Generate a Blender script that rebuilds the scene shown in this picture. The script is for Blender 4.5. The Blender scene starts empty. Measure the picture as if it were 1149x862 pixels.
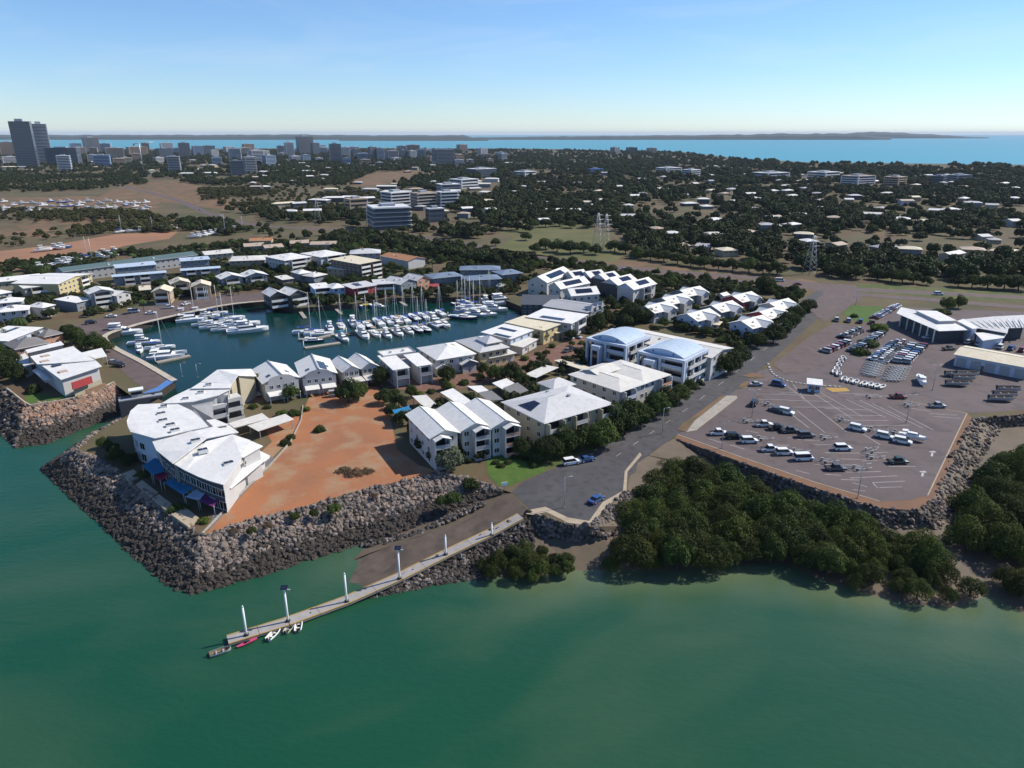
import bpy, bmesh, math, random
from math import sin, cos, pi, radians, hypot, atan2
from mathutils import Vector, Matrix, noise
from mathutils.geometry import delaunay_2d_cdt

sc = bpy.context.scene
col = sc.collection
# ------------------------------------------------------------------ camera
F, CX, CY, HY, H = 797.0, 574.5, 431.0, 150.0, 88.0     # focal length and horizon in photo pixels, camera height in metres
TH = math.atan((CY - HY) / F)
cd = bpy.data.cameras.new('camera')
cam = bpy.data.objects.new('camera', cd); col.objects.link(cam)
cam.location = (0, 0, H); cam.rotation_euler = (pi / 2 - TH, 0, 0)
cd.sensor_width = 36.0; cd.lens = 36.0 * F / 1149.0
cd.clip_start = 0.5; cd.clip_end = 90000
sc.camera = cam
# ------------------------------------------------------------------ sky and sun
SUN_AZ, SUN_EL = radians(20), radians(43)                # azimuth counted from +X (right) towards +Y (ahead)
w = bpy.data.worlds.new('World'); sc.world = w; w.use_nodes = True
nt = w.node_tree; bg = nt.nodes['Background']
sky = nt.nodes.new('ShaderNodeTexSky'); sky.sky_type = 'NISHITA'; sky.sun_disc = False
sky.sun_elevation = SUN_EL; sky.sun_rotation = pi / 2 - SUN_AZ
sky.altitude = 50; sky.air_density = 1.0; sky.dust_density = 0.0; sky.ozone_density = 7.0
tint = nt.nodes.new('ShaderNodeMixRGB'); tint.blend_type = 'MULTIPLY'; tint.inputs[0].default_value = 1.0; tint.inputs[2].default_value = (0.90, 0.965, 1.06, 1)   # white balance of the whole sky
nt.links.new(sky.outputs[0], tint.inputs[1])
tcw = nt.nodes.new('ShaderNodeTexCoord'); mpw = nt.nodes.new('ShaderNodeMapping'); mpw.inputs['Scale'].default_value = (2.2, 2.2, 13.0); mpw.inputs['Location'].default_value = (0.137, 2.324, 1.592)
nzw = nt.nodes.new('ShaderNodeTexNoise'); nzw.inputs['Scale'].default_value = 1.5; nzw.inputs['Detail'].default_value = 7; nzw.inputs['Roughness'].default_value = 0.55; nzw.inputs['Distortion'].default_value = 0.6   # thin wisps of cloud over the whole sky
mrw = nt.nodes.new('ShaderNodeMapRange'); mrw.inputs[1].default_value = 0.52; mrw.inputs[2].default_value = 0.78; mrw.inputs[4].default_value = 0.17
mxw = nt.nodes.new('ShaderNodeMixRGB'); mxw.inputs[2].default_value = (6.4, 6.6, 6.9, 1)
nt.links.new(tcw.outputs['Generated'], mpw.inputs[0]); nt.links.new(mpw.outputs[0], nzw.inputs[0]); nt.links.new(nzw.outputs[0], mrw.inputs[0]); nt.links.new(mrw.outputs[0], mxw.inputs[0]); nt.links.new(tint.outputs[0], mxw.inputs[1])
nt.links.new(mxw.outputs[0], bg.inputs[0]); bg.inputs[1].default_value = 0.118
sd = bpy.data.lights.new('sun', 'SUN'); sd.energy = 5.0; sd.angle = radians(0.55); sd.color = (1, 0.94, 0.84)
sun = bpy.data.objects.new('sun', sd); col.objects.link(sun)
sv = Vector((cos(SUN_EL) * cos(SUN_AZ), cos(SUN_EL) * sin(SUN_AZ), sin(SUN_EL)))
sun.rotation_euler = sv.to_track_quat('Z', 'Y').to_euler(); sun.location = sv * 400
sc.view_settings.view_transform = 'Standard'; sc.view_settings.look = 'None'
sc.view_settings.exposure = 0.25; sc.view_settings.gamma = 1.0; sc.view_settings.use_curve_mapping = False
sc.render.engine = 'CYCLES'
sc.cycles.use_denoising = True
sc.cycles.max_bounces = 5; sc.cycles.diffuse_bounces = 2; sc.cycles.glossy_bounces = 2
sc.cycles.transmission_bounces = 2; sc.cycles.transparent_max_bounces = 4; sc.cycles.volume_bounces = 0

# ------------------------------------------------------------------ helpers
LAND = 6.0
def P(px, py, z=LAND):
    """photo pixel -> point on the horizontal plane at height z"""
    a = (px - CX) / F; b = (CY - py) / F
    dy = cos(TH) + b * sin(TH); dz = -sin(TH) + b * cos(TH)
    t = (z - H) / dz
    return Vector((a * t, dy * t, z))
def Q(x, y, z):
    c, s = cos(TH), sin(TH)
    d = y * c - (z - H) * s; u = y * s + (z - H) * c
    return (CX + F * x / d, CY - F * u / d)
def T(x0, y0, s):
    return lambda a, b: (x0 + a / s, y0 + b / s)
t1 = T(0, 270, 7.18); t2 = T(0, 360, 7.18); t3 = T(120, 400, 5.745); t4 = T(270, 380, 7.18); t5 = T(420, 340, 7.18)
t6 = T(440, 420, 7.18); t7 = T(560, 380, 5.745); t8 = T(640, 340, 5.745); u1 = T(560, 280, 6.383); u2 = T(700, 300, 5.223)
u3 = T(120, 260, 6.63); u4 = T(250, 255, 6.383); u5 = T(400, 270, 5.745); u6 = T(860, 320, 3.976); u7 = T(760, 420, 3.379)
u8 = T(0, 130, 5.745); v1 = T(0, 120, 3.917); v2 = T(280, 130, 3.83); v3 = T(570, 130, 3.83); v4 = T(850, 130, 3.843)

def setp(o, label=None, cat=None, group=None, kind=None):
    if label: o['label'] = label
    if cat: o['category'] = cat
    if group: o['group'] = group
    if kind: o['kind'] = kind
    return o
def empty(name, loc, rz=0, label=None, cat=None, group=None):
    o = bpy.data.objects.new(name, None); o.empty_display_size = 0.5
    o.location = loc; o.rotation_euler = (0, 0, rz); col.objects.link(o)
    return setp(o, label, cat, group)
def inst(name, me, parent=None, loc=(0, 0, 0), rz=0, sc_=None, rot=None):
    o = bpy.data.objects.new(name, me); o.location = loc; o.rotation_euler = rot if rot else (0, 0, rz)
    if sc_: o.scale = sc_
    if parent is not None: o.parent = parent; KIDS.setdefault(parent.name, []).append(o)
    col.objects.link(o); return o
KIDS = {}                     # parent name -> its parts, kept here because obj.children searches the whole file
def copy_tree(o, parent=None):
    c = o.copy(); col.objects.link(c); c.parent = parent
    for ch in KIDS.get(o.name, ()): copy_tree(ch, c)
    return c
class Fr:
    """local frame: origin (x, y, z) and turn about z"""
    def __init__(s, o, a=0.0): s.o = Vector(o); s.a = a; s.c = cos(a); s.s = sin(a)
    def __call__(s, x, y, z=0.0): return Vector((s.o.x + s.c * x - s.s * y, s.o.y + s.s * x + s.c * y, s.o.z + z))
    def sub(s, x, y, z=0.0, a=0.0): return Fr(s(x, y, z), s.a + a)
ID = Fr((0, 0, 0))
class MB:
    def __init__(s, fr=ID): s.v = []; s.f = []; s.m = []; s.sm = []; s.mats = []; s.fr = fr
    def mi(s, m):
        if m not in s.mats: s.mats.append(m)
        return s.mats.index(m)
    def add(s, pts, faces, m, smooth=False, local=True):
        n = len(s.v); i = s.mi(m)
        s.v += [tuple(s.fr(*p)) if local else tuple(p) for p in pts]
        for f in faces: s.f.append(tuple(n + k for k in f)); s.m.append(i); s.sm.append(smooth)
    def box(s, x0, x1, y0, y1, z0, z1, m):
        s.add([(x0, y0, z0), (x1, y0, z0), (x1, y1, z0), (x0, y1, z0), (x0, y0, z1), (x1, y0, z1), (x1, y1, z1), (x0, y1, z1)],
              [(3, 2, 1, 0), (4, 5, 6, 7), (0, 1, 5, 4), (1, 2, 6, 5), (2, 3, 7, 6), (3, 0, 4, 7)], m)
    def prism(s, poly, z0, z1, m, mt=None):
        n = len(poly); pts = [(p[0], p[1], z0) for p in poly] + [(p[0], p[1], z1) for p in poly]
        a = sum(poly[i][0] * poly[(i + 1) % n][1] - poly[(i + 1) % n][0] * poly[i][1] for i in range(n))
        if a < 0: poly = poly[::-1]; pts = [(p[0], p[1], z0) for p in poly] + [(p[0], p[1], z1) for p in poly]
        s.add(pts, [tuple(range(n - 1, -1, -1))] + [(i, (i + 1) % n, n + (i + 1) % n, n + i) for i in range(n)], m)
        s.add(pts[n:], [tuple(range(n))], mt or m)
    def slab(s, poly, t, m):
        """a sloping plate: poly = 3-D points seen from above, t = thickness"""
        n = len(poly)
        a = sum(poly[i][0] * poly[(i + 1) % n][1] - poly[(i + 1) % n][0] * poly[i][1] for i in range(n))
        if a < 0: poly = poly[::-1]
        pts = [tuple(p) for p in poly] + [(p[0], p[1], p[2] - t) for p in poly]
        s.add(pts, [tuple(range(n)), tuple(range(2 * n - 1, n - 1, -1))] + [(i, n + i, n + (i + 1) % n, (i + 1) % n) for i in range(n)], m)
    def tube(s, a, b, r0, r1, m, n=6, cap=True):
        a = Vector(a); b = Vector(b); d = (b - a).normalized()
        u = d.orthogonal().normalized(); v = d.cross(u)
        pts = []
        for (c, r) in ((a, r0), (b, r1)):
            for i in range(n):
                t = 2 * pi * i / n; pts.append(tuple(c + u * (r * cos(t)) + v * (r * sin(t))))
        fs = [(i, (i + 1) % n, n + (i + 1) % n, n + i) for i in range(n)]
        if cap: fs += [tuple(range(n - 1, -1, -1)), tuple(range(n, 2 * n))]
        s.add(pts, fs, m, smooth=True)
    def loft(s, rows, m, smooth=False, closed=False, cap0=False, cap1=False):
        n = len(rows[0]); k = len(rows); pts = [p for r in rows for p in r]; fs = []
        for j in range(k - 1):
            for i in range(n if closed else n - 1):
                fs.append((j * n + i, j * n + (i + 1) % n, (j + 1) * n + (i + 1) % n, (j + 1) * n + i))
        if cap0: fs.append(tuple(range(n - 1, -1, -1)))
        if cap1: fs.append(tuple(range((k - 1) * n, k * n)))
        s.add(pts, fs, m, smooth)
    def mesh(s, name):
        me = bpy.data.meshes.new(name); me.from_pydata(s.v, [], s.f)
        for m in s.mats: me.materials.append(M[m])
        me.polygons.foreach_set('material_index', s.m); me.polygons.foreach_set('use_smooth', s.sm)
        me.update(); return me
    def build(s, name, parent=None, loc=(0, 0, 0), rz=0):
        return inst(name, s.mesh(name), parent, loc, rz)
def inpoly(x, y, poly):
    r = False; n = len(poly); j = n - 1
    for i in range(n):
        xi, yi = poly[i][0], poly[i][1]; xj, yj = poly[j][0], poly[j][1]
        if (yi > y) != (yj > y) and x < (xj - xi) * (y - yi) / (yj - yi) + xi: r = not r
        j = i
    return r
def sheet(name, outer, z, m, holes=(), kind='structure', parent=None, seg=None):
    """flat polygon (world xy) with holes"""
    vs = []; es = []
    for poly in [outer] + list(holes):
        n0 = len(vs); vs += [Vector((p[0], p[1])) for p in poly]
        es += [(n0 + i, n0 + (i + 1) % len(poly)) for i in range(len(poly))]
    r = delaunay_2d_cdt(vs, es, [], 0, 1e-4)
    V, Fs = r[0], r[2]; out = []
    for f in Fs:
        cx = sum(V[i].x for i in f) / len(f); cy = sum(V[i].y for i in f) / len(f)
        if inpoly(cx, cy, outer) and not any(inpoly(cx, cy, h) for h in holes): out.append(tuple(f))
    me = bpy.data.meshes.new(name); me.from_pydata([(v.x, v.y, z) for v in V], [], out); me.materials.append(M[m]); me.update()
    o = inst(name, me, parent)
    if kind and parent is None: o['kind'] = kind
    return o
def pp(pts, z=LAND): return [P(a, b, z) for a, b in pts]
def strip(name, line, wd, z, m, parent=None, kind='structure'):
    """a road: centre line in world xy, width(s)"""
    mb = MB(); rows = []
    n = len(line)
    for i in range(n):
        a = Vector(line[max(i - 1, 0)][:2]); b = Vector(line[min(i + 1, n - 1)][:2])
        d = (b - a).normalized(); nn = Vector((-d.y, d.x)); ww = wd[i] if isinstance(wd, (list, tuple)) else wd
        c = Vector(line[i][:2]); rows.append([(*(c - nn * ww / 2), z), (*(c + nn * ww / 2), z)])
    mb.loft(rows, m)
    o = mb.build(name, parent)
    if kind and parent is None: o['kind'] = kind
    return o
def smooth_line(pts, k=6):
    out = []; n = len(pts); V = [Vector(p[:2]) for p in pts]
    for i in range(n - 1):
        p0 = V[max(i - 1, 0)]; p1 = V[i]; p2 = V[i + 1]; p3 = V[min(i + 2, n - 1)]
        for j in range(k):
            t = j / k
            out.append(0.5 * ((2 * p1) + (p2 - p0) * t + (2 * p0 - 5 * p1 + 4 * p2 - p3) * t * t + (3 * p1 - p0 - 3 * p2 + p3) * t ** 3))
    out.append(V[-1]); return out

# ------------------------------------------------------------------ materials
M = {}
def mk(key, c1, c2=None, scale=0.3, rough=0.8, metal=0.0, c3=None, scale2=None, bump=0.0, bscale=None, rnd=0.0, spec=0.3, detail=6, trans=0.0, emit=None):
    m = bpy.data.materials.new(key); m.use_nodes = True; n = m.node_tree; b = n.nodes['Principled BSDF']
    b.inputs['Roughness'].default_value = rough; b.inputs['Metallic'].default_value = metal
    b.inputs['Specular IOR Level'].default_value = spec
    b.inputs['Base Color'].default_value = (*c1, 1)
    tc = n.nodes.new('ShaderNodeTexCoord'); out = None
    if c2:
        nz = n.nodes.new('ShaderNodeTexNoise'); nz.inputs['Scale'].default_value = scale; nz.inputs['Detail'].default_value = detail
        nz.inputs['Roughness'].default_value = 0.62
        n.links.new(tc.outputs['Object'], nz.inputs['Vector'])
        r = n.nodes.new('ShaderNodeValToRGB'); r.color_ramp.elements[0].position = 0.32; r.color_ramp.elements[1].position = 0.68
        r.color_ramp.elements[0].color = (*c1, 1); r.color_ramp.elements[1].color = (*c2, 1)
        n.links.new(nz.outputs[0], r.inputs[0]); out = r.outputs[0]
        if c3:
            z2 = n.nodes.new('ShaderNodeTexNoise'); z2.inputs['Scale'].default_value = scale2 or scale * 5; z2.inputs['Detail'].default_value = 4
            n.links.new(tc.outputs['Object'], z2.inputs['Vector'])
            r2 = n.nodes.new('ShaderNodeValToRGB'); r2.color_ramp.elements[0].position = 0.5; r2.color_ramp.elements[1].position = 0.66
            n.links.new(z2.outputs[0], r2.inputs[0])
            mx = n.nodes.new('ShaderNodeMixRGB'); mx.inputs[2].default_value = (*c3, 1)
            n.links.new(r2.outputs[0], mx.inputs[0]); n.links.new(out, mx.inputs[1]); out = mx.outputs[0]
    if rnd:
        oi = n.nodes.new('ShaderNodeObjectInfo'); hs = n.nodes.new('ShaderNodeHueSaturation')
        mr = n.nodes.new('ShaderNodeMapRange'); mr.inputs[3].default_value = 1 - rnd; mr.inputs[4].default_value = 1 + rnd
        n.links.new(oi.outputs['Random'], mr.inputs[0]); n.links.new(mr.outputs[0], hs.inputs['Value'])
        mr2 = n.nodes.new('ShaderNodeMapRange'); mr2.inputs[3].default_value = 0.5 - rnd * 0.045; mr2.inputs[4].default_value = 0.5 + rnd * 0.035
        mu = n.nodes.new('ShaderNodeMath'); mu.operation = 'FRACT'; m7 = n.nodes.new('ShaderNodeMath'); m7.operation = 'MULTIPLY'; m7.inputs[1].default_value = 7.31
        n.links.new(oi.outputs['Random'], m7.inputs[0]); n.links.new(m7.outputs[0], mu.inputs[0]); n.links.new(mu.outputs[0], mr2.inputs[0]); n.links.new(mr2.outputs[0], hs.inputs['Hue'])
        if out: n.links.new(out, hs.inputs['Color'])
        else: hs.inputs['Color'].default_value = (*c1, 1)
        out = hs.outputs[0]
    if out: n.links.new(out, b.inputs['Base Color'])
    if bump:
        nb = n.nodes.new('ShaderNodeTexNoise'); nb.inputs['Scale'].default_value = bscale or scale * 4; nb.inputs['Detail'].default_value = 5
        n.links.new(tc.outputs['Object'], nb.inputs['Vector'])
        bp = n.nodes.new('ShaderNodeBump'); bp.inputs['Strength'].default_value = bump; bp.inputs['Distance'].default_value = 0.2
        n.links.new(nb.outputs[0], bp.inputs['Height']); n.links.new(bp.outputs[0], b.inputs['Normal'])
    if trans:
        tr = n.nodes.new('ShaderNodeBsdfTranslucent'); ms = n.nodes.new('ShaderNodeMixShader'); ms.inputs[0].default_value = trans
        if out: n.links.new(out, tr.inputs[0])
        else: tr.inputs[0].default_value = (*c1, 1)
        n.links.new(b.outputs[0], ms.inputs[1]); n.links.new(tr.outputs[0], ms.inputs[2])
        n.links.new(ms.outputs[0], n.nodes['Material Output'].inputs[0])
    M[key] = m; return m
# ground
mk('land', (0.060, 0.064, 0.026), (0.135, 0.100, 0.054), 0.02, 0.95, c3=(0.105, 0.068, 0.040), scale2=0.06, bump=0.4, bscale=0.5)
mk('grass', (0.054, 0.078, 0.018), (0.090, 0.105, 0.032), 0.25, 0.95, c3=(0.12, 0.115, 0.04), scale2=0.12, bump=0.5, bscale=2)
mk('lawn', (0.046, 0.092, 0.014), (0.078, 0.130, 0.024), 0.4, 0.95, bump=0.4, bscale=3)
mk('park_grass', (0.072, 0.084, 0.024), (0.135, 0.118, 0.050), 0.03, 0.95, bump=0.3, bscale=1)
mk('verge', (0.200, 0.108, 0.062), (0.150, 0.088, 0.055), 0.2, 0.95, bump=0.3, bscale=1)
mk('dry', (0.190, 0.112, 0.060), (0.130, 0.080, 0.045), 0.05, 0.95, c3=(0.07, 0.072, 0.03), scale2=0.08, bump=0.3, bscale=1)
mk('red_earth', (0.345, 0.138, 0.060), (0.250, 0.115, 0.060), 0.07, 0.95, c3=(0.300, 0.190, 0.110), scale2=0.13, bump=0.35, bscale=1.2)
mk('orange_earth', (0.310, 0.155, 0.085), (0.23, 0.125, 0.075), 0.03, 0.95, bump=0.3, bscale=1)
mk('red_paving', (0.180, 0.085, 0.060), (0.135, 0.075, 0.056), 0.3, 0.85, c3=(0.19, 0.12, 0.09), scale2=0.9)
mk('asphalt', (0.058, 0.055, 0.058), (0.082, 0.077, 0.078), 0.12, 0.85, c3=(0.05, 0.047, 0.05), scale2=0.5, bump=0.15, bscale=5)
mk('asphalt_red', (0.105, 0.078, 0.072), (0.135, 0.098, 0.088), 0.08, 0.85, c3=(0.09, 0.07, 0.066), scale2=0.3)
mk('asphalt_yard', (0.098, 0.076, 0.074), (0.125, 0.098, 0.094), 0.06, 0.85, c3=(0.085, 0.068, 0.066), scale2=0.25)
mk('ramp', (0.088, 0.066, 0.050), (0.125, 0.094, 0.072), 0.35, 0.7, c3=(0.07, 0.055, 0.042), scale2=0.3)
mk('concrete', (0.34, 0.30, 0.25), (0.25, 0.22, 0.18), 0.5, 0.85, c3=(0.38, 0.35, 0.30), scale2=1.5)
mk('concrete_pale', (0.48, 0.42, 0.34), (0.38, 0.33, 0.26), 0.5, 0.85)
mk('kerb', (0.40, 0.33, 0.24), (0.30, 0.24, 0.17), 0.6, 0.9)
mk('grey_path', (0.150, 0.150, 0.155), (0.12, 0.12, 0.125), 0.3, 0.9)
mk('mud', (0.135, 0.100, 0.066), (0.085, 0.068, 0.048), 0.12, 0.75, bump=0.4, bscale=0.8)
mk('bank', (0.050, 0.042, 0.034), (0.032, 0.027, 0.023), 0.4, 0.95, bump=0.6, bscale=1.5)
mk('paint', (0.50, 0.48, 0.45), (0.30, 0.285, 0.27), 0.9, 0.8)
mk('paint_yellow', (0.42, 0.27, 0.06), (0.34, 0.2, 0.05), 1.0, 0.8)
mk('paint_blue', (0.06, 0.16, 0.42), (0.09, 0.2, 0.42), 0.6, 0.8)
mk('far_land', (0.030, 0.042, 0.036), (0.045, 0.055, 0.04), 0.002, 1.0)
# ================================================================== water
def water_mat(key, deep, murky, rough, bump, bs, attr=True, spec=0.5):
    m = bpy.data.materials.new(key); m.use_nodes = True; n = m.node_tree; b = n.nodes['Principled BSDF']
    b.inputs['Roughness'].default_value = rough; b.inputs['IOR'].default_value = 1.33; b.inputs['Specular IOR Level'].default_value = spec
    tc = n.nodes.new('ShaderNodeTexCoord')
    mp = n.nodes.new('ShaderNodeMapping'); mp.inputs['Scale'].default_value = (1, 1.7, 1); mp.inputs['Rotation'].default_value = (0, 0, 0.35)
    n.links.new(tc.outputs['Object'], mp.inputs[0])
    big = n.nodes.new('ShaderNodeTexNoise'); big.inputs['Scale'].default_value = 0.012; big.inputs['Detail'].default_value = 6; big.inputs['Distortion'].default_value = 1.2
    n.links.new(mp.outputs[0], big.inputs[0])
    mx = n.nodes.new('ShaderNodeMixRGB'); mx.inputs[1].default_value = (*deep, 1); mx.inputs[2].default_value = (*murky, 1)
    mr = n.nodes.new('ShaderNodeMapRange'); mr.inputs[1].default_value = 0.42; mr.inputs[2].default_value = 0.75; mr.inputs[3].default_value = 0.0; mr.inputs[4].default_value = 0.26
    n.links.new(big.outputs[0], mr.inputs[0])
    if attr:
        at = n.nodes.new('ShaderNodeAttribute'); at.attribute_name = 'murk'
        ad = n.nodes.new('ShaderNodeMath'); ad.operation = 'ADD'; ad.use_clamp = True
        n.links.new(mr.outputs[0], ad.inputs[0]); n.links.new(at.outputs['Fac'], ad.inputs[1]); n.links.new(ad.outputs[0], mx.inputs[0])
    else: n.links.new(mr.outputs[0], mx.inputs[0])
    n.links.new(mx.outputs[0], b.inputs['Base Color'])
    nz = n.nodes.new('ShaderNodeTexNoise'); nz.inputs['Scale'].default_value = bs; nz.inputs['Detail'].default_value = 6; nz.inputs['Roughness'].default_value = 0.6
    n.links.new(mp.outputs[0], nz.inputs[0])
    bp = n.nodes.new('ShaderNodeBump'); bp.inputs['Strength'].default_value = bump; bp.inputs['Distance'].default_value = 0.3
    n.links.new(nz.outputs[0], bp.inputs['Height']); n.links.new(bp.outputs[0], b.inputs['Normal'])
    M[key] = m
water_mat('harbour', (0.006, 0.060, 0.029), (0.130, 0.155, 0.085), 0.14, 0.5, 0.45)
water_mat('marina', (0.002, 0.026, 0.022), (0.006, 0.042, 0.034), 0.08, 0.2, 0.7, attr=False, spec=0.2)
water_mat('ocean', (0.040, 0.250, 0.300), (0.055, 0.30, 0.34), 0.35, 0.25, 0.05, attr=False)

# ================================================================== shoreline: top edge (z 6) and water line (z 0), photo pixels
SH_W = [((-160, 330), (-190, 372)), ((-60, 392), (-66, 442)), ((0, 432), (0, 483)), ((26, 455), (19, 501)), ((52, 453), (52, 497)), ((90, 447), (104, 476)), ((128, 431), (146, 460))]
SH_M = [((183, 445), (176, 452)), ((136, 470), (134, 477)), ((104, 488), (94, 496)), ((84, 506), (48, 526)), ((108, 514), (76, 552)), ((136, 534), (104, 577)), ((165, 554), (130, 602)),
        ((188, 569), (158, 627)), ((210, 587), (184, 650)), ((221, 598), (200, 660)), ((226, 603), (216, 665)), ((250, 594), (255, 655)), ((275, 586), (290, 645)), ((333, 573), (345, 628)),
        ((400, 553), (400, 610)), ((450, 541), (440, 601)), ((491, 531), (490, 580)), ((530, 538), (535, 561)), ((562, 549), (562, 553))]
SH_E = [((594, 575), (599, 600, 2.6), (603, 646, 0.0)), ((600, 577), (604, 600, 2.5), (606, 646)), ((637, 588), (640, 605, 2.5), (645, 640)), ((663, 591), (676, 605, 2.5), (700, 640)), ((682, 570), (715, 590, 2.5), (745, 641)),
        ((704, 551), (745, 565, 2.5), (800, 637)), ((707, 530), (760, 540, 2.5), (850, 632)), ((722, 510), (790, 528, 2.5), (880, 633)), ((757, 492), (820, 528, 2.5), (925, 652)),
        ((830, 518), (838, 537, 2.5), (960, 662)), ((915, 548), (920, 568, 2.5), (985, 670)), ((985, 570), (988, 592, 2.5), (1020, 678)), ((1030, 573), (1050, 594, 2.5), (1070, 682)),
        ((1048, 558), (1072, 572, 2.5), (1110, 668)), ((1066, 515), (1096, 522, 2.5), (1160, 695)), ((1092, 470), (1122, 480, 2.5), (1260, 690)), ((1160, 464), (1190, 474, 2.5), (1400, 670)), ((1330, 452), (1370, 462, 2.5), (1700, 640))]
top_w = pp([a for a, b in SH_W]); toe_w = pp([b for a, b in SH_W], 0.0)
top_m = pp([a for a, b in SH_M]); TZ = {15: 0.7, 16: 2.2, 17: 4.0, 18: 5.7}; toe_m = [P(*b, TZ.get(i, 0.0)) for i, (a, b) in enumerate(SH_M)]
top_e = [P(*r[0]) for r in SH_E]; toe_e = [P(*r[2]) if len(r[2]) == 3 else P(*r[2], 0.0) for r in SH_E]; mid_e = [P(*r[1]) for r in SH_E]
RAMP_L = pp([(574, 553)]) + [P(516, 588, 3.4), P(440, 612, 1.2), P(370, 640, -0.6), P(335, 655, -1.5)]
RAMP_R = pp([(594, 574)]) + [P(540, 602, 3.4), P(450, 648, 1.2), P(384, 682, -0.6), P(350, 700, -1.5)]
# marina basin (edge at z 6)
BASIN = [(172, 445), (196, 427), (126, 388), (118, 376), (180, 357), (250, 342), (300, 337), (330, 346), (395, 341), (440, 334), (500, 334), (552, 331), (590, 346), (606, 362),
         (560, 382), (498, 402), (430, 415), (360, 424), (280, 433), (240, 430), (214, 436), (186, 452)]
basin = pp(BASIN)
MZ = 3.4
coast = pp([(-900, 168), (-300, 168), (0, 168), (200, 167), (420, 166), (600, 167), (760, 170), (830, 178), (905, 182), (1149, 185), (1500, 186), (2200, 184)])
def lp(lst): return [(p.x, p.y) for p in lst]
land_poly = lp(top_w) + [(P(150, 446).x, P(150, 446).y), (P(172, 447).x, P(172, 447).y)] + lp(top_m) + [(RAMP_L[0].x, RAMP_L[0].y), (RAMP_R[0].x, RAMP_R[0].y)] + lp(top_e) + [(900, 260), (3600, 900)] + lp(coast[::-1]) + [(-5200, 800), (-700, 330)]
# the lock channel is part of the basin outline, so cut basin as a hole a little inside the land
sheet('ground', land_poly, LAND, 'land', holes=[lp(basin)])

# harbour water: grid with a murk attribute near the ramp and the mangrove shore
def seg_d(p, a, b):
    ab = b - a; t = max(0, min(1, (p - a).dot(ab) / max(ab.length_squared, 1e-6))); return (p - a - ab * t).length
mud_line = [Vector(p[:2]) for p in toe_e[1:]]
ramp_line = [Vector(P(400, 655, 0)[:2]), Vector(P(370, 658, 0)[:2])]
me = bpy.data.meshes.new('harbour_water'); vs = []; fs = []; mk_ = []
xs = [-1500, -700, -400] + [-250 + 3.2 * i for i in range(157)] + [400, 700, 1500]
ys = [-900, -400, -150] + [-40 + 3.2 * i for i in range(98)]
for y in ys:
    for x in xs:
        vs.append((x, y, 0.0)); p = Vector((x, y)); d = 999
        if -60 < x < 400 and 40 < y < 240:
            d = min(seg_d(p, mud_line[i], mud_line[i + 1]) for i in range(len(mud_line) - 1))
        nn = noise.noise(Vector((x * 0.03, y * 0.05, 3.1))) * 0.35 + noise.noise(Vector((x * 0.09, y * 0.12, 7.1))) * 0.2
        m1 = max(0, 1.0 - d / (22 + 20 * nn)) ** 1.6 * (0.62 + nn * 0.6) + max(0, 1.0 - d / 75) * 0.06
        d2 = (p - Vector((-36, 132))).length; m2 = max(0, 1 - d2 / 16) * 0.35
        mk_.append(min(1, max(0, m1 + m2 + nn * 0.03)))
n = len(xs)
for j in range(len(ys) - 1):
    for i in range(n - 1): fs.append((j * n + i, j * n + i + 1, (j + 1) * n + i + 1, (j + 1) * n + i))
me.from_pydata(vs, [], fs); at = me.attributes.new('murk', 'FLOAT', 'POINT'); at.data.foreach_set('value', mk_)
me.materials.append(M['harbour']); me.update(); o = inst('harbour_water', me); o['kind'] = 'structure'
# marina water + quay walls
sheet('marina_water', lp(basin), MZ, 'marina')
mb = MB(); n = len(basin)
for i in range(n):
    a, b = basin[i], basin[(i + 1) % n]
    mb.add([(a.x, a.y, LAND), (b.x, b.y, LAND), (b.x, b.y, MZ - 1.5), (a.x, a.y, MZ - 1.5)], [(0, 1, 2, 3)], 'bank')
o = mb.build('basin_wall'); o['kind'] = 'structure'
# ocean beyond the town and the far shore
sheet('ocean', [(-60000, 1700), (60000, 1700), (60000, 52000), (-60000, 52000)], 0.0, 'ocean')
def far_shore(name, pts, yb, depth):
    """pts = (photo x, height of the crest above the water line in photo pixels)"""
    mb = MB(); rows = [[], [], [], []]
    r = random.Random(5)
    xs_ = []
    for i in range(len(pts) - 1):
        k = max(2, int((pts[i + 1][0] - pts[i][0]) / 7))
        for j in range(k):
            t = j / k; xs_.append((pts[i][0] + (pts[i + 1][0] - pts[i][0]) * t, pts[i][1] + (pts[i + 1][1] - pts[i][1]) * t))
    xs_.append(pts[-1])
    for x, h in xs_:
        p = P(x, yb, 0.0); k = math.sqrt(p.x ** 2 + p.y ** 2) / F
        hh = max(0.5, h * k * 1.0 * (0.88 + 0.2 * r.random()))
        u = Vector((p.x, p.y)).normalized()
        for q, (dd, z) in enumerate(((0, -1), (60, hh * 0.6), (depth * 0.4, hh), (depth, -1))):
            rows[q].append((p.x + u.x * dd, p.y + u.y * dd, z))
    mb.loft(rows, 'far_land'); o = mb.build(name); o['kind'] = 'structure'
far_shore('far_shore', [(-900, 5), (-200, 4), (60, 4.2), (200, 4.5), (330, 5), (420, 4.3), (520, 4.8), (530, 2.5), (640, 3.6), (700, 4), (800, 4.6), (870, 6.0), (960, 5.4), (1000, 1.5)], 157.0, 900)
far_shore('far_point', [(380, 1), (440, 2.4), (500, 2.6), (548, 1.0)], 158.2, 300)
far_shore('far_headland', [(900, 1.0), (945, 4.5), (985, 6.2), (1015, 5.0), (1050, 3.2), (1085, 1.6), (1110, 0.8)], 155.4, 900)

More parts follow.
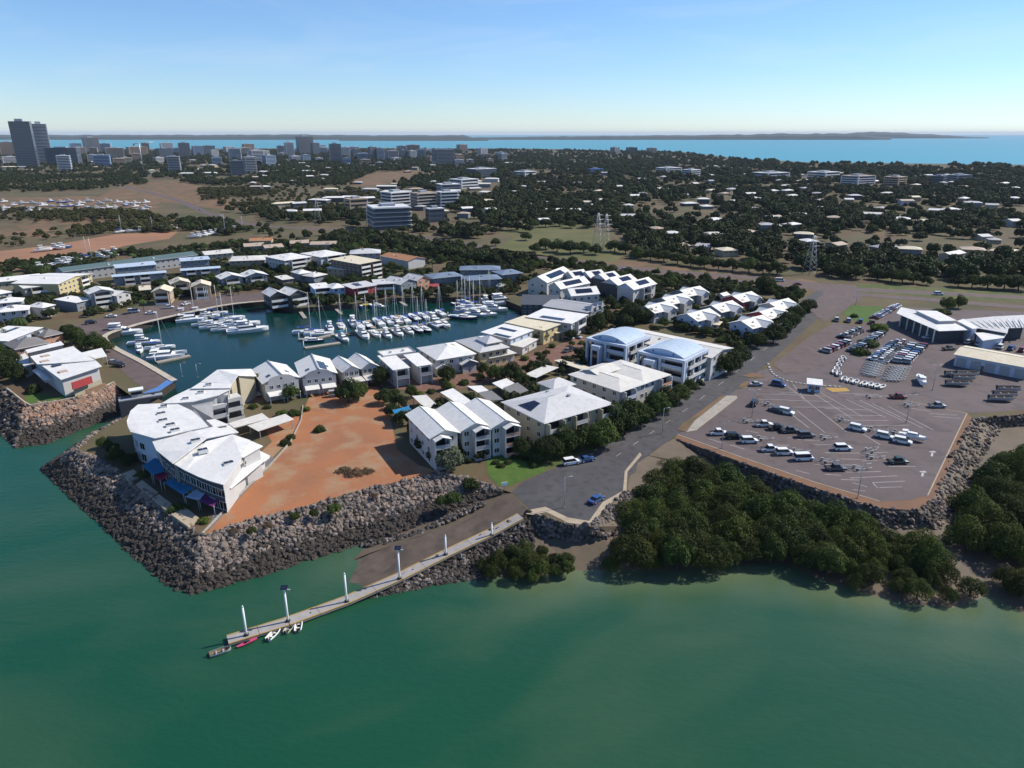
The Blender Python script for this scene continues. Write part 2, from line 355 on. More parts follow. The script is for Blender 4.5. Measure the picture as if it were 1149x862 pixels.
# ================================================================== banks
def bank(name, rows, m='bank'):
    mb = MB(); mb.loft([[tuple(p) for p in r] for r in rows], m); o = mb.build(name); o['kind'] = 'structure'; return o
def ext(top, toe, k=0.25):
    return [Vector((b.x + (b.x - a.x) * k, b.y + (b.y - a.y) * k, -1.6)) for a, b in zip(top, toe)]
bank('rock_bank', [top_w, toe_w, ext(top_w, toe_w)])
bank('rock_bank', [top_m, toe_m, ext(top_m, toe_m)])
bank('shore_bank', [top_e, mid_e], 'mud')
bank('mud_flat', [mid_e, toe_e, ext(mid_e, toe_e, 0.12)], 'mud')
# bare ground between the two revetments and the ramp
bank('ramp_bank', [[toe_m[i] + Vector((0, 0, 0.05 if i > 14 else -0.6)) for i in range(14, 19)], [Vector((*P(x, y, z)[:2], z - 0.15)) for x, y, z in ((375, 637, -0.5), (415, 620, 0.8), (465, 603, 2.0), (516, 588, 3.4), (574, 553, 6.0))]], 'mud')
mb = MB(); rws = []
for j in range(25):
    row = []
    for i in range(len(RAMP_L) - 1):
        for k in range(8 if i else 4):
            q = k / (8 if i else 4); p = RAMP_L[i].lerp(RAMP_L[i + 1], q).lerp(RAMP_R[i].lerp(RAMP_R[i + 1], q), j / 24); t_ = min(1, max(0, (3.5 - p.z) / 3.0)); p = p + Vector((0, 0, t_ * (0.42 * noise.noise(Vector((p.x * 0.22, p.y * 0.22, 1.7))) + 0.16 * noise.noise(Vector((p.x * 0.7, p.y * 0.7, 4.7)))))); row.append(tuple(p))
    rws.append(row)
mb.loft(rws, 'ramp', True); o = mb.build('boat_ramp'); o['kind'] = 'structure'
bank('ramp_side_bank', [[Vector((p.x, p.y, p.z - 0.1)) for p in RAMP_R], [P(603, 646, 0.0), P(560, 650, -0.5), P(500, 660, -0.8), P(410, 690, -1.2), P(370, 705, -1.6)]], 'bank')

# ================================================================== rocks (too small to pick apart singly)
def rock_mesh(r):
    bm = bmesh.new(); bmesh.ops.create_icosphere(bm, subdivisions=1, radius=1)
    for v in bm.verts: v.co *= 0.72 + 0.5 * r.random()
    vs = [v.co.copy() for v in bm.verts]; fs = [tuple(v.index for v in f.verts) for f in bm.faces]; bm.free(); return vs, fs
rr = random.Random(3); RK = [rock_mesh(rr) for _ in range(10)]
mk('rock_pale', (0.2184, 0.1755, 0.1443), (0.1404, 0.1108, 0.0936), 0.35, 0.95, c3=(0.27, 0.195, 0.15), scale2=0.25)
mk('rock_grey', (0.1188, 0.1044, 0.0950), (0.0720, 0.0619, 0.0562), 0.35, 0.95, c3=(0.25, 0.21, 0.19), scale2=0.5)
mk('rock_dark', (0.0372, 0.0298, 0.0248), (0.0620, 0.0508, 0.0409), 0.4, 0.9)
mk('rock_red', (0.2805, 0.1573, 0.1020), (0.2210, 0.1360, 0.0978), 0.3, 0.95, c3=(0.38, 0.26, 0.19), scale2=0.4)
def rocks(name, top, toe, n, size, label, cols, seed=1, tmax=1.08, jz=0.0, kind='stuff'):
    """cols(t) -> material for a rock at height fraction t (0 top .. 1 water line): wave-washed rocks are stained dark"""
    r = random.Random(seed); mb = MB()
    seglen = [(top[i + 1] - top[i]).length + (toe[i + 1] - toe[i]).length for i in range(len(top) - 1)]; tot = sum(seglen)
    for _ in range(n):
        q = r.random() * tot; i = 0
        while q > seglen[i] and i < len(seglen) - 1: q -= seglen[i]; i += 1
        s = q / seglen[i]; t = r.random() ** 0.9 * (tmax + 0.03) - 0.03
        a = top[i].lerp(top[i + 1], s); b = toe[i].lerp(toe[i + 1], s); p = a.lerp(b, t)
        k = size * (0.5 + 1.05 * r.random() ** 2.4); vs, fs = RK[r.randrange(10)]
        m3 = Matrix.Rotation(r.random() * 6.28, 3, 'Z') @ Matrix.Rotation(r.random() * 6.28, 3, 'X') @ Matrix.Diagonal((k * 1.2, k, k * 0.8))
        mb.add([tuple(m3 @ v + p + Vector((0, 0, k * 0.15 + jz))) for v in vs], fs, cols(t + 0.30 * (r.random() - 0.5) + 0.10 * noise.noise(Vector((p.x * 0.12, p.y * 0.12, 3))), r), local=False)
    o = mb.build(name); setp(o, label, 'rocks', None, kind); return o
def c_main(t, r): return 'rock_dark' if t > 0.50 else (r.choice(['rock_grey', 'rock_grey', 'rock_pale', 'rock_dark']) if t > 0.18 else r.choice(['rock_grey', 'rock_pale']))
def c_west(t, r): return 'rock_dark' if t > 0.62 else ('rock_grey' if t > 0.5 else r.choice(['rock_red', 'rock_red', 'rock_pale']))
def c_east(t, r): return r.choice(['rock_grey', 'rock_pale', 'rock_grey', 'rock_dark'])
def c_lot(t, r): return 'rock_dark' if t > 0.62 else r.choice(['rock_pale', 'rock_grey', 'rock_pale'])
rocks('rock_armour', top_m[1:11], toe_m[1:11], 7400, 0.54, 'grey boulder armour sloping from the white waterfront building into the harbour', c_main, 2)
rocks('rock_armour', top_m[10:19], toe_m[10:19], 5200, 0.52, 'pale boulder armour below the vacant red earth lot', c_lot, 4)
rocks('rock_armour', top_w[3:], toe_w[3:], 3000, 0.54, 'reddish boulder armour below the lawn of the left headland', c_west, 5)
rocks('rock_armour', top_w[1:4], toe_w[1:4], 2000, 0.7, 'dark boulder slope on the seaward side of the left headland', lambda t, r: r.choice(['rock_dark', 'rock_grey', 'rock_dark']), 6)
rocks('rock_armour', top_e[1:6], mid_e[1:6], 1300, 0.5, 'grey boulders below the kerb of the turning area', c_east, 7, tmax=1.5)
rocks('rock_armour', top_e[8:14], mid_e[8:14], 1300, 0.42, 'rubble slope between the boat trailer car park and the mangroves', c_east, 8, tmax=1.15)
rocks('rock_armour', top_e[13:17], mid_e[13:17], 800, 0.5, 'rubble slope along the right edge of the car park', c_east, 9, tmax=1.1)
rs_t = [Vector((p.x, p.y, p.z)) for p in RAMP_R]; rs_b = [P(604, 640, 0.3), P(560, 648, -0.3), P(505, 655, -0.3), P(425, 672, -0.6), P(380, 690, -1.4)]
rocks('rock_armour', rs_t, rs_b, 2600, 0.45, 'dark weedy boulders beside the floating walkway', lambda t, r: r.choice(['rock_dark', 'rock_dark', 'rock_grey']), 10)
rocks('rock_rubble', [P(400, 611, 0.1), P(465, 598, 1.6), P(535, 562, 5)], [P(420, 615, 0.4), P(475, 598, 1.8), P(545, 566, 5)], 330, 0.4, 'loose rubble along the upper edge of the boat ramp', lambda t, r: r.choice(['rock_dark', 'rock_grey']), 11)
# ================================================================== ground surfaces (sheets a little above the ground)
Z1, Z2, Z3, Z4 = LAND + 0.02, LAND + 0.045, LAND + 0.07, LAND + 0.10
def surf(name, pts, z, m): return sheet(name, lp(pp(pts)), z, m)
surf('vacant_lot', [(229, 601), (262, 563), (303, 522), (326, 496), (338, 470), (344, 452), (352, 436), (375, 430), (424, 434), (432, 452), (440, 478), (446, 505), (470, 522), (490, 529), (448, 540), (400, 551), (333, 571), (275, 584)], Z1, 'red_earth')
surf('red_paving', [(250, 448), (290, 452), (350, 437), (372, 424), (440, 436), (470, 440), (520, 436), (560, 425), (640, 402), (662, 385), (650, 376), (625, 388), (560, 408), (500, 425), (430, 418), (290, 436), (255, 440)], Z2, 'red_paving')
surf('verge_dry', [(290, 470), (340, 466), (338, 480), (300, 520), (288, 512), (305, 496)], Z1 + 0.008, 'red_earth')
surf('driveway', [(234, 596), (262, 566), (303, 524), (308, 514), (296, 512), (262, 548), (240, 574)], Z2, 'grey_path')
surf('road_apron', [(574, 552), (596, 573), (613, 571), (637, 583), (662, 586), (676, 566), (699, 552), (702, 530), (720, 509), (740, 494), (680, 502), (645, 516), (612, 530), (585, 542)], Z2, 'asphalt')
MAIN = smooth_line([Vector(p[:2]) for p in pp([(668, 528), (720, 493), (775, 456), (834, 411), (876, 377), (908, 347), (930, 333), (944, 325)])], 6)
MW = []
for i in range(len(MAIN)): MW.append(17 if i < 3 else (13 if i < 24 else 13 + (i - 24) * 0.45))
strip('road', MAIN, MW, Z3, 'asphalt')
HWY = smooth_line([Vector(p[:2]) for p in pp([(120, 205), (190, 222), (235, 240), (290, 253), (400, 259), (480, 267), (580, 284), (700, 300), (870, 314), (950, 324), (1050, 329), (1149, 334), (1330, 342)])], 6)
strip('highway', HWY, 10.5, Z2, 'asphalt_red')
HWY2 = smooth_line([Vector(p[:2]) for p in pp([(690, 303), (800, 313), (900, 322), (958, 330), (1050, 337), (1149, 345), (1330, 356)])], 6)
strip('highway', HWY2, 9, Z3 + 0.01, 'asphalt_red')
surf('junction', [(905, 345), (925, 330), (915, 318), (960, 320), (968, 334), (945, 350), (925, 362)], Z4, 'asphalt_red')
# car park and sales yard
CARPARK = [(760, 488), (776, 472), (836, 420), (866, 413), (884, 420), (955, 430), (1000, 446), (1085, 464), (1040, 556), (1022, 561), (988, 563), (915, 542), (830, 513)]
surf('car_park', CARPARK, Z2, 'asphalt_yard')
surf('sales_yard', [(868, 408), (903, 384), (935, 362), (965, 366), (1010, 345), (1200, 352), (1330, 420), (1330, 448), (1149, 460), (1090, 464), (1000, 446), (950, 430), (888, 422)], Z1, 'asphalt_yard')
surf('bare_ground', [(868, 410), (905, 380), (930, 366), (955, 372), (935, 384), (915, 412), (895, 420), (880, 419)], Z3, 'asphalt_red')
surf('verge_earth', [(757, 492), (760, 488), (830, 513), (915, 542), (988, 563), (1022, 561), (1040, 556), (1085, 464), (1092, 470), (1048, 558), (1030, 573), (985, 570), (915, 548), (830, 518)], Z1, 'verge')
surf('lawn', [(945, 352), (956, 343), (990, 344), (985, 360), (965, 362)], Z2, 'lawn')
surf('verge_grass', [(905, 344), (866, 380), (830, 408), (790, 440), (745, 474), (690, 502), (640, 516), (600, 533), (572, 546), (560, 538), (600, 515), (680, 486), (740, 455), (800, 420), (850, 385), (890, 350)], Z1, 'grass')
surf('front_lawn', [(547, 533), (560, 546), (572, 545), (612, 529), (604, 514), (575, 506), (545, 515)], Z2, 'lawn')
surf('park', [(545, 285), (585, 262), (640, 258), (680, 262), (700, 285), (690, 295), (600, 287)], Z2, 'park_grass')
surf('park', [(560, 262), (590, 247), (660, 250), (668, 262), (600, 268)], Z1, 'park_grass')
surf('highway_verge', [(700, 305), (640, 294), (600, 286), (640, 283), (700, 292), (760, 300), (880, 310), (930, 318), (925, 328), (870, 322), (780, 313)], Z1 + 0.01, 'dry')
surf('highway_verge', [(960, 328), (1149, 339), (1330, 349), (1330, 338), (1149, 329), (960, 318)], Z1, 'grass')
surf('bare_clearing', [(0, 258), (60, 242), (140, 243), (120, 256), (60, 266), (-60, 275), (-120, 262), (-60, 250)], Z1, 'dry')
surf('hardstand', [(-60, 300), (0, 282), (60, 275), (130, 263), (200, 260), (190, 268), (140, 276), (110, 284), (60, 296), (0, 306), (-60, 322)], Z1, 'orange_earth')
surf('dry_field', [(385, 206), (420, 194), (470, 191), (478, 198), (440, 206), (400, 210)], Z1, 'dry')
surf('dry_field', [(110, 222), (140, 205), (210, 203), (250, 220), (330, 240), (250, 236), (200, 228), (160, 226)], Z1, 'dry')
surf('storage_yard', [(-80, 232), (0, 222), (100, 220), (180, 226), (175, 240), (90, 240), (0, 236), (-60, 244)], Z2, 'dry')
surf('quay_road', [(62, 371), (100, 360), (180, 341), (250, 331), (300, 328), (300, 336), (250, 341), (180, 356), (118, 375), (126, 388), (196, 426), (172, 443), (150, 428), (118, 400), (105, 385)], Z2, 'asphalt_red')
surf('ramp_apron', [(590, 577), (598, 578), (613, 575), (637, 587), (663, 590), (680, 569), (703, 552), (704, 530), (720, 511), (718, 508), (701, 529), (699, 551), (676, 564), (661, 585), (637, 581), (612, 569), (596, 572)], Z3 + 0.01, 'kerb')
# quay edge coping
QW = smooth_line([Vector(p[:2]) for p in pp([(196, 428), (160, 407), (126, 389), (118, 377), (145, 367), (180, 358), (250, 343), (298, 338)])], 4)
mb = MB(); rows = []
for i, p in enumerate(QW):
    a = QW[max(0, i - 1)]; b = QW[min(len(QW) - 1, i + 1)]; d = (b - a).normalized(); nn = Vector((-d.y, d.x))
    rows.append([(*(p - nn * 1.1), LAND), (*(p - nn * 1.1), LAND + 0.3), (*(p + nn * 1.1), LAND + 0.3), (*(p + nn * 1.1), LAND)])
mb.loft(rows, 'concrete_pale'); o = mb.build('quay_coping'); o['kind'] = 'structure'
# ================================================================== building kit
def wallm(k, c, v=0.88): mk(k, c, tuple(x * v for x in c), 0.35, 0.85)
wallm('w_white', (0.52, 0.51, 0.49)); wallm('w_cream', (0.44, 0.39, 0.28)); wallm('w_grey', (0.36, 0.36, 0.37)); wallm('w_blue', (0.46, 0.58, 0.76)); wallm('w_bluewhite', (0.48, 0.54, 0.63))
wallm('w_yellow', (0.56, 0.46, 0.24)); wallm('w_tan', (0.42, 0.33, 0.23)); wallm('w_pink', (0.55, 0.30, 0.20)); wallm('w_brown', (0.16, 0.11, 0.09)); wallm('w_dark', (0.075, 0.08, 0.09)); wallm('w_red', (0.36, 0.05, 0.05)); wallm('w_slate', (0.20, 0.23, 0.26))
def roofm(k, c, v=0.86, rough=0.55): mk(k, c, tuple(x * v for x in c), 0.22, rough, c3=tuple(x * 0.84 for x in c), scale2=0.9)
roofm('r_white', (0.73, 0.71, 0.67), 0.86); roofm('r_offwhite', (0.64, 0.61, 0.55), 0.86); roofm('r_cream', (0.66, 0.58, 0.42)); roofm('r_grey', (0.42, 0.41, 0.41)); roofm('r_pgrey', (0.54, 0.53, 0.52), 0.9); roofm('r_blue', (0.17, 0.22, 0.29)); roofm('r_pblue', (0.44, 0.53, 0.62))
roofm('r_orange', (0.40, 0.19, 0.08)); roofm('r_green', (0.10, 0.15, 0.15)); roofm('r_tile', (0.20, 0.185, 0.175)); roofm('r_tan', (0.46, 0.36, 0.27)); roofm('r_dark', (0.08, 0.085, 0.095)); roofm('r_red', (0.34, 0.05, 0.04)); roofm('r_shade', (0.20, 0.195, 0.18))
mk('glass', (0.018, 0.022, 0.028), rough=0.08, spec=0.6); mk('glass_blue', (0.05, 0.075, 0.10), rough=0.10, spec=0.6)
mk('solar', (0.012, 0.016, 0.035), rough=0.15, spec=0.6); mk('trim', (0.66, 0.65, 0.62), rough=0.6); mk('metal', (0.42, 0.43, 0.44), rough=0.45, metal=0.4); mk('dark', (0.02, 0.02, 0.022), rough=0.8)
mk('timber', (0.24, 0.15, 0.09), (0.18, 0.11, 0.07), 0.8, 0.85); mk('deck', (0.42, 0.34, 0.24), (0.34, 0.27, 0.19), 0.7, 0.85)
mk('sail_purple', (0.16, 0.035, 0.16), rough=0.8, trans=0.25); mk('sail_blue', (0.03, 0.22, 0.42), rough=0.8, trans=0.25); mk('sail_pale', (0.42, 0.55, 0.68), rough=0.8, trans=0.25); mk('sail_maroon', (0.25, 0.02, 0.06), rough=0.8)
_wc = {}
def win_mesh(w, h, key):
    k = (round(w, 1), round(h, 1), key)
    if k not in _wc:
        w, h = k[0], k[1]; a = MB(); t = 0.09
        a.box(-w / 2, w / 2, -0.07, 0.05, 0, t, 'trim'); a.box(-w / 2, w / 2, -0.07, 0.05, h - t, h, 'trim')
        for x in (-w / 2, w / 2 - t): a.box(x, x + t, -0.07, 0.05, t, h - t, 'trim')
        a.box(-t / 2, t / 2, -0.06, 0.05, t, h - t, 'trim')
        g = MB(); g.box(-w / 2 + t, w / 2 - t, -0.03, 0.02, t, h - t, 'glass'); _wc[k] = (a.mesh('window'), g.mesh('pane'))
    return _wc[k]
def put_win(root, fr, x, y, z, w, h, ang, pane=True):
    a, g = win_mesh(w, h, 0); p = fr(x, y, z)
    o = inst('window', a, root, p, fr.a + ang); inst('pane', g, o)
    return o
def windows(root, fr, w, d, st, sh, face, n, ww=1.5, wh=1.3, z0=0.9, skip=()):
    """n windows per storey on one wall: F front (-y), K back (+y), L left (-x), R right (+x)"""
    if n <= 0: return
    L = w if face in 'FK' else d
    for s in range(st):
        for i in range(n):
            u = -L / 2 + L * (i + 0.5) / n
            if any(a < u < b for a, b in skip): continue
            x, y, a = {'F': (u, -d / 2, 0), 'K': (u, d / 2, pi), 'L': (-w / 2, u, -pi / 2), 'R': (w / 2, u, pi / 2)}[face]
            put_win(root, fr, x, y, z0 + s * sh, min(ww, L / n * 0.75), wh, a)
def balcony(root, fr, x0, x1, y, proj, z, rail='trim', roofed=False):
    mb = MB(fr); mb.box(x0, x1, y - proj, y + 0.05, z - 0.2, z, 'trim'); b = mb.build('balcony', root)
    r = MB(fr); r.box(x0, x1, y - proj + 0.002, y - proj + 0.06, z, z + 1.0, rail); r.box(x0 + 0.002, x0 + 0.06, y - proj + 0.06, y, z, z + 1.0, rail); r.box(x1 - 0.06, x1 - 0.002, y - proj + 0.06, y, z, z + 1.0, rail)
    r.build('railing', b)
    g = MB(fr); g.box(x0 + 0.5, x1 - 0.5, y - 0.04, y + 0.04, z + 0.05, z + 2.25, 'glass'); g.build('sliding_door', b)
    return b
def fins(root, fr, xs, y, proj, z, m):
    for x in xs:
        mb = MB(fr); mb.box(x - 0.15, x + 0.15, y - proj, y, 0, z, m); mb.build('side_wall', root)
def roof_planes(kind, w, d, h, rise, ov):
    X, Y = w / 2 + ov, d / 2 + ov; e = h; r = h + rise
    if kind == 'gaby': return [[(-X, -Y, e), (0, -Y, r), (0, Y, r), (-X, Y, e)], [(X, Y, e), (0, Y, r), (0, -Y, r), (X, -Y, e)]]
    if kind == 'gabx': return [[(-X, -Y, e), (X, -Y, e), (X, 0, r), (-X, 0, r)], [(X, Y, e), (-X, Y, e), (-X, 0, r), (X, 0, r)]]
    if kind == 'hip':
        if X >= Y:
            k = X - Y * 0.95
            return [[(-X, -Y, e), (X, -Y, e), (k, 0, r), (-k, 0, r)], [(X, Y, e), (-X, Y, e), (-k, 0, r), (k, 0, r)], [(-X, Y, e), (-X, -Y, e), (-k, 0, r)], [(X, -Y, e), (X, Y, e), (k, 0, r)]]
        k = Y - X * 0.95
        return [[(-X, Y, e), (-X, -Y, e), (0, -k, r), (0, k, r)], [(X, -Y, e), (X, Y, e), (0, k, r), (0, -k, r)], [(-X, -Y, e), (X, -Y, e), (0, -k, r)], [(X, Y, e), (-X, Y, e), (0, k, r)]]
    if kind == 'mono': return [[(-X, -Y, e), (X, -Y, e), (X, Y, r), (-X, Y, r)]]
    if kind == 'monol': return [[(-X, -Y, e), (X, -Y, r), (X, Y, r), (-X, Y, e)]]
    if kind == 'flat': return [[(-X, -Y, e), (X, -Y, e), (X, Y, e), (-X, Y, e)]]
    if kind == 'vault':
        n = 8; out = []
        for i in range(n):
            a0, a1 = -1 + 2 * i / n, -1 + 2 * (i + 1) / n; z = lambda q: e + rise * (1 - q * q)
            out.append([(X * a0, -Y, z(a0)), (X * a1, -Y, z(a1)), (X * a1, Y, z(a1)), (X * a0, Y, z(a0))])
        return out
def roof_at(pl, u, v):
    a, b, c = Vector(pl[0]), Vector(pl[1]), Vector(pl[2]); dd = Vector(pl[3]) if len(pl) > 3 else c
    return a.lerp(b, u).lerp(dd.lerp(c, u), v)
def solar(root, fr, pl, u0, u1, v0, v1, nx=5, ny=2, m='solar', name='solar_panel', lift=0.12):
    c = (roof_at(pl, u0, v0), roof_at(pl, u1, v0), roof_at(pl, u1, v1), roof_at(pl, u0, v1))
    nrm = (c[1] - c[0]).cross(c[3] - c[0]).normalized()
    if nrm.z < 0: nrm = -nrm
    q = lambda s, t: c[0].lerp(c[1], s).lerp(c[3].lerp(c[2], s), t)
    for i in range(nx):
        for j in range(ny):
            g = 0.03; mb = MB(fr)
            pts = [q((i + g) / nx, (j + g) / ny), q((i + 1 - g) / nx, (j + g) / ny), q((i + 1 - g) / nx, (j + 1 - g) / ny), q((i + g) / nx, (j + 1 - g) / ny)]
            mb.slab([tuple(p + nrm * lift) for p in pts], 0.07, m); mb.build(name, root)
def roof_box(root, fr, pl, u, v, a=0.8, b=0.8, c=0.6, m='metal', name='roof_vent'):
    p = roof_at(pl, u, v); mb = MB(fr); mb.box(p.x - a / 2, p.x + a / 2, p.y - b / 2, p.y + b / 2, p.z - 0.3, p.z + c, m); mb.build(name, root)
BR = random.Random(77)
def block(root, fr, w, d, h, roof='hip', rise=1.6, wall='w_white', rm='r_white', st=2, ov=0.6, win='FLR', balc=(), gable=None, rail='trim', plinth=None, nwin=None, detail=True, door=True):
    """one wing in frame fr (origin at the wing's centre on the ground): wall, roof (> ridge_cap, gutter), windows, balconies, door"""
    sh = h / st
    mb = MB(fr); mb.box(-w / 2, w / 2, -d / 2, d / 2, -0.3, h - 0.02, wall)
    X, Y = w / 2, d / 2
    if roof == 'gaby':
        for y, o in ((-Y, 1), (Y, -1)): mb.add([(-X, y, h - 0.02), (X, y, h - 0.02), (0, y, h + rise - 0.2)], [(0, 1, 2) if o > 0 else (2, 1, 0)], gable or wall)
    if roof == 'gabx':
        for x, o in ((-X, 1), (X, -1)): mb.add([(x, -Y, h - 0.02), (x, Y, h - 0.02), (x, 0, h + rise - 0.2)], [(2, 1, 0) if o > 0 else (0, 1, 2)], gable or wall)
    if roof == 'mono':
        mb.add([(-X, Y, h), (X, Y, h), (X, Y, h + rise - 0.1), (-X, Y, h + rise - 0.1)], [(3, 2, 1, 0)], wall)
        for x in (-X, X): mb.add([(x, -Y, h - 0.02), (x, Y, h - 0.02), (x, Y, h + rise - 0.1)], [(0, 1, 2)], wall)
    if roof == 'monol':
        mb.add([(X, -Y, h - 0.02), (X, Y, h - 0.02), (X, Y, h + rise - 0.1), (X, -Y, h + rise - 0.1)], [(0, 1, 2, 3)], wall)
        for y in (-Y, Y): mb.add([(-X, y, h - 0.02), (X, y, h - 0.02), (X, y, h + rise - 0.1)], [(0, 1, 2)], wall)
    if roof == 'vault':
        for y in (-Y, Y):
            pts = [(X * (-1 + i / 6), y, h - 0.02 + (rise - 0.1) * (1 - (-1 + i / 6) ** 2)) for i in range(13)]; mb.add(pts, [tuple(range(13))], wall)
    mb.build('wall', root)
    pls = roof_planes(roof, w, d, h, rise, ov)
    mr = MB(fr)
    for p in pls: mr.slab(p, 0.16, rm)
    ro = mr.build('roof', root)
    if roof == 'flat':
        pr = MB(fr); XX, YY = X + ov, Y + ov
        for a in ((-XX, XX, -YY - 0.12, -YY), (-XX, XX, YY, YY + 0.12), (-XX - 0.12, -XX, -YY - 0.12, YY + 0.12), (XX, XX + 0.12, -YY - 0.12, YY + 0.12)): pr.box(*a, h - 0.3, h + 0.35, wall)
        pr.build('parapet', ro)
    if detail:
        if roof in ('gaby', 'hip', 'gabx'):
            p = pls[0]
            if roof == 'gaby': a, b = p[1], p[2]
            elif roof == 'gabx': a, b = p[2], p[3]
            else: a, b = p[2], p[3]
            rc = MB(fr); rc.tube((a[0], a[1], a[2] + 0.02), (b[0], b[1], b[2] + 0.02), 0.11, 0.11, rm, 6); rc.build('ridge_cap', ro)
        if roof in ('hip', 'gabx'):
            for sgn in (-1, 1): g = MB(fr); g.box(-X - ov, X + ov, sgn * (Y + ov) - 0.08 + sgn * 0.085, sgn * (Y + ov) + 0.08 + sgn * 0.085, h - 0.16, h - 0.02, 'trim'); g.build('gutter', ro)
        if roof == 'gaby':
            for sgn in (-1, 1): g = MB(fr); g.box(sgn * (X + ov) - 0.08 + sgn * 0.085, sgn * (X + ov) + 0.08 + sgn * 0.085, -Y - ov, Y + ov, h - 0.16, h - 0.02, 'trim'); g.build('gutter', ro)
    skip = [(b[0], b[1]) for b in balc]
    for f in win:
        L = w if f in 'FK' else d
        n = (nwin or {}).get(f, max(1, int(L / 3.4)))
        windows(root, fr, w, d, st, sh, f, n, z0=min(0.95, sh * 0.35), wh=min(1.35, sh * 0.5), skip=skip if f == 'F' else ())
    for b in balc:
        x0, x1, proj = b[:3]
        for s in range(b[3] if len(b) > 3 else 0, st): balcony(root, fr, x0, x1, -Y, proj, 0.15 + s * sh, rail)
        fins(root, fr, (x0 - 0.15, x1 + 0.15), -Y, proj, h - 0.25, wall)
    if door and not balc:
        dm = MB(fr); dm.box(-w * 0.1 - 0.5, -w * 0.1 + 0.5, -Y - 0.06, -Y + 0.02, 0, 2.1, 'timber'); dm.build('door', root)
    return pls
def frame_AB(A, B, h, depth, ov=0.6, D=None):
    """frame from the front eave edge seen in the photo (A left, B right) at height h above the ground"""
    a = P(*A, LAND + h); b = P(*B, LAND + h); v = b - a; ang = atan2(v.y, v.x); w_ = v.length
    return frame_at(a, ang, w_, depth, ov)
def frame_at(a, ang, w_, depth, ov=0.6):
    c = Vector((a.x + cos(ang) * w_ / 2 - sin(ang) * depth / 2, a.y + sin(ang) * w_ / 2 + cos(ang) * depth / 2, LAND))
    return c, ang, max(2.0, w_ - 2 * ov), max(2.0, depth - 2 * ov)
FOOT = []                    # footprints: (x, y, radius), keep plants and scatter out of them
def note(c, w_, d_): FOOT.append((c.x, c.y, max(w_, d_) * 0.55))
def house(label, A, B, depth, h, name='house', cat='house', group=None, **k):
    ov = k.get('ov', 0.6); c, ang, w_, d_ = frame_AB(A, B, h, depth, ov)
    r = empty(name, c, 0, label, cat, group); k['ov'] = ov; note(c, w_, d_)
    pls = block(r, Fr((0, 0, 0), ang), w_, d_, h, **k); return r, Fr((0, 0, 0), ang), pls, w_, d_
def house_a(label, A, ang, w_, d_, h, name='house', cat='house', group=None, **k):
    ov = k.get('ov', 0.6); c, ang, w2, d2 = frame_at(P(*A, LAND + h), radians(ang), w_, d_, ov); note(c, w2, d2)
    r = empty(name, c, 0, label, cat, group); k['ov'] = ov
    return r, Fr((0, 0, 0), ang), block(r, Fr((0, 0, 0), ang), w2, d2, h, **k), w2, d2
def wing_a(root, A, ang, w_, d_, h, **k):
    ov = k.get('ov', 0.6); c, ang, w2, d2 = frame_at(P(*A, LAND + h), radians(ang), w_, d_, ov); k['ov'] = ov; note(c, w2, d2)
    fr = Fr((c.x - root.location.x, c.y - root.location.y, 0), ang)
    return fr, block(root, fr, w2, d2, h, **k), w2, d2
def wing(root, A, B, depth, h, **k):
    ov = k.get('ov', 0.6); c, ang, w2, d2 = frame_AB(A, B, h, depth, ov); k['ov'] = ov; note(c, w2, d2)
    fr = Fr((c.x - root.location.x, c.y - root.location.y, 0), ang)
    return fr, block(root, fr, w2, d2, h, **k), w2, d2
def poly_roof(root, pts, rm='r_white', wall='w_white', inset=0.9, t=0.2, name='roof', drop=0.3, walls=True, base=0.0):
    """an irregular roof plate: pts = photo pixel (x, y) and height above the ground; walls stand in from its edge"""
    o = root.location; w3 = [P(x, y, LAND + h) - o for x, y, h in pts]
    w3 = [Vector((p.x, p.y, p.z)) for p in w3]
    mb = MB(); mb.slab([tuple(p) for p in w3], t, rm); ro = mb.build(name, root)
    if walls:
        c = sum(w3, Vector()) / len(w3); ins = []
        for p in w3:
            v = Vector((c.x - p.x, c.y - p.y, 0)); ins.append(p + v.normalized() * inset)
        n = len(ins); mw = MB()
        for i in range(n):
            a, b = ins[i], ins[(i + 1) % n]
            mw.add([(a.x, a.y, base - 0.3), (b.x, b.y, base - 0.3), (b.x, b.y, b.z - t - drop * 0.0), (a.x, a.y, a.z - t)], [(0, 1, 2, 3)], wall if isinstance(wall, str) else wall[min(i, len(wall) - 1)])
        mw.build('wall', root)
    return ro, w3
def carport(label, pts, h=2.8, rm='r_offwhite', posts=True, name='carport', group=None):
    """open shelter: roof plate on posts; pts = the four roof corners in photo pixels"""
    w3 = [P(x, y, LAND + h) for x, y in pts]; c = sum(w3, Vector()) / len(w3)
    r = empty(name, (c.x, c.y, LAND), 0, label, 'carport', group); o = r.location
    mb = MB(); mb.slab([tuple(p - o) for p in w3], 0.15, rm); mb.build('roof', r)
    for p in w3:
        q = p - o; q = q * 0.9; mb = MB(); mb.box(q.x - 0.09, q.x + 0.09, q.y - 0.09, q.y + 0.09, 0, h - 0.14, 'metal'); mb.build('post', r)
    FOOT.append((c.x, c.y, 4)); return r
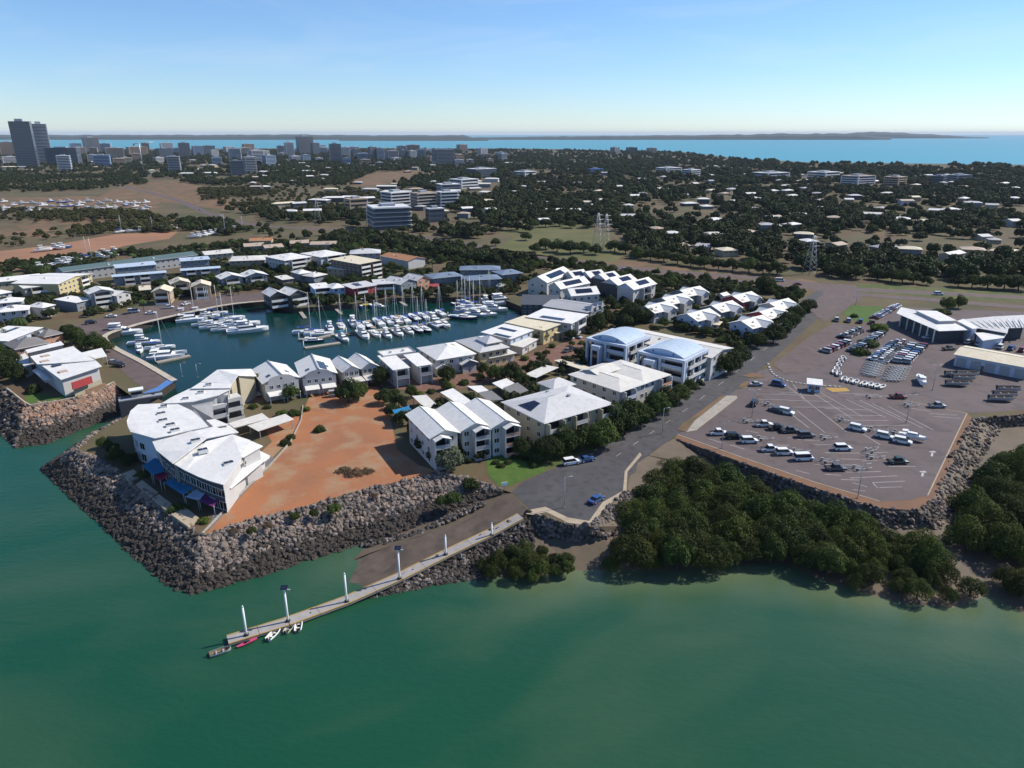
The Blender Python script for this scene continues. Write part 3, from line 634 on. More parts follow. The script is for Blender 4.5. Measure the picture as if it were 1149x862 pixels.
# ================================================================== apartment blocks along the road
# block with three parallel gables
r, fr, pls, w_, d_ = house_a('white three storey apartment block with three parallel gables beside the red earth lot', t6(305, 520), 27, 8.4, 19, 8.6, 'apartment_block', 'apartments',
    roof='gaby', rise=1.7, st=3, win='FL', nwin={'F': 2, 'L': 4}, balc=[(-3.2, 0.6, 2.2)], rm='r_white', rail='w_grey')
for A, dd, m_ in ((t6(555, 462), 18, 'w_white'), (t6(800, 437), 19, 'w_white')):
    f2, p2, w2, d2 = wing_a(r, A, 27, 8.4, dd, 8.6, roof='gaby', rise=1.7, st=3, win='FR', nwin={'F': 3, 'R': 4}, balc=[(-0.6, 3.3, 2.2)], wall=m_, rail='w_grey' if A[0] < 545 else 'w_pink')
    mb = MB(f2); mb.slab([(-0.9, -d2 / 2 - 2.5, 8.3), (1.4, -d2 / 2 - 2.5, 9.2), (1.4, -d2 / 2 + 1, 9.2), (-0.9, -d2 / 2 + 1, 8.3)], 0.12, 'r_white'); mb.slab([(1.4, -d2 / 2 - 2.5, 9.2), (3.8, -d2 / 2 - 2.5, 8.3), (3.8, -d2 / 2 + 1, 8.3), (1.4, -d2 / 2 + 1, 9.2)], 0.12, 'r_white'); mb.build('balcony_roof', r)
mb = MB(fr); mb.slab([(-3.6, -d_ / 2 - 2.5, 8.2), (-1.3, -d_ / 2 - 2.5, 9.1), (-1.3, -d_ / 2 + 1, 9.1), (-3.6, -d_ / 2 + 1, 8.2)], 0.12, 'r_white'); mb.slab([(-1.3, -d_ / 2 - 2.5, 9.1), (1.1, -d_ / 2 - 2.5, 8.2), (1.1, -d_ / 2 + 1, 8.2), (-1.3, -d_ / 2 + 1, 9.1)], 0.12, 'r_white'); mb.build('balcony_roof', r)
# grey hipped block
r, fr, pls, w_, d_ = house_a('long apartment block with pale grey hipped roof and one dark solar array', t7(290, 548), 36, 25.5, 20, 8.8, 'apartment_block', 'apartments',
    roof='hip', rise=2.6, st=3, win='FLR', wall='w_cream', rm='r_pgrey', nwin={'F': 7, 'L': 4, 'R': 3}, balc=[(-11.5, -6.5, 2.0), (-1.8, 2.2, 1.5), (7.5, 11.8, 2.0)], rail='w_white')
solar(r, fr, pls[2], 0.25, 0.62, 0.18, 0.62, 3, 3); roof_box(r, fr, pls[1], 0.4, 0.3); roof_box(r, fr, pls[0], 0.75, 0.8)
f2, p2, w2, d2 = wing_a(r, t7(350, 330), 36, 9, 8, 8.9, roof='hip', rise=1.6, st=3, win='', rm='r_pgrey', wall='w_cream', door=False)
# cream low roof block
r, fr, pls, w_, d_ = house_a('apartment block with broad cream roof stepping along the main road', t7(780, 345), 41, 13.5, 22, 8.6, 'apartment_block', 'apartments',
    roof='hip', rise=1.2, st=3, win='FLR', wall='w_white', rm='r_offwhite', nwin={'F': 4, 'L': 5, 'R': 3}, balc=[(-5.0, -0.5, 1.8)], rail='w_bluewhite')
f2, p2, w2, d2 = wing_a(r, t7(930, 292), 41, 14, 21, 8.6, roof='hip', rise=1.3, st=3, win='FR', rm='r_offwhite', wall='w_white', nwin={'F': 4, 'R': 3}, balc=[(1.5, 6.0, 1.8)], rail='w_pink')
f2, p2, w2, d2 = wing_a(r, t7(640, 240), 41, 11, 8, 9.4, roof='gabx', rise=1.1, st=3, win='', rm='r_offwhite', wall='w_white', door=False)
# ------------------------------------------------------------------ blue white modern blocks
def modern(label, A, ang, w_, d_, h, flip=False):
    c, an, w2, d2 = frame_at(P(*A, LAND + h), radians(ang), w_, d_, 0.0); note(c, w2, d2)
    r = empty('apartment_block', c, 0, label, 'apartments'); fr = Fr((0, 0, 0), an); X, Y = w2 / 2, d2 / 2
    mb = MB(fr); mb.box(-X + 1.2, X - 1.2, -Y + 1.6, Y - 0.4, 0, h - 0.5, 'w_bluewhite'); mb.build('wall', r)
    for i, (x0, x1) in enumerate(((-X, -X + 0.8), (X - 0.8, X), (-0.6, 0.3))):   # tall frame columns
        mb = MB(fr); mb.box(x0, x1, -Y, -Y + 1.0, 0, h - 0.9, 'w_bluewhite'); mb.build('column', r)
    mb = MB(fr); mb.box(-X, X, -Y, -Y + 1.6, h - 0.9, h, 'w_bluewhite'); mb.box(X - 1.2, X, -Y + 1.6, Y, h - 0.9, h, 'w_bluewhite'); mb.box(-X, -X + 1.2, -Y + 1.6, Y, h - 0.9, h, 'w_bluewhite'); mb.box(-X + 1.2, X - 1.2, Y - 1.2, Y, h - 0.9, h, 'w_bluewhite'); mb.build('roof_beam', r)
    for k in range(4): mb = MB(fr); y = -Y + 1.6 + k * (d2 - 2.6) / 3; mb.box(X - 0.8, X - 0.005, y, y + 0.8, 0, h - 0.9, 'w_bluewhite'); mb.build('column', r)
    mb = MB(fr); n = 9; xs = [-X + 1.3 + (2 * X - 2.6) * i / n for i in range(n + 1)]; zf = lambda x: h + 0.15 + 1.9 * (1 - (x / (X - 1.3)) ** 2)
    for i in range(n): mb.slab([(xs[i], -Y + 1.9, zf(xs[i])), (xs[i + 1], -Y + 1.9, zf(xs[i + 1])), (xs[i + 1], Y - 1.0, zf(xs[i + 1])), (xs[i], Y - 1.0, zf(xs[i]))], 0.18, 'r_pblue')
    ro = mb.build('roof', r)
    mb = MB(fr); pts = [(x, -Y + 2.3, zf(x) - 0.15) for x in xs]; mb.add(pts + [(xs[-1], -Y + 2.3, h - 0.6), (xs[0], -Y + 2.3, h - 0.6)], [tuple(range(n + 3))[::-1]], 'w_blue')
    pts = [(x, Y - 1.5, zf(x) - 0.15) for x in xs]; mb.add(pts + [(xs[-1], Y - 1.5, h - 0.6), (xs[0], Y - 1.5, h - 0.6)], [tuple(range(n + 3))], 'w_blue'); mb.build('gable_wall', ro)
    for x in (-X * 0.45, X * 0.4): mb = MB(fr); mb.tube((x, -Y + 2.24, h + 0.6), (x, -Y + 2.32, h + 0.6), 0.3, 0.3, 'glass', 10); mb.build('round_vent', ro)
    # projecting stair tower and terrace on the front
    mb = MB(fr); mb.box(-X * 0.55, -X * 0.12, -Y - 2.4, -Y - 0.01, 0, h * 0.86, 'w_bluewhite'); tw = mb.build('stair_tower', r)
    mb = MB(fr); mb.box(-X * 0.46, -X * 0.21, -Y - 2.47, -Y - 2.38, 0.6, h * 0.7, 'glass'); mb.build('window', tw)
    for s in range(3):
        balcony(r, fr, 0.5, X - 1.0, -Y + 1.6, 3.2 if s == 0 else 1.5, 0.2 + s * h / 3, 'w_bluewhite')
        balcony(r, Fr(fr(X - 1.2, 0), an + pi / 2), -Y + 2.6, Y - 2.0, 0, 1.9, 0.2 + s * h / 3, 'w_white')
        for xx in (-X + 2.2, -X * 0.75): put_win(r, fr, xx, -Y + 1.6, 0.9 + s * h / 3, 1.3, 1.8, 0)
    for k in range(3): windows(r, Fr(fr(0, 0), an), 2 * X - 2.4, d2 - 4, 3, h / 3, 'L', 4)
    return r
modern('blue white modern apartment block with vaulted roof, the left one of the pair', t8(100, 225), -40, 17.2, 18.2, 10.8)
modern('blue white modern apartment block with vaulted roof, the right one nearer the road', t8(430, 310), -40, 18.2, 18.6, 10.8)
c_, an_, w2, d2 = frame_at(P(*t8(915, 355), LAND + 8.6), radians(-42), 1, 17)
ax = P(*t8(915, 355), LAND + 8.6); ax = Vector((ax.x - cos(radians(-42)) * 42, ax.y - sin(radians(-42)) * 42, ax.z))
c, an, w2, d2 = frame_at(ax, radians(-42), 42, 16.5); r = empty('apartment_block', c, 0, 'long apartment block with cream roof directly behind the blue white modern pair', 'apartments'); note(c, 26, 16); FOOT.append((c.x + 14, c.y - 12, 9)); FOOT.append((c.x - 14, c.y + 12, 9))
pls = block(r, Fr((0, 0, 0), an), w2, d2, 8.6, roof='gabx', rise=1.3, st=3, win='FR', wall='w_white', rm='r_offwhite', nwin={'F': 9, 'R': 3})
for k in range(6): roof_box(r, Fr((0, 0, 0), an), pls[0], 0.14 + k * 0.14, 0.72, 0.7, 0.7, 0.5)
# white garden wall with tent awnings beside the modern block
mb = MB(); a = P(*t8(800, 520)); b = P(*t8(925, 445)); mb = MB(); u = (b - a).normalized(); nrm = Vector((-u.y, u.x, 0)) * 0.12
mb.prism([tuple((a - nrm)[:2]), tuple((b - nrm)[:2]), tuple((b + nrm)[:2]), tuple((a + nrm)[:2])], LAND - 0.2, LAND + 2.2, 'w_bluewhite'); o = mb.build('garden_wall'); setp(o, 'pale blue garden wall along the road verge by the modern apartments', 'wall')
# ================================================================== townhouses on the near side of the marina
def arch_unit(label, A, B, depth, h, sol=False):
    r, fr, pls, w_, d_ = house(label, A, B, depth, h, 'townhouse', 'townhouse', roof='gaby', rise=2.4, st=2, win='L', nwin={'L': 3}, wall='w_white', rm='r_white', door=False)
    # arched front parapet
    X = w_ / 2; n = 14; pts = []
    for i in range(n + 1):
        q = -1 + 2 * i / n; pts.append((X * 0.86 * q, 0.0, h - 0.6 + 2.6 * math.sqrt(max(0, 1 - (abs(q) ** 2.2)))))
    mb = MB(fr); yf = -d_ / 2 - 0.62
    ring = [(x, yf, z) for x, y, z in pts]; back = [(x, yf + 0.35, z) for x, y, z in pts]
    mb.add(ring + back, [tuple(range(n + 1)), tuple(range(2 * n + 1, n, -1))] + [(i, n + 1 + i, n + 2 + i, i + 1) for i in range(n)], 'w_offwhite' if 'w_offwhite' in M else 'w_white')
    mb.box(-X, X, yf, yf + 0.35, 0, h - 0.6, 'w_white'); mb.build('arched_front', r)
    for k, xx in enumerate((-X * 0.62, -X * 0.2, X * 0.22, X * 0.64)):
        put_win(r, fr, xx, yf, h - 2.4, 1.25, 1.3, 0)
    mb = MB(fr); mb.tube((0, yf - 0.03, h + 0.9), (0, yf + 0.02, h + 0.9), 0.38, 0.38, 'glass', 12); mb.build('round_window', r)
    for xx in (-X * 0.5, X * 0.5):
        mb = MB(fr); mb.box(xx - 1.6, xx + 1.6, yf - 0.05, yf + 0.02, 0.05, 2.4, 'w_grey'); mb.build('garage_door', r)
        mb = MB(fr); mb.slab([(xx - 2.3, yf, 3.1), (xx + 2.3, yf, 3.1), (xx + 2.3, yf - 3.2, 2.6), (xx - 2.3, yf - 3.2, 2.6)], 0.1, 'r_white'); mb.build('awning', r)
        for sx in (-2.1, 2.1): mb = MB(fr); mb.box(xx + sx - 0.07, xx + sx + 0.07, yf - 3.0, yf - 2.86, 0, 2.5, 'trim'); mb.build('post', r)
    for pl, u, v in ((pls[0], 0.45, 0.16), (pls[1], 0.45, 0.62)):
        p = pl
        solar(r, fr, pl, u - 0.1, u + 0.12, v, v + 0.12, 1, 1, 'glass_blue', 'skylight', 0.1)
    if sol: solar(r, fr, pls[1], 0.50, 0.92, 0.45, 0.95, 3, 5)
    mb = MB(fr); a, b = pls[0][1], pls[0][2]; mb.box(-0.18, 0.18, -d_ / 2 - 0.62, d_ / 2 + 0.6, h + 2.38, h + 2.62, 'r_grey'); mb.build('ridge_wall', r)
    return r
arch_unit('white townhouse with arched gable front, left of the arched pair by the marina', t4(178, 365), t4(478, 313), 16.5, 6.3)
arch_unit('white townhouse with arched gable front and solar panels, right of the arched pair', t4(482, 313), t4(780, 278), 17.5, 6.3, True)
r, fr, pls, w_, d_ = house('white townhouse pair with twin gables and white carport roofs in front', t4(822, 272), t4(970, 246), 13.5, 5.8, 'townhouse', 'townhouse', roof='gaby', rise=1.9, st=2, win='FL', nwin={'F': 3, 'L': 3}, wall='w_white', rm='r_white')
f2, p2, w2, d2 = wing(r, t4(972, 245), t4(1115, 220), 13.5, 5.8, roof='gaby', rise=1.9, st=2, win='FR', nwin={'F': 3, 'R': 3}, wall='w_white', rm='r_white')
carport('white carport roof of the twin gable townhouses, left half', [t4(845, 322), t4(966, 296), t4(1008, 338), t4(884, 362)], 3.0, 'r_offwhite')
carport('white carport roof of the twin gable townhouses, right half', [t4(976, 291), t4(1090, 270), t4(1146, 315), t4(1014, 337)], 3.0, 'r_offwhite')
# flat white stepped pair
r, fr, pls, w_, d_ = house_a('pair of flat roofed white townhouses with stepped roofs and dark recessed fronts', t5(150, 542), 28, 6.2, 17, 6.4, 'townhouse', 'townhouse', roof='mono', rise=0.5, st=2, win='L', nwin={'L': 4}, wall='w_white', rm='r_white', balc=[(-2.0, 2.0, 1.8, 1)], rail='w_grey')
f2, p2, w2, d2 = wing_a(r, t5(345, 512), 28, 5.8, 14, 6.6, roof='mono', rise=0.4, st=2, win='FR', nwin={'F': 2, 'R': 3}, wall='w_white', rm='r_white', balc=[(-1.9, 1.9, 1.8, 1)], rail='w_grey')
f2, p2, w2, d2 = wing_a(r, t5(262, 500), 28, 4.4, 15, 5.2, roof='flat', rise=0, st=2, win='F', nwin={'F': 1}, wall='w_grey', rm='r_pgrey')
f2, p2, w2, d2 = wing_a(r, t5(75, 432), 28, 12.0, 6.5, 7.0, roof='flat', rise=0, st=2, win='', wall='w_white', rm='r_white', door=False)
for k in range(2): roof_box(r, f2, p2[0], 0.3 + 0.4 * k, 0.5)
# hip house with gable garage
r, fr, pls, w_, d_ = house_a('large white house with pale hipped roof, two skylights and a grey gabled garage', t5(500, 462), 30, 16, 18, 6.3, 'house', 'house', roof='hip', rise=2.5, st=2, win='FLR', nwin={'F': 4, 'L': 3, 'R': 3}, wall='w_white', rm='r_white')
for u in (0.52, 0.68): solar(r, fr, pls[0] if w_ >= d_ else pls[1], u, u + 0.1, 0.45, 0.68, 1, 1, 'r_tan', 'skylight', 0.1)
f2, p2, w2, d2 = wing_a(r, t5(706, 500), 30, 6.6, 7.5, 3.6, roof='gaby', rise=1.4, st=1, win='', wall='w_slate', rm='r_white', gable='w_slate', door=False)
for xx in (-1.5, 1.5): mb = MB(f2); mb.box(xx - 1.2, xx + 1.2, -d2 / 2 - 0.06, -d2 / 2 + 0.02, 0.02, 2.3, 'w_white'); mb.build('garage_door', r)
f2, p2, w2, d2 = wing_a(r, t5(505, 530), 30, 5, 6, 3.4, roof='gaby', rise=1.2, st=1, win='F', nwin={'F': 1}, wall='w_white', rm='r_white')
# yellow house with garages
r, fr, pls, w_, d_ = house_a('cream yellow house with grey hipped roofs, solar panels and arched garages', t5(850, 400), 33, 13, 19, 6.6, 'house', 'house', roof='hip', rise=2.2, st=2, win='FLR', nwin={'F': 4, 'L': 4, 'R': 3}, wall='w_yellow', rm='r_pgrey', door=False)
solar(r, fr, pls[1], 0.25, 0.55, 0.25, 0.6, 3, 3); solar(r, fr, pls[3] if len(pls) > 3 else pls[0], 0.3, 0.6, 0.2, 0.5, 2, 2)
f2, p2, w2, d2 = wing_a(r, t5(925, 445), 33, 12.2, 8.5, 3.7, roof='hip', rise=1.6, st=1, win='', wall='w_yellow', rm='r_pgrey', door=False)
for k in range(5): mb = MB(f2); xx = -w2 / 2 + w2 * (k + 0.5) / 5; mb.box(xx - 0.75, xx + 0.75, -d2 / 2 - 0.06, -d2 / 2 + 0.02, 0.02, 2.4, 'w_white'); mb.build('garage_door', r)
f2, p2, w2, d2 = wing_a(r, t5(905, 330), 33, 7, 8, 8.6, roof='hip', rise=1.8, st=3, win='F', nwin={'F': 2}, wall='w_yellow', rm='r_pgrey', door=False)
# houses along the inner street
r, fr, pls, w_, d_ = house('white flat roofed house with two strips of dark solar panels by the marina', u1(85, 642), u1(252, 577), 15, 6.2, roof='mono', rise=0.5, st=2, win='FL', wall='w_bluewhite', rm='r_white', nwin={'F': 3, 'L': 3})
solar(r, fr, pls[0], 0.52, 0.68, 0.3, 0.85, 2, 5); solar(r, fr, pls[0], 0.03, 0.17, 0.1, 0.62, 2, 5)
f2, p2, w2, d2 = wing(r, u1(172, 702), u1(283, 642), 9, 3.4, roof='mono', rise=0.4, st=1, win='F', nwin={'F': 2}, wall='w_white', rm='r_offwhite')
r, fr, pls, w_, d_ = house('yellow walled house with broad cream skillion roof by the inner street', u1(322, 582), u1(462, 527), 20, 6.2, roof='mono', rise=0.6, st=2, win='FL', wall='w_yellow', rm='r_cream', nwin={'F': 3, 'L': 4})
f2, p2, w2, d2 = wing(r, u1(410, 600), u1(490, 585), 5, 3.2, roof='mono', rise=0.3, st=1, win='', wall='w_yellow', rm='r_cream')
r, fr, pls, w_, d_ = house('white two storey house with flat roof and a black solar strip, street corner', u1(522, 532), u1(642, 465), 22, 6.8, roof='mono', rise=0.4, st=2, win='FL', wall='w_white', rm='r_white', nwin={'F': 4, 'L': 4}, balc=[(-4, 4, 1.6, 1)])
solar(r, fr, pls[0], 0.12, 0.32, 0.25, 0.75, 2, 6)
# grey sawtooth block
r, fr, pls, w_, d_ = house('long grey metal roofed block with three sharp dormers facing the street', u1(640, 452), u1(762, 400), 24, 6.6, 'townhouse_row', 'townhouses', roof='gaby', rise=1.6, st=2, win='F', wall='w_slate', rm='r_grey', nwin={'F': 4})
for k in range(3):
    mb = MB(fr); x = -w_ / 2 + w_ * (k + 0.5) / 3; y = -d_ / 2 - 0.7
    mb.add([(x - 1.5, y, 6.4), (x + 1.5, y, 6.4), (x, y, 9.4), (x, y + 4.5, 8.0)], [(0, 1, 2), (1, 3, 2), (0, 2, 3)], 'r_grey'); mb.build('dormer', r)
# solar gables at the end of the basin
for i, (A, B, dp, lab) in enumerate(((u1(515, 335), u1(725, 318), 9, 'white steep gable with a large solar array, nearest of the stacked gables'), (u1(440, 285), u1(655, 240), 9, 'white steep gable with solar array, middle of the stacked gables by the basin'), (u1(345, 240), u1(530, 165), 12, 'big white double gable with solar array at the basin end'), (u1(530, 205), u1(645, 190), 10, 'small white gable with solar array behind the stacked gables'))):
    r, fr, pls, w_, d_ = house(lab, A, B, dp, 7.0, 'townhouse', 'townhouse', roof='gabx', rise=3.0, st=2, win='FL', wall='w_white', rm='r_white', ov=0.35, nwin={'F': 4, 'L': 2})
    solar(r, fr, pls[0], 0.22, 0.78, 0.25, 0.8, 6, 3)
for i, (A, B) in enumerate(((u1(655, 205), u1(775, 190)), (u1(765, 222), u1(880, 200)), (u1(850, 258), u1(1000, 222)), (u1(965, 290), u1(1132, 245)))):
    r, fr, pls, w_, d_ = house('white gabled townhouse with solar panels, %s from the left in the dark row of four' % ['first', 'second', 'third', 'fourth'][i], A, B, 11, 7.2, 'townhouse', 'townhouse', 'row of four solar gables', roof='gabx', rise=2.8, st=2, win='F', wall='w_white' if i == 3 else 'w_dark', rm='r_white', gable='w_bluewhite', nwin={'F': 4}, balc=[(-3.2, 3.2, 2.2, 0)], rail='w_dark')
    solar(r, fr, pls[0], 0.35, 0.8, 0.3, 0.85, 3, 3)
# dark jetty building at the basin end
r, fr, pls, w_, d_ = house('dark curved roof waterfront building shading the end of the basin', u1(150, 395), u1(430, 400), 16, 5.0, 'waterfront_building', 'building', roof='mono', rise=1.5, st=2, win='F', wall='w_dark', rm='r_dark', nwin={'F': 6})
# ------------------------------------------------------------------ cottages on the corner
def ctr(c, h, ang, w_, d_):
    p = P(*c, LAND + h); a = radians(ang); return Vector((p.x - cos(a) * w_ / 2 + sin(a) * d_ / 2, p.y - sin(a) * w_ / 2 - cos(a) * d_ / 2, LAND + h))
def house_c(label, c, h, ang, w_, d_, name='house', cat='house', group=None, **k):
    a = ctr(c, h, ang, w_, d_); ov = k.get('ov', 0.6); cc, an, w2, d2 = frame_at(a, radians(ang), w_, d_, ov); note(cc, w2, d2); k['ov'] = ov
    r = empty(name, cc, 0, label, cat, group); fr = Fr((0, 0, 0), an)
    return r, fr, block(r, fr, w2, d2, h, **k), w2, d2
def wing_c(root, c, h, ang, w_, d_, **k):
    a = ctr(c, h, ang, w_, d_); ov = k.get('ov', 0.6); cc, an, w2, d2 = frame_at(a, radians(ang), w_, d_, ov); note(cc, w2, d2); k['ov'] = ov
    fr = Fr((cc.x - root.location.x, cc.y - root.location.y, 0), an); return fr, block(root, fr, w2, d2, h, **k), w2, d2
COT = [((190, 240), 'w_white', 'leftmost of the white roofed cottages behind the modern apartments'), ((285, 192), 'w_slate', 'white roofed cottage behind the leftmost cottage, second from the left'), ((385, 147), 'w_slate', 'white roofed cottage farthest back in the left row of cottages'), ((435, 285), 'w_bluewhite', 'white roofed cottage with blue grey gable facing the modern apartments'),
       ((572, 236), 'w_slate', 'white roofed cottage in the middle of the cottage cluster'), ((690, 180), 'w_red', 'white roofed cottage with dark red wall near the highway hedge'), ((748, 326), 'w_bluewhite', 'white roofed cottage nearest the main road, above the pale hedge'), ((850, 272), 'w_red', 'white roofed cottage with red trimmed wall, second nearest the main road'), ((905, 222), 'w_white', 'rightmost white roofed cottage by the roundabout trees')]
for k, (c, wm, lab) in enumerate(COT):
    r, fr, pls, w_, d_ = house_c('%s' % lab, u2(c[0], c[1]), 4.9, 38, 16.5, 12.5, 'cottage', 'house', 'white roofed cottages at the corner', roof='gabx', rise=2.3, st=2, win='FLR', wall=wm, rm='r_white', gable=wm, nwin={'F': 4, 'L': 2, 'R': 2})
    f2, p2, w2, d2 = wing_c(r, u2(c[0] + 28, c[1] + 2), 4.8, 38, 7, 15, roof='gaby', rise=2.1, st=2, win='F', wall='w_white', rm='r_white', nwin={'F': 1}, door=False)
    roof_box(r, fr, pls[0], 0.3 + 0.05 * (k % 3), 0.55, 0.6, 0.6, 0.5); solar(r, fr, pls[0], 0.08, 0.2, 0.15, 0.35, 1, 1, 'r_tan', 'skylight', 0.1)
carport('pale carport roof between two white roofed cottages', [u2(515, 310), u2(580, 318), u2(560, 340), u2(500, 332)], 2.8, 'r_cream')
r, fr, pls, w_, d_ = house_c('small white outbuilding beside the red walled cottage near the highway hedge', u2(582, 160), 3.2, 38, 6, 5, 'outbuilding', 'shed', roof='gabx', rise=1, st=1, win='F')
# carports of the apartment blocks
CPS = [([t6(160, 175), t6(275, 165), t6(388, 268), t6(290, 295)], 'r_offwhite', 'cream carport roof behind the three gable apartments, left one'), ([t6(387, 145), t6(490, 112), t6(640, 215), t6(560, 262)], 'r_white', 'long white carport roof behind the three gable apartments'),
       ([t6(605, 95), t6(720, 90), t6(778, 130), t6(690, 148)], 'r_white', 'small white carport roof between the grey shade roofs'), ([t6(690, 148), t6(800, 130), t6(898, 205), t6(770, 215)], 'r_shade', 'dark olive carport roof, left of the two by the grey apartments'),
       ([t6(805, 70), t6(920, 32), t6(985, 70), t6(885, 118)], 'r_white', 'white carport roof nearest the inner street hedge'), ([t6(895, 110), t6(1010, 65), t6(1100, 130), t6(980, 172)], 'r_shade', 'dark olive carport roof, right of the two by the grey apartments'),
       ([t7(160, 232), t7(300, 170), t7(385, 185), t7(240, 252)], 'r_offwhite', 'cream carport roof standing alone beside the inner street'), ([t7(352, 140), t7(400, 132), t7(662, 205), t7(600, 222)], 'r_cream', 'long narrow cream carport roof below the modern apartments')]
for pts, m_, lab in CPS: carport(lab, pts, 2.9, m_)
# ================================================================== large white curved building on the point
base = P(*t3(480, 560)); R0 = empty('waterfront_building', (base.x, base.y, LAND), 0, 'large white waterfront building with fan shaped roofs curving along the rock wall', 'building')
def pr(pts, **k): return poly_roof(R0, [(*t3(a, b), h) for a, b, h in pts], **k)
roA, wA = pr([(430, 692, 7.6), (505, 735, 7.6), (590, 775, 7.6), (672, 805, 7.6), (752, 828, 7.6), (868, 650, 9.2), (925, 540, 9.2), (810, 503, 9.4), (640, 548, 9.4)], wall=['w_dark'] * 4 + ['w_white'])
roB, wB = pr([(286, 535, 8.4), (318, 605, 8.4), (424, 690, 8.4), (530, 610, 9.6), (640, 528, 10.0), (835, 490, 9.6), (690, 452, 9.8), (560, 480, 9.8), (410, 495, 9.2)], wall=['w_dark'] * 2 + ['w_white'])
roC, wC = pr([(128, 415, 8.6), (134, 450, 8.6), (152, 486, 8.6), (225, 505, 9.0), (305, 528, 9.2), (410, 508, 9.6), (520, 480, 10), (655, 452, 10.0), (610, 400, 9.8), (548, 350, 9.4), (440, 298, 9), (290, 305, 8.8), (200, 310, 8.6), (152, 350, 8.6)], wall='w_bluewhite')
roD, wD = pr([(350, 303, 9.2), (430, 256, 9.2), (532, 208, 9.2), (800, 208, 9.8), (715, 250, 9.8), (550, 292, 9.6), (440, 300, 9.4)], wall='w_white')
roE, wE = pr([(538, 207, 9.8), (600, 168, 9.8), (805, 174, 10.2), (798, 204, 10.2)], wall='w_white')
roF, wF = pr([(602, 166, 8.6), (712, 85, 9.2), (845, 122, 10.6), (806, 174, 10.0)], wall='w_cream')
roG, wG = pr([(714, 85, 9.25), (930, 80, 7.4), (965, 126, 7.4), (847, 122, 10.6)], wall='w_cream')
pr([(1005, 577, 8.2), (878, 650, 8.0), (820, 640, 8.6), (930, 545, 8.8)], wall='w_white', name='roof'); pr([(640, 410, 8.4), (700, 405, 8.4), (785, 440, 8.4), (690, 456, 8.4)], wall='w_white'); pr([(690, 455, 7.8), (790, 445, 7.8), (850, 490, 7.8), (660, 520, 7.8)], wall='w_white')
# long lower veranda roof on the lot side
pr([(758, 832, 5.0), (800, 850, 4.6), (1052, 640, 4.6), (985, 608, 5.0)], walls=False, name='veranda_roof'); pr([(900, 640, 3.2), (985, 700, 3.2), (1050, 650, 3.2), (980, 610, 3.2)], wall='w_white', name='veranda_roof', inset=1.5)
def wall_quad(root, a, b, z0, z1, m, name):
    mb = MB(); o = root.location; a = P(*a, LAND + z1) - o; b = P(*b, LAND + z1) - o; u = (b - a); u.z = 0; u.normalize(); n_ = Vector((-u.y, u.x, 0)) * 0.15
    mb.prism([(a.x - n_.x, a.y - n_.y), (b.x - n_.x, b.y - n_.y), (b.x + n_.x, b.y + n_.y), (a.x + n_.x, a.y + n_.y)], z0, z1, m); return mb.build(name, root)
# grey sloping flanks and bright balcony ends facing the courtyard
for a, b, c in (((545, 315), (680, 290), (688, 400)), ((700, 252), (780, 248), (782, 372))):
    poly_roof(R0, [(*t3(*a), 9.6), (*t3(*b), 9.0), (*t3(*c), 4.2), (*t3(a[0] + 60, a[1] + 82), 5.0)], rm='r_grey', wall='w_grey', name='side_roof')
for c in ((708, 335), (805, 290)):
    p = P(*t3(*c), LAND + 5.5) - R0.location; fr = Fr((p.x, p.y, 0), radians(40))
    mb = MB(fr); mb.box(-2.6, 2.6, -1.6, 2.4, -0.2, 7.0, 'w_white'); mb.build('bay', R0)
    for s in range(2): balcony(R0, fr, -2.4, 2.4, -1.6, 1.3, 0.3 + s * 3.3, 'w_white')
# rooflights
for i, (x, y, ro, wv) in enumerate(((350, 372, roC, 8.9), (362, 416, roC, 9.1), (410, 444, roC, 9.5), (440, 478, roC, 9.7), (572, 545, roB, 9.8), (618, 608, roA, 9.2), (785, 692, roA, 8.5), (368, 325, roD, 9.15), (508, 275, roD, 9.45), (605, 235, roD, 9.6), (655, 185, roE, 10.1))):
    p = P(*t3(x, y), LAND + wv) - R0.location; fr = Fr((p.x, p.y, p.z), radians(35 if i < 7 else 20)); mb = MB(fr)
    s = 1.0 if i < 7 else 0.8
    mb.box(-1.15 * s, 1.15 * s, -0.75 * s, 0.75 * s, -0.5, 0.42, 'trim'); k_ = mb.build('rooflight', ro)
    for xx in (-0.55, 0.55): mb = MB(fr); mb.box((xx - 0.5) * s, (xx + 0.5) * s, -0.65 * s, 0.65 * s, 0.43, 0.47, 'glass'); mb.build('pane', k_)
# dark recessed windows under the eaves on the sea side
for wv, i0, i1, n_ in ((wA, 0, 4, 8), (wB, 0, 2, 6), (wC, 0, 3, 4)):
    c = sum(wv, Vector()) / len(wv)
    for k in range(n_):
        q = (i1 - i0) * (k + 0.5) / n_; i = i0 + int(q); a, b = wv[i], wv[i + 1]; p = a.lerp(b, q - int(q)); v = Vector((c.x - p.x, c.y - p.y, 0)).normalized(); p = p + v * 0.82
        u = b - a; put_win(R0, Fr((p.x, p.y, 0), atan2(u.y, u.x)), 0, 0, 3.9, 2.2, 2.0, 0); put_win(R0, Fr((p.x, p.y, 0), atan2(u.y, u.x)), 0, 0, 0.6, 2.2, 2.1, 0)
# windows along the lot side
for k in range(9):
    a = P(*t3(765, 800), LAND + 7.2); b = P(*t3(985, 610), LAND + 7.2); p = a.lerp(b, (k + 0.5) / 9) - R0.location; u = b - a
    put_win(R0, Fr((p.x + 0.9 * -0.9, p.y, 0), atan2(u.y, u.x)), 0, 0.6, 5.6, 1.5, 1.2, 0)
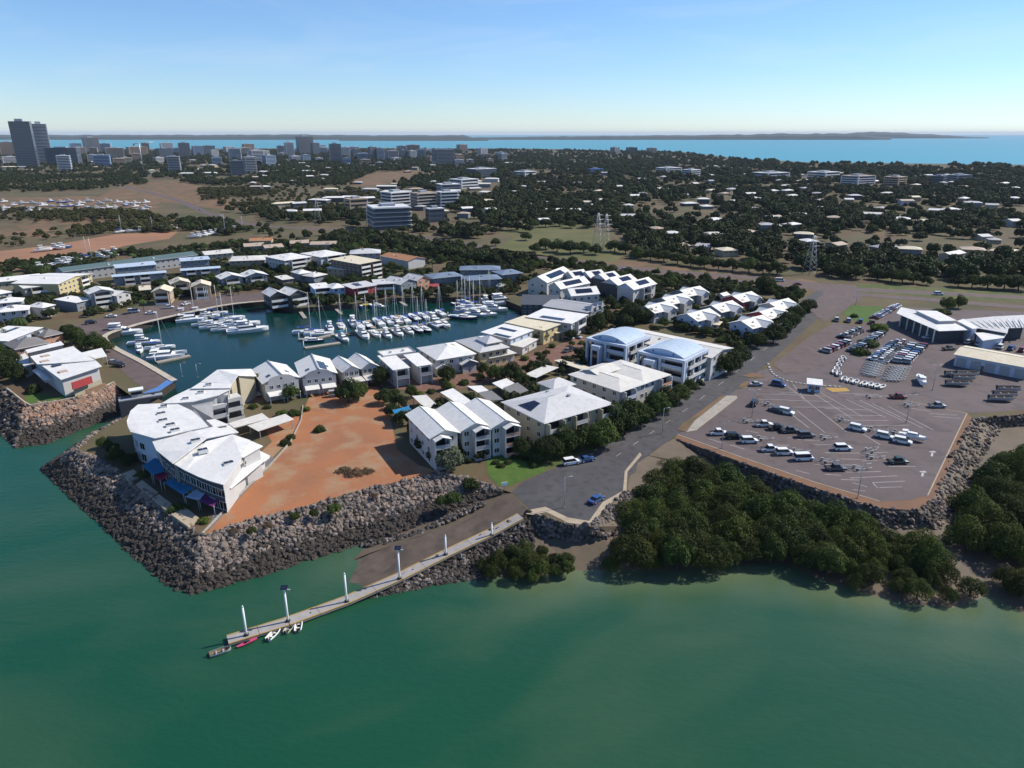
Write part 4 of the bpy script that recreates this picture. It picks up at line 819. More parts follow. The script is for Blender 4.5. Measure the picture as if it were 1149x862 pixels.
# terraces and shade sails on the sea side
for i, (pts, lab) in enumerate((([(136, 534), (150, 529), (159, 536), (145, 542)], 'pale deck farthest left behind the rock wall'), ([(152, 546), (160, 541), (178, 555), (170, 560)], 'narrow cream deck, second from the left above the rock wall'), ([(171, 561), (179, 557), (196, 570), (188, 576)], 'narrow cream deck, third from the left above the rock wall'), ([(193, 580), (208, 571), (224, 584), (212, 594)], 'cream paved terrace by the lot corner above the rock wall'))):
    w3 = pp(pts); c = sum(w3, Vector()) / 4; mb = MB(); mb.prism([(p.x - c.x, p.y - c.y) for p in w3], -0.4, 0.55, 'deck'); o = mb.build('terrace', None, (c.x, c.y, LAND)); setp(o, lab, 'terrace')
SAILS = [([(160, 523), (176, 512), (186, 530), (172, 534)], 'sail_blue', 2.9, 'dark blue shade sail under the white building eaves'), ([(170, 533), (186, 529), (191, 533), (180, 541)], 'sail_maroon', 2.7, 'maroon shade sail under the white building eaves'), ([(184, 542), (205, 530), (222, 546), (206, 556)], 'sail_blue', 2.9, 'wide steel blue shade sail on the sea side terrace'), ([(208, 558), (222, 547), (232, 552), (224, 562)], 'sail_pale', 2.8, 'pale shade sail beside the purple one'), ([(222, 562), (234, 551), (252, 556), (240, 569)], 'sail_purple', 2.8, 'purple shade sail at the corner of the white building'),
         (([t6(0, 290), t6(135, 255), t6(150, 285), t6(40, 345)]), 'sail_blue', 3.0, 'bright blue shade sail beside the red earth lot')]
for pts, m_, h, lab in SAILS:
    w3 = [P(x, y, LAND + h) for x, y in pts]; c = sum(w3, Vector()) / 4; r = empty('shade_sail', (c.x, c.y, LAND), 0, lab, 'shade sail'); mb = MB(); n = 6
    rows = [[tuple(w3[0].lerp(w3[1], i / n).lerp(w3[3].lerp(w3[2], i / n), j / n) - r.location + Vector((0, 0, -0.5 * sin(pi * i / n) * sin(pi * j / n) + 0.25 * (1 if (i in (0, n)) == (j in (0,)) else 0)))) for i in range(n + 1)] for j in range(n + 1)]
    mb.loft(rows, m_, True); mb.build('canopy', r)
    for p in w3:
        q = p - r.location; mb = MB(); mb.tube((q.x, q.y, 0), (q.x, q.y, h + 0.3), 0.06, 0.06, 'metal', 6); mb.build('post', r)
# carport on the courtyard side
carport('pale L shaped carport roof in the courtyard, rear half', [t3(780, 432), t3(1000, 365), t3(1045, 400), t3(820, 460)], 3.0, 'r_offwhite'); carport('pale carport roof in the courtyard, front half beside the lot fence', [t3(905, 445), t3(1150, 370), t3(1205, 405), t3(975, 482)], 2.9, 'r_offwhite')
# ================================================================== modern white house on the left headland
base = P(*t2(560, 420)); R1 = empty('house', (base.x, base.y, LAND), 0, 'modern white house with floating roof plates and red wall panel on the left headland', 'house')
def pr2(pts, **k): return poly_roof(R1, [(*t2(a, b), h) for a, b, h in pts], **k)
ro, wv = pr2([(318, 348, 6.6), (490, 474, 6.6), (820, 365, 7.4), (770, 318, 7.4), (600, 330, 7.0), (400, 340, 6.7)], inset=1.3)
ro2, wv2 = pr2([(243, 287, 7.6), (300, 350, 7.2), (420, 345, 7.2), (770, 318, 7.6), (640, 245, 7.6), (590, 205, 7.6)], inset=1.2)
pr2([(203, 235, 8.4), (220, 258, 8.4), (515, 190, 8.4), (490, 165, 8.4)], wall='w_dark', inset=0.5, name='upper_roof')
pr2([(100, 303, 4.2), (195, 375, 4.2), (275, 345, 4.2), (200, 260, 4.6)], wall='w_white', inset=1.4, name='side_roof')
# curved lower roof
o1 = R1.location; mb = MB(); A_ = [P(*t2(250 + 5 * i, 402 + 3 * i - 9 * sin(pi * i / 8)), LAND + 4.0 + 1.0 * sin(pi * i / 8)) for i in range(2)]
rows = []
for i in range(9):
    q = i / 8; a = P(*t2(255 + 100 * q, 400 + 80 * q), LAND + 3.6 + 1.0 * sin(pi * (0.2 + 0.8 * q))) - o1; b = P(*t2(345 + 115 * q, 360 + 110 * q), LAND + 3.8 + 1.0 * sin(pi * (0.2 + 0.8 * q))) - o1
    rows.append([tuple(a), tuple(b), tuple(b - Vector((0, 0, 0.15))), tuple(a - Vector((0, 0, 0.15)))])
mb.loft(rows, 'r_pgrey', True, True, True, True); mb.build('curved_roof', R1)
wall_quad(R1, t2(575, 500), t2(735, 445), 3.2, 5.6, 'w_red', 'red_panel'); wall_quad(R1, t2(590, 540), t2(815, 470), 0, 3.1, 'w_cream', 'front_wall'); wall_quad(R1, t2(690, 560), t2(845, 500), 0, 1.8, 'timber', 'timber_fence')
for k in range(4): a = P(*t2(620, 540), LAND + 2); b = P(*t2(760, 490), LAND + 2); p = a.lerp(b, k / 3) - o1; u = b - a; put_win(R1, Fr((p.x, p.y, 0), atan2(u.y, u.x)), 0, -0.2, 1.6, 0.8, 1.0, 0)
for x, y, h in ((365, 285, 7.45), (360, 327, 7.25), (455, 360, 6.9), (508, 410, 6.8)):
    p = P(*t2(x, y), LAND + h) - o1; fr = Fr((p.x, p.y, p.z), radians(50)); mb = MB(fr); mb.box(-1.3, 1.3, -1.0, 1.0, -0.3, 0.25, 'solar' if x == 455 else 'r_tan'); mb.build('rooflight', R1)
carport('white flat garage roof beside the modern headland house', [t2(650, 258), t2(820, 218), t2(862, 285), t2(765, 305)], 4.4, 'r_white', name='garage'); FOOT.append((base.x, base.y, 15))
# headland lawn with low wall
surf('headland_lawn', [(28, 453), (60, 451), (92, 444), (88, 437), (60, 446), (48, 442), (30, 438)], Z1, 'lawn')
w3 = [P(*p) for p in ((8, 437), (27, 452), (34, 456), (60, 452), (92, 446), (128, 430))]; mb = MB(); rows = []
for i, p in enumerate(w3):
    a = w3[max(0, i - 1)]; b = w3[min(len(w3) - 1, i + 1)]; d = (b - a).normalized(); nn = Vector((-d.y, d.x, 0)) * 0.2; rows.append([tuple(p - nn), tuple(p - nn + Vector((0, 0, 0.6))), tuple(p + nn + Vector((0, 0, 0.6))), tuple(p + nn)])
mb.loft(rows, 'concrete_pale'); o = mb.build('retaining_wall'); setp(o, 'low pale retaining wall edging the headland lawn', 'wall')
# lot fence line (kerb wall) between the white building and the lot
w3 = [P(*p) for p in ((226, 601), (262, 563), (303, 523), (326, 497), (338, 472), (340, 456))]; mb = MB(); rows = []
for i, p in enumerate(w3):
    a = w3[max(0, i - 1)]; b = w3[min(len(w3) - 1, i + 1)]; d = (b - a).normalized(); nn = Vector((-d.y, d.x, 0)) * 0.12; rows.append([tuple(p - nn), tuple(p - nn + Vector((0, 0, 0.5))), tuple(p + nn + Vector((0, 0, 0.5))), tuple(p + nn)])
mb.loft(rows, 'concrete'); o = mb.build('boundary_wall'); setp(o, 'low grey boundary wall along the red earth lot', 'wall')
ORD = ['first', 'second', 'third', 'fourth', 'fifth', 'sixth', 'seventh', 'eighth', 'ninth', 'tenth', 'eleventh', 'twelfth', 'thirteenth', 'fourteenth', 'fifteenth', 'sixteenth', 'seventeenth', 'eighteenth', 'nineteenth', 'twentieth']
ORD += ['twenty ' + o for o in ORD[:9]] + ['thirtieth'] + ['thirty ' + o for o in ORD[:9]] + ['fortieth'] + ['forty ' + o for o in ORD[:9]] + ['fiftieth'] + ['fifty ' + o for o in ORD[:9]] + ['sixtieth'] + ['sixty ' + o for o in ORD[:9]] + ['seventieth'] + ['seventy ' + o for o in ORD[:9]] + ['eightieth'] + ['eighty ' + o for o in ORD[:9]]
# ================================================================== houses across the marina and on the left
def hs(lab, A, B, dp, h, roof='hip', rm='r_white', wall='w_white', rise=1.6, st=2, cat='house', name='house', **k):
    o = house(lab, A, B, dp, h, name, cat, None, roof=roof, rm=rm, wall=wall, rise=rise, st=st, win=k.pop('win', 'FR'), **k)
    for q in range(BR.randrange(1, 4)): roof_box(o[0], o[1], o[2][0], BR.uniform(0.25, 0.75), BR.uniform(0.25, 0.8), BR.uniform(0.5, 1.1), BR.uniform(0.5, 1.1), BR.uniform(0.35, 0.7), BR.choice(['metal', 'trim', 'w_grey']))
    return o
# left cluster
hs('long white roofed building at the far left behind the yellow walled apartments', t1(-120, 345), t1(335, 300), 14, 7.5, 'gabx', rise=1.2, wall='w_cream', name='apartment_block', cat='apartments')
r, fr, pls, w_, d_ = hs('yellow walled apartments with broad white metal roof', t1(470, 350), t1(748, 266), 26, 7.6, 'gaby', rise=1.4, wall='w_yellow', st=3, name='apartment_block', cat='apartments', balc=[(3, 9, 1.6)])
hs('white roofed house with long balcony below the yellow walled apartments', t1(186, 386), t1(452, 352), 14, 6.4, 'mono', rise=0.5, wall='w_cream', balc=[(-4, 5, 1.8, 1)])
r, fr, pls, w_, d_ = hs('grey three storey house with white gable and stacked balconies on the quay', t1(716, 432), t1(928, 405), 11, 7.6, 'gaby', rise=1.7, wall='w_grey', st=3, balc=[(-3.6, 3.6, 1.6)])
hs('small white gabled house right of the stacked balcony house on the quay', t1(938, 446), t1(1062, 416), 9, 5.6, 'gaby', rise=1.6)
hs('white roofed house with dark open carport left of the quay road', t1(612, 502), t1(748, 470), 15, 4.6, 'mono', rise=0.6, wall='w_slate', st=1)
hs('white hipped house between garden trees on the far left', t1(342, 543), t1(450, 516), 10, 5, 'hip', rm='r_white')
hs('white roofed house cut by the left edge of the picture, upper one', t1(-70, 442), t1(102, 413), 10, 6, 'hip')
hs('white hipped house at the left edge, above the quay road', t1(-30, 582), t1(236, 556), 10, 5.6, 'hip', rise=1.8); hs('second white hipped roof at the left edge, just behind', t1(-30, 508), t1(182, 490), 9, 5.6, 'hip')
r, fr, pls, w_, d_ = hs('white flat roofed house with bluish skylight strips at the left edge', t2(62, 165), t2(350, 52), 15, 6.2, 'mono', rise=0.5, wall='w_bluewhite')
solar(r, fr, pls[0], 0.5, 0.9, 0.55, 0.68, 5, 1, 'glass_blue', 'skylight'); solar(r, fr, pls[0], 0.1, 0.4, 0.6, 0.75, 3, 1, 'glass_blue', 'skylight')
hs('brown grey tiled hip roof house behind the modern headland house', t2(116, 232), t2(402, 176), 13, 6.0, 'hip', 'r_tile', 'w_pink', 2.2); hs('smaller tiled hip roof house with orange walls beside the quay road', t2(352, 132), t2(516, 96), 11, 5.0, 'hip', 'r_tile', 'w_pink', 1.8)
# terraces across the quay
hs('long dark green roofed shed row behind the blue grey terraces', u3(-330, 300), u3(680, 172), 14, 6.5, 'gabx', 'r_green', 'w_grey', 1.6, name='shed_row', cat='shed')
def terrace(lab, A, B, A2, B2, rm, wall):
    r, fr, pls, w_, d_ = hs(lab, A, B, 9, 8.6, 'mono', rm, wall, 0.8, 3, name='terrace_row', cat='townhouses', win='F')
    wing(r, A2, B2, 5, 5.4, roof='mono', rise=0.5, rm=rm, wall=wall, st=2, win='F', balc=[(-8, -3, 1.4), (0, 5, 1.4)])
terrace('blue grey terrace houses with stepped roofs, left row above the quay', u3(60, 272), u3(372, 244), u3(35, 338), u3(446, 304), 'r_pblue', 'w_slate')
terrace('blue grey terrace houses with stepped roofs, right row above the quay', u3(545, 222), u3(768, 205), u3(545, 292), u3(848, 270), 'r_pblue', 'w_slate')
for i, (A, B, lab) in enumerate((((238, 438), (330, 430), 'low cream roof at the left end of the three cream gables'), ((328, 452), (470, 445), 'cream gabled house, left of the three by the quay'), ((472, 392), (622, 378), 'cream gabled house, middle of the three by the quay'), ((628, 412), (772, 402), 'cream gabled house, right of the three by the quay'))):
    hs(lab, u3(*A), u3(*B), 11, 6.6 if i else 3.6, 'gaby' if i else 'mono', 'r_cream', 'w_tan' if i else 'w_brown', 1.8 if i else 0.4, 2 if i else 1, balc=[(-3, 3, 1.5)] if i else ())
hs('blue fronted gabled house across the basin, left of the pair', u4(-14, 374), u4(152, 356), 12, 6, 'gaby', 'r_white', 'w_slate', 2.0, balc=[(-3.4, 3.4, 1.6)]); hs('blue fronted gabled house across the basin, right of the pair', u4(156, 358), u4(326, 340), 12, 6, 'gaby', 'r_white', 'w_slate', 2.0, balc=[(-3.4, 3.4, 1.6)])
hs('broad pale cream roofed hall behind the gabled pair across the basin', u4(40, 244), u4(305, 234), 20, 5.2, 'hip', 'r_offwhite', 'w_tan', 1.4, name='hall', cat='building'); hs('cream roofed building far left of the hall', u4(-130, 200), u4(80, 182), 16, 5, 'gabx', 'r_offwhite', 'w_cream', 1.4, name='hall', cat='building')
hs('white apartment building with hipped roof, left of the pair across the basin', u4(440, 240), u4(640, 212), 24, 8, 'hip', 'r_white', 'w_white', 1.2, 3, name='apartment_block', cat='apartments', win='FL', balc=[(-5, 5, 1.5)])
hs('white apartment building with hipped roof, right of the pair across the basin', u4(700, 216), u4(886, 190), 24, 8, 'hip', 'r_white', 'w_white', 1.2, 3, name='apartment_block', cat='apartments', win='FL', balc=[(-5, 5, 1.5)])
r, fr, pls, w_, d_ = hs('tan four storey apartment building with open dark balconies', u4(978, 266), u4(1135, 236), 26, 10.5, 'mono', 'r_cream', 'w_brown', 0.6, 4, name='apartment_block', cat='apartments', win='FL', balc=[(-8, -1, 1.6), (1, 8, 1.6)]); wing(r, u4(905, 306), u4(948, 292), 16, 6, roof='mono', rise=0.4, rm='r_white', wall='w_tan', st=2, win='FL')
hs('white roofed house with dark posts, left of three behind the restaurant', u4(425, 378), u4(512, 366), 10, 5.8, 'mono', 'r_offwhite', 'w_brown', 0.6); hs('white hipped house, middle of three behind the restaurant', u4(545, 336), u4(642, 322), 10, 6.8, 'hip', 'r_white', 'w_slate'); hs('white hipped house, right of three behind the restaurant', u4(650, 358), u4(752, 336), 10, 5.8, 'hip', 'r_offwhite', 'w_slate')
for A, B, lab in (((338, 497), (455, 482), 'waterfront restaurant with white gables on the basin point, left bay'), ((478, 490), (600, 470), 'waterfront restaurant with white gables and solar panels, right bay')):
    r, fr, pls, w_, d_ = hs(lab, u4(*A), u4(*B), 13, 5.8, 'gaby', 'r_white', 'w_dark', 2.2, balc=[(-4, 4, 2.2)], name='restaurant', cat='restaurant', win='L')
    if A[0] > 400: solar(r, fr, pls[1], 0.2, 0.8, 0.3, 0.7, 4, 3)
hs('blue walled waterfront house with white skillion roof right of the restaurant', u4(652, 442), u4(778, 430), 12, 5.8, 'mono', 'r_white', 'w_blue', 0.5, balc=[(-4, 4, 1.5)]); hs('pale blue waterfront house with white roof, second right of the restaurant', u4(782, 441), u4(888, 428), 11, 5.8, 'hip', 'r_white', 'w_blue', 1.4)
r, fr, pls, w_, d_ = hs('waterfront house with grey roof, solar panels and dark red wall', u4(930, 442), u4(1108, 414), 12, 6, 'mono', 'r_pgrey', 'w_red', 0.6, balc=[(-5, 1, 1.5)]); solar(r, fr, pls[0], 0.3, 0.55, 0.3, 0.8, 4, 2)
hs('pale hipped roof lodge with small gables near the highway trees', u4(905, 192), u4(1132, 186), 16, 5.2, 'hip', 'r_pgrey', 'w_grey', 2.2)
for i, (A, B, m_, lab) in enumerate((((150, 140), (300, 132), 'r_tan', 'tan roofed shed behind the white apartment pair, left'), ((300, 150), (440, 140), 'r_tan', 'tan roofed shed behind the white apartment pair, right'), ((185, 100), (350, 96), 'r_orange', 'orange roofed shed in the boat yard behind the marina'), ((480, 118), (620, 112), 'r_tan', 'long tan shed roof beneath the highway trees, left'), ((620, 125), (810, 122), 'r_tan', 'long tan shed roof beneath the highway trees, right'))):
    hs(lab, u4(*A), u4(*B), 14, 4.5, 'gabx', m_, 'w_tan', 1.4, 1, name='shed', cat='shed')
r, fr, pls, w_, d_ = hs('white walled shed with bright orange gable roof above the basin', u5(150, 98), u5(332, 132), 15, 5.4, 'gabx', 'r_orange', 'w_white', 1.6, 1, name='shed', cat='shed', win='')
hs('grey roofed waterfront house left of the red awning', u5(110, 284), u5(262, 276), 12, 5.8, 'mono', 'r_pgrey', 'w_slate', 0.5, balc=[(-5, 5, 1.5)]); hs('grey gabled house with red front behind the red awning', u5(285, 285), u5(395, 262), 15, 5.6, 'gaby', 'r_pgrey', 'w_slate', 2.2); hs('grey gabled house with brick coloured end above the basin', u5(390, 262), u5(480, 245), 13, 5.6, 'gaby', 'r_pgrey', 'w_pink', 2.2)
carport('bright red awning on the far basin edge', [u5(465, 300), u5(530, 296), u5(528, 276), u5(468, 280)], 3.4, 'r_red', name='awning')
for A, B, d_2, lab in (((488, 245), (690, 226), 14, 'dark blue roofed pavilion, left of the blue roofs above the basin'), ((662, 190), (930, 188), 13, 'dark blue roofed pavilion farthest back above the basin'), ((695, 258), (940, 246), 13, 'dark blue roofed pavilion nearest the basin masts'), ((935, 222), (1076, 208), 14, 'dark blue roofed pavilion with pale end wall on the right')):
    hs(lab, u5(*A), u5(*B), d_2, 5.0, 'hip', 'r_blue', 'w_slate', 1.5, 2, name='pavilion', cat='building')
r, fr, pls, w_, d_ = hs('small white gable kiosk beside the basin jetty', u5(940, 300), u5(980, 292), 5, 3, 'gaby', 'r_cream', 'w_white', 1.2, 1, name='kiosk', cat='kiosk')
# car dealer yard
r, fr, pls, w_, d_ = house('long white walled shed with cream roof in the sales yard', u6(835, 308), u6(1180, 372), 16, 4.6, 'shed', 'shed', roof='gabx', rise=1.3, rm='r_cream', wall='w_bluewhite', st=1, win='', detail=True)
for k in range(5): mb = MB(fr); x = -w_ / 2 + w_ * (k + 0.5) / 5; mb.box(x - 1.6, x + 1.6, -d_ / 2 - 0.07, -d_ / 2 + 0.02, 0.02, 3.4, 'w_grey'); mb.build('roller_door', r)
base = P(*u6(780, 190)); R2 = empty('showroom', (base.x, base.y, LAND), 0, 'car showroom with wide white L shaped roof beyond the sales yard', 'showroom'); FOOT.append((base.x, base.y, 22)); FOOT.append((base.x + 14, base.y + 10, 18))
def pr3(root, pts, **k): return poly_roof(root, [(*u6(a, b), h) for a, b, h in pts], **k)
pr3(R2, [(580, 125, 5.4), (770, 205, 5.4), (905, 200, 5.4), (830, 165, 6.0), (740, 150, 6.2), (660, 110, 6.4), (600, 98, 6.0)], wall='w_dark', inset=2.2); pr3(R2, [(665, 112, 7.2), (770, 160, 7.2), (850, 158, 7.2), (760, 115, 7.2)], wall='w_white', inset=0.6, name='upper_roof'); pr3(R2, [(850, 160, 6.4), (920, 195, 6.4), (945, 192, 6.4), (880, 150, 6.4)], wall='w_bluewhite', name='side_roof')
for k in range(6): p = P(*u6(605 + 30 * k, 135 + 13.5 * k), LAND + 5.3) - R2.location; mb = MB(); mb.box(p.x - 0.2, p.x + 0.2, p.y + 0.4, p.y + 0.8, 0, 5.2, 'trim'); mb.build('column', R2)
base = P(*u6(1040, 195)); R3 = empty('showroom', (base.x, base.y, LAND), 0, 'second showroom with ribbed blue grey roof at the right edge', 'showroom'); FOOT.append((base.x, base.y, 22))
ro3, w3_ = pr3(R3, [(885, 152, 6.4), (935, 190, 5.4), (1075, 215, 5.4), (1080, 192, 5.4), (1170, 188, 5.4), (1170, 132, 6.8), (1010, 140, 6.8)], rm='r_pgrey', wall='w_dark', inset=2.0); pr3(R3, [(930, 212, 4.2), (965, 248, 4.2), (1060, 235, 4.2), (1075, 210, 4.2)], wall='w_bluewhite', name='lower_roof')
for k in range(9):
    a = P(*u6(915 + 27 * k, 162 - 1.5 * k), LAND + 6.9) - R3.location; b = P(*u6(945 + 26 * k, 182 + 0.6 * k), LAND + 6.2) - R3.location; mb = MB(); mb.tube(a, b, 0.25, 0.25, 'r_white', 6); mb.build('roof_rib', ro3)
# bus shelter like kiosk in the car park
r, fr, pls, w_, d_ = house('white roofed ticket kiosk with blue walls at the car park entrance', u6(180, 440), u6(252, 448), 5, 3.0, 'kiosk', 'kiosk', roof='mono', rise=0.5, rm='r_white', wall='w_blue', st=1, win='F', nwin={'F': 2})
# ================================================================== town beyond the highway
mk('tw_dark', (0.085, 0.098, 0.12), (0.11, 0.125, 0.145), 0.02, 0.4); mk('tw_grey', (0.34, 0.36, 0.39), (0.29, 0.31, 0.34), 0.02, 0.8); mk('tw_white', (0.60, 0.60, 0.60), (0.52, 0.52, 0.53), 0.02, 0.8); mk('tw_tan', (0.42, 0.32, 0.23), (0.37, 0.28, 0.2), 0.02, 0.8); mk('tw_blue', (0.30, 0.40, 0.52), (0.26, 0.35, 0.46), 0.02, 0.7)
def tower(lab, x0, x1, yt, yb, m='tw_grey', ang=28, ratio=0.8, band='glass_blue', name='tower', cat='tower', flr=3.3, top=True, bal=False, rf=None):
    p = P((x0 + x1) / 2, yb); dist = p.y * cos(TH) + (H - LAND) * sin(TH); W = (x1 - x0) * dist / F
    z = LAND
    while Q(p.x, p.y, z)[1] > yt and z < 400: z += 0.5
    h = max(4.0, z - LAND); an = radians(ang); k = abs(cos(an)) + ratio * abs(sin(an)); w_ = W / k; d_ = w_ * ratio
    c = Vector((p.x, p.y + d_ / 2, LAND)); r = empty(name, c, 0, lab, cat); fr = Fr((0, 0, 0), an); X, Y = w_ / 2, d_ / 2; FOOT.append((c.x, c.y, max(w_, d_) * 0.6)); FARB.append((c.x, c.y, w_, h))
    mb = MB(fr); mb.box(-X, X, -Y, Y, -0.5, h, m); mb.build('wall', r)
    n = max(1, min(34, int(h / flr))); fh = h / n; bm_ = MB(fr); e = 0.12
    bm_.box(-X - e, X + e, -Y - e, Y + e, fh * 0.36, fh * 0.82, band); me = bm_.mesh('window_band')
    for i in range(n): inst('window_band', me, r, (0, 0, i * fh))
    if bal:
        b2 = MB(fr); b2.box(-X - 1.3, X + 1.3, -Y - 1.3, Y + 1.3, -0.18, 0.18, 'tw_white'); me = b2.mesh('floor_slab')
        for i in range(1, n + 1): inst('floor_slab', me, r, (0, 0, i * fh - 0.1))
    for sx, sy in ((-1, -1), (1, -1), (1, 1), (-1, 1)):
        mb = MB(fr); t = max(0.5, w_ * 0.05); cx_, cy_ = sx * (X - t / 2 + 0.2), sy * (Y - t / 2 + 0.2); mb.box(cx_ - t / 2, cx_ + t / 2, cy_ - t / 2, cy_ + t / 2, 0, h + 0.4, m); mb.build('corner_pier', r)
    mb = MB(fr); mb.box(-X - 0.4, X + 0.4, -Y - 0.4, Y + 0.4, h, h + 0.9, rf or m); ro = mb.build('roof', r)
    if top: mb = MB(fr); mb.box(-X * 0.45, X * 0.3, -Y * 0.4, Y * 0.45, h + 0.9, h + 0.9 + min(6, max(2.2, h * 0.06)), 'tw_grey'); mb.build('plant_room', ro)
    return r
FARB = []
def tv(lab, conv, x0, x1, yt, yb, *a, **k):
    A = conv(x0, yt); B = conv(x1, yb); return tower(lab, A[0], B[0], A[1], B[1], *a, **k)
tv('tallest dark glass tower at the left edge of the skyline', v1, 66, 158, 66, 268, 'tw_dark', 24, 0.7, 'glass_blue', flr=4.0); tv('second tall tower with green grey side beside the tallest tower', v1, 152, 226, 76, 252, 'tw_grey', 30, 0.9, 'glass', flr=3.8, bal=True)
TW = [(v1, 195, 335, 182, 256, 'tw_dark', 'wide dark office block right of the two tall towers', False), (v1, 250, 310, 216, 286, 'tw_white', 'plain white block in front of the wide dark office', True), (v1, -10, 66, 156, 220, 'tw_tan', 'cream tower cut by the left edge behind the tallest tower', False), (v1, -10, 76, 222, 256, 'tw_white', 'low white building at the left edge below the towers', False),
      (v1, 366, 430, 136, 205, 'tw_dark', 'lone dark tower with stepped top left of the crane', True), (v1, 402, 480, 214, 264, 'tw_blue', 'pale blue fronted block below the lone dark tower', False), (v1, 450, 540, 182, 232, 'tw_tan', 'tan and white block just right of the lone dark tower', True), (v1, 540, 640, 178, 222, 'tw_tan', 'brownish long block left of the crane', False),
      (v1, 690, 752, 184, 232, 'tw_dark', 'dark low tower right of the crane', False), (v1, 735, 792, 220, 292, 'tw_grey', 'grey rounded looking block at the avenue end', True), (v1, 780, 836, 160, 228, 'tw_dark', 'dark flat topped tower, left of three above the avenue', True), (v1, 838, 892, 174, 220, 'tw_blue', 'blue grey block, middle of three above the avenue', False), (v1, 890, 942, 172, 216, 'tw_dark', 'dark block, right of three above the avenue', False),
      (v1, 1000, 1060, 184, 240, 'tw_white', 'white mid rise left of the central towers', True), (v1, 1004, 1070, 240, 302, 'tw_dark', 'dark block in front of the white mid rise', False), (v1, 1066, 1126, 222, 294, 'tw_grey', 'grey balconied block beside the dark one', True),
      (v2, 0, 60, 150, 216, 'tw_white', 'white tower left of the central skyline group', True), (v2, 55, 110, 172, 218, 'tw_blue', 'pale blue mid rise left of the central skyline group', False), (v2, 116, 150, 130, 180, 'tw_grey', 'slim grey tower left of the central pair', True), (v2, 148, 192, 116, 182, 'tw_white', 'white tower left of the tallest central tower', True), (v2, 200, 272, 90, 166, 'tw_dark', 'tallest dark tower of the central skyline', True), (v2, 262, 300, 118, 168, 'tw_dark', 'dark side tower right of the tallest central tower', False),
      (v2, 340, 396, 122, 206, 'tw_dark', 'dark brown tower standing alone in the centre', True), (v2, 395, 432, 136, 186, 'tw_white', 'white tower directly right of the dark brown tower', True), (v2, 440, 476, 145, 182, 'tw_dark', 'small dark tower by the bay, centre', False), (v2, 510, 545, 136, 198, 'tw_dark', 'dark tower at the left end of the long apartment line', True), (v2, 545, 580, 140, 198, 'tw_white', 'white tower at the left end of the long apartment line', True), (v2, 580, 640, 152, 194, 'tw_grey', 'grey balcony block in the long apartment line', True), (v2, 642, 680, 150, 192, 'tw_dark', 'dark block in the middle of the long apartment line', False), (v2, 680, 716, 152, 192, 'tw_white', 'white block in the middle of the long apartment line', True), (v2, 716, 756, 146, 188, 'tw_grey', 'grey block right in the long apartment line', True),
      (v2, 780, 880, 146, 216, 'tw_dark', 'wide dark apartment tower right in the long apartment line', True), (v2, 880, 922, 170, 212, 'tw_tan', 'tan block right of the wide dark apartment tower', False), (v2, 930, 1060, 230, 266, 'tw_dark', 'dark glazed building with white roof beyond the park trees', False), (v2, 856, 982, 276, 312, 'tw_white', 'long white building uphill of the white apartments', False), (v2, 796, 906, 298, 334, 'tw_grey', 'grey office block with white roof above the white apartments', False), (v2, 800, 896, 330, 398, 'tw_white', 'white balconied apartments, right block of the group above the highway', True), (v2, 690, 800, 336, 402, 'tw_tan', 'cream balconied apartments, middle block of the group above the highway', True), (v2, 562, 686, 332, 398, 'tw_white', 'pale balconied apartments, left block of the group above the highway', True),
      (v2, 490, 690, 398, 490, 'tw_dark', 'broad apartment block with curved white roof edge beside the highway', True), (v2, 756, 836, 402, 458, 'tw_dark', 'dark block with white roof right of the broad apartments', False), (v2, 405, 505, 362, 412, 'tw_tan', 'pinkish block left of the broad apartments', False), (v3, 440, 482, 137, 166, 'tw_grey', 'distant grey block on the coast, left of two', False), (v3, 510, 556, 137, 164, 'tw_dark', 'distant dark block on the coast, right of two', False), (v3, 596, 640, 140, 165, 'tw_tan', 'distant cream block on the coast behind the trees', False),
      (v3, 640, 752, 226, 254, 'tw_white', 'long white school like building in the suburb', False), (v3, 750, 830, 234, 268, 'tw_white', 'white block at the right of the long suburb building', True), (v3, 25, 122, 242, 272, 'tw_white', 'white flat building above the park trees', False), (v3, 345, 410, 230, 252, 'tw_blue', 'building with vivid blue roof in the suburb', False), (v4, 376, 522, 262, 300, 'tw_white', 'white slab apartments with brown roof on the right', False), (v4, 556, 656, 266, 302, 'tw_tan', 'tan apartments right of the brown roofed slab', False), (v4, 756, 830, 262, 294, 'tw_dark', 'dark apartments in the far right suburb, left part', False), (v4, 830, 930, 258, 292, 'tw_grey', 'grey apartments in the far right suburb, right part', False), (v4, -10, 150, 248, 278, 'tw_white', 'long white building right of the suburb centre', False), (v4, 230, 370, 246, 276, 'tw_white', 'white block group at the right suburb edge', False)]
for i, (cv, x0, x1, yt, yb, m_, lab, b_) in enumerate(TW):
    tv(lab, cv, x0, x1, yt, yb, m_, 18 + (i * 37) % 30, 0.6 + 0.1 * (i % 4), 'glass' if m_ != 'tw_dark' else 'glass_blue', 'building' if (yb - yt) < 45 else 'tower', 'building' if (yb - yt) < 45 else 'tower', bal=b_, rf='tw_white' if ('white roof' in lab) else ('r_tan' if 'brown roof' in lab else ('paint_blue' if 'blue roof' in lab else None)))
tr2 = random.Random(21); LT = []
while len(LT) < 58:
    x, yb = tr2.uniform(70, 565), tr2.uniform(168, 187)
    if all(abs(x - q[0]) > 7 or abs(yb - q[1]) > 3.5 for q in LT): LT.append((x, yb))
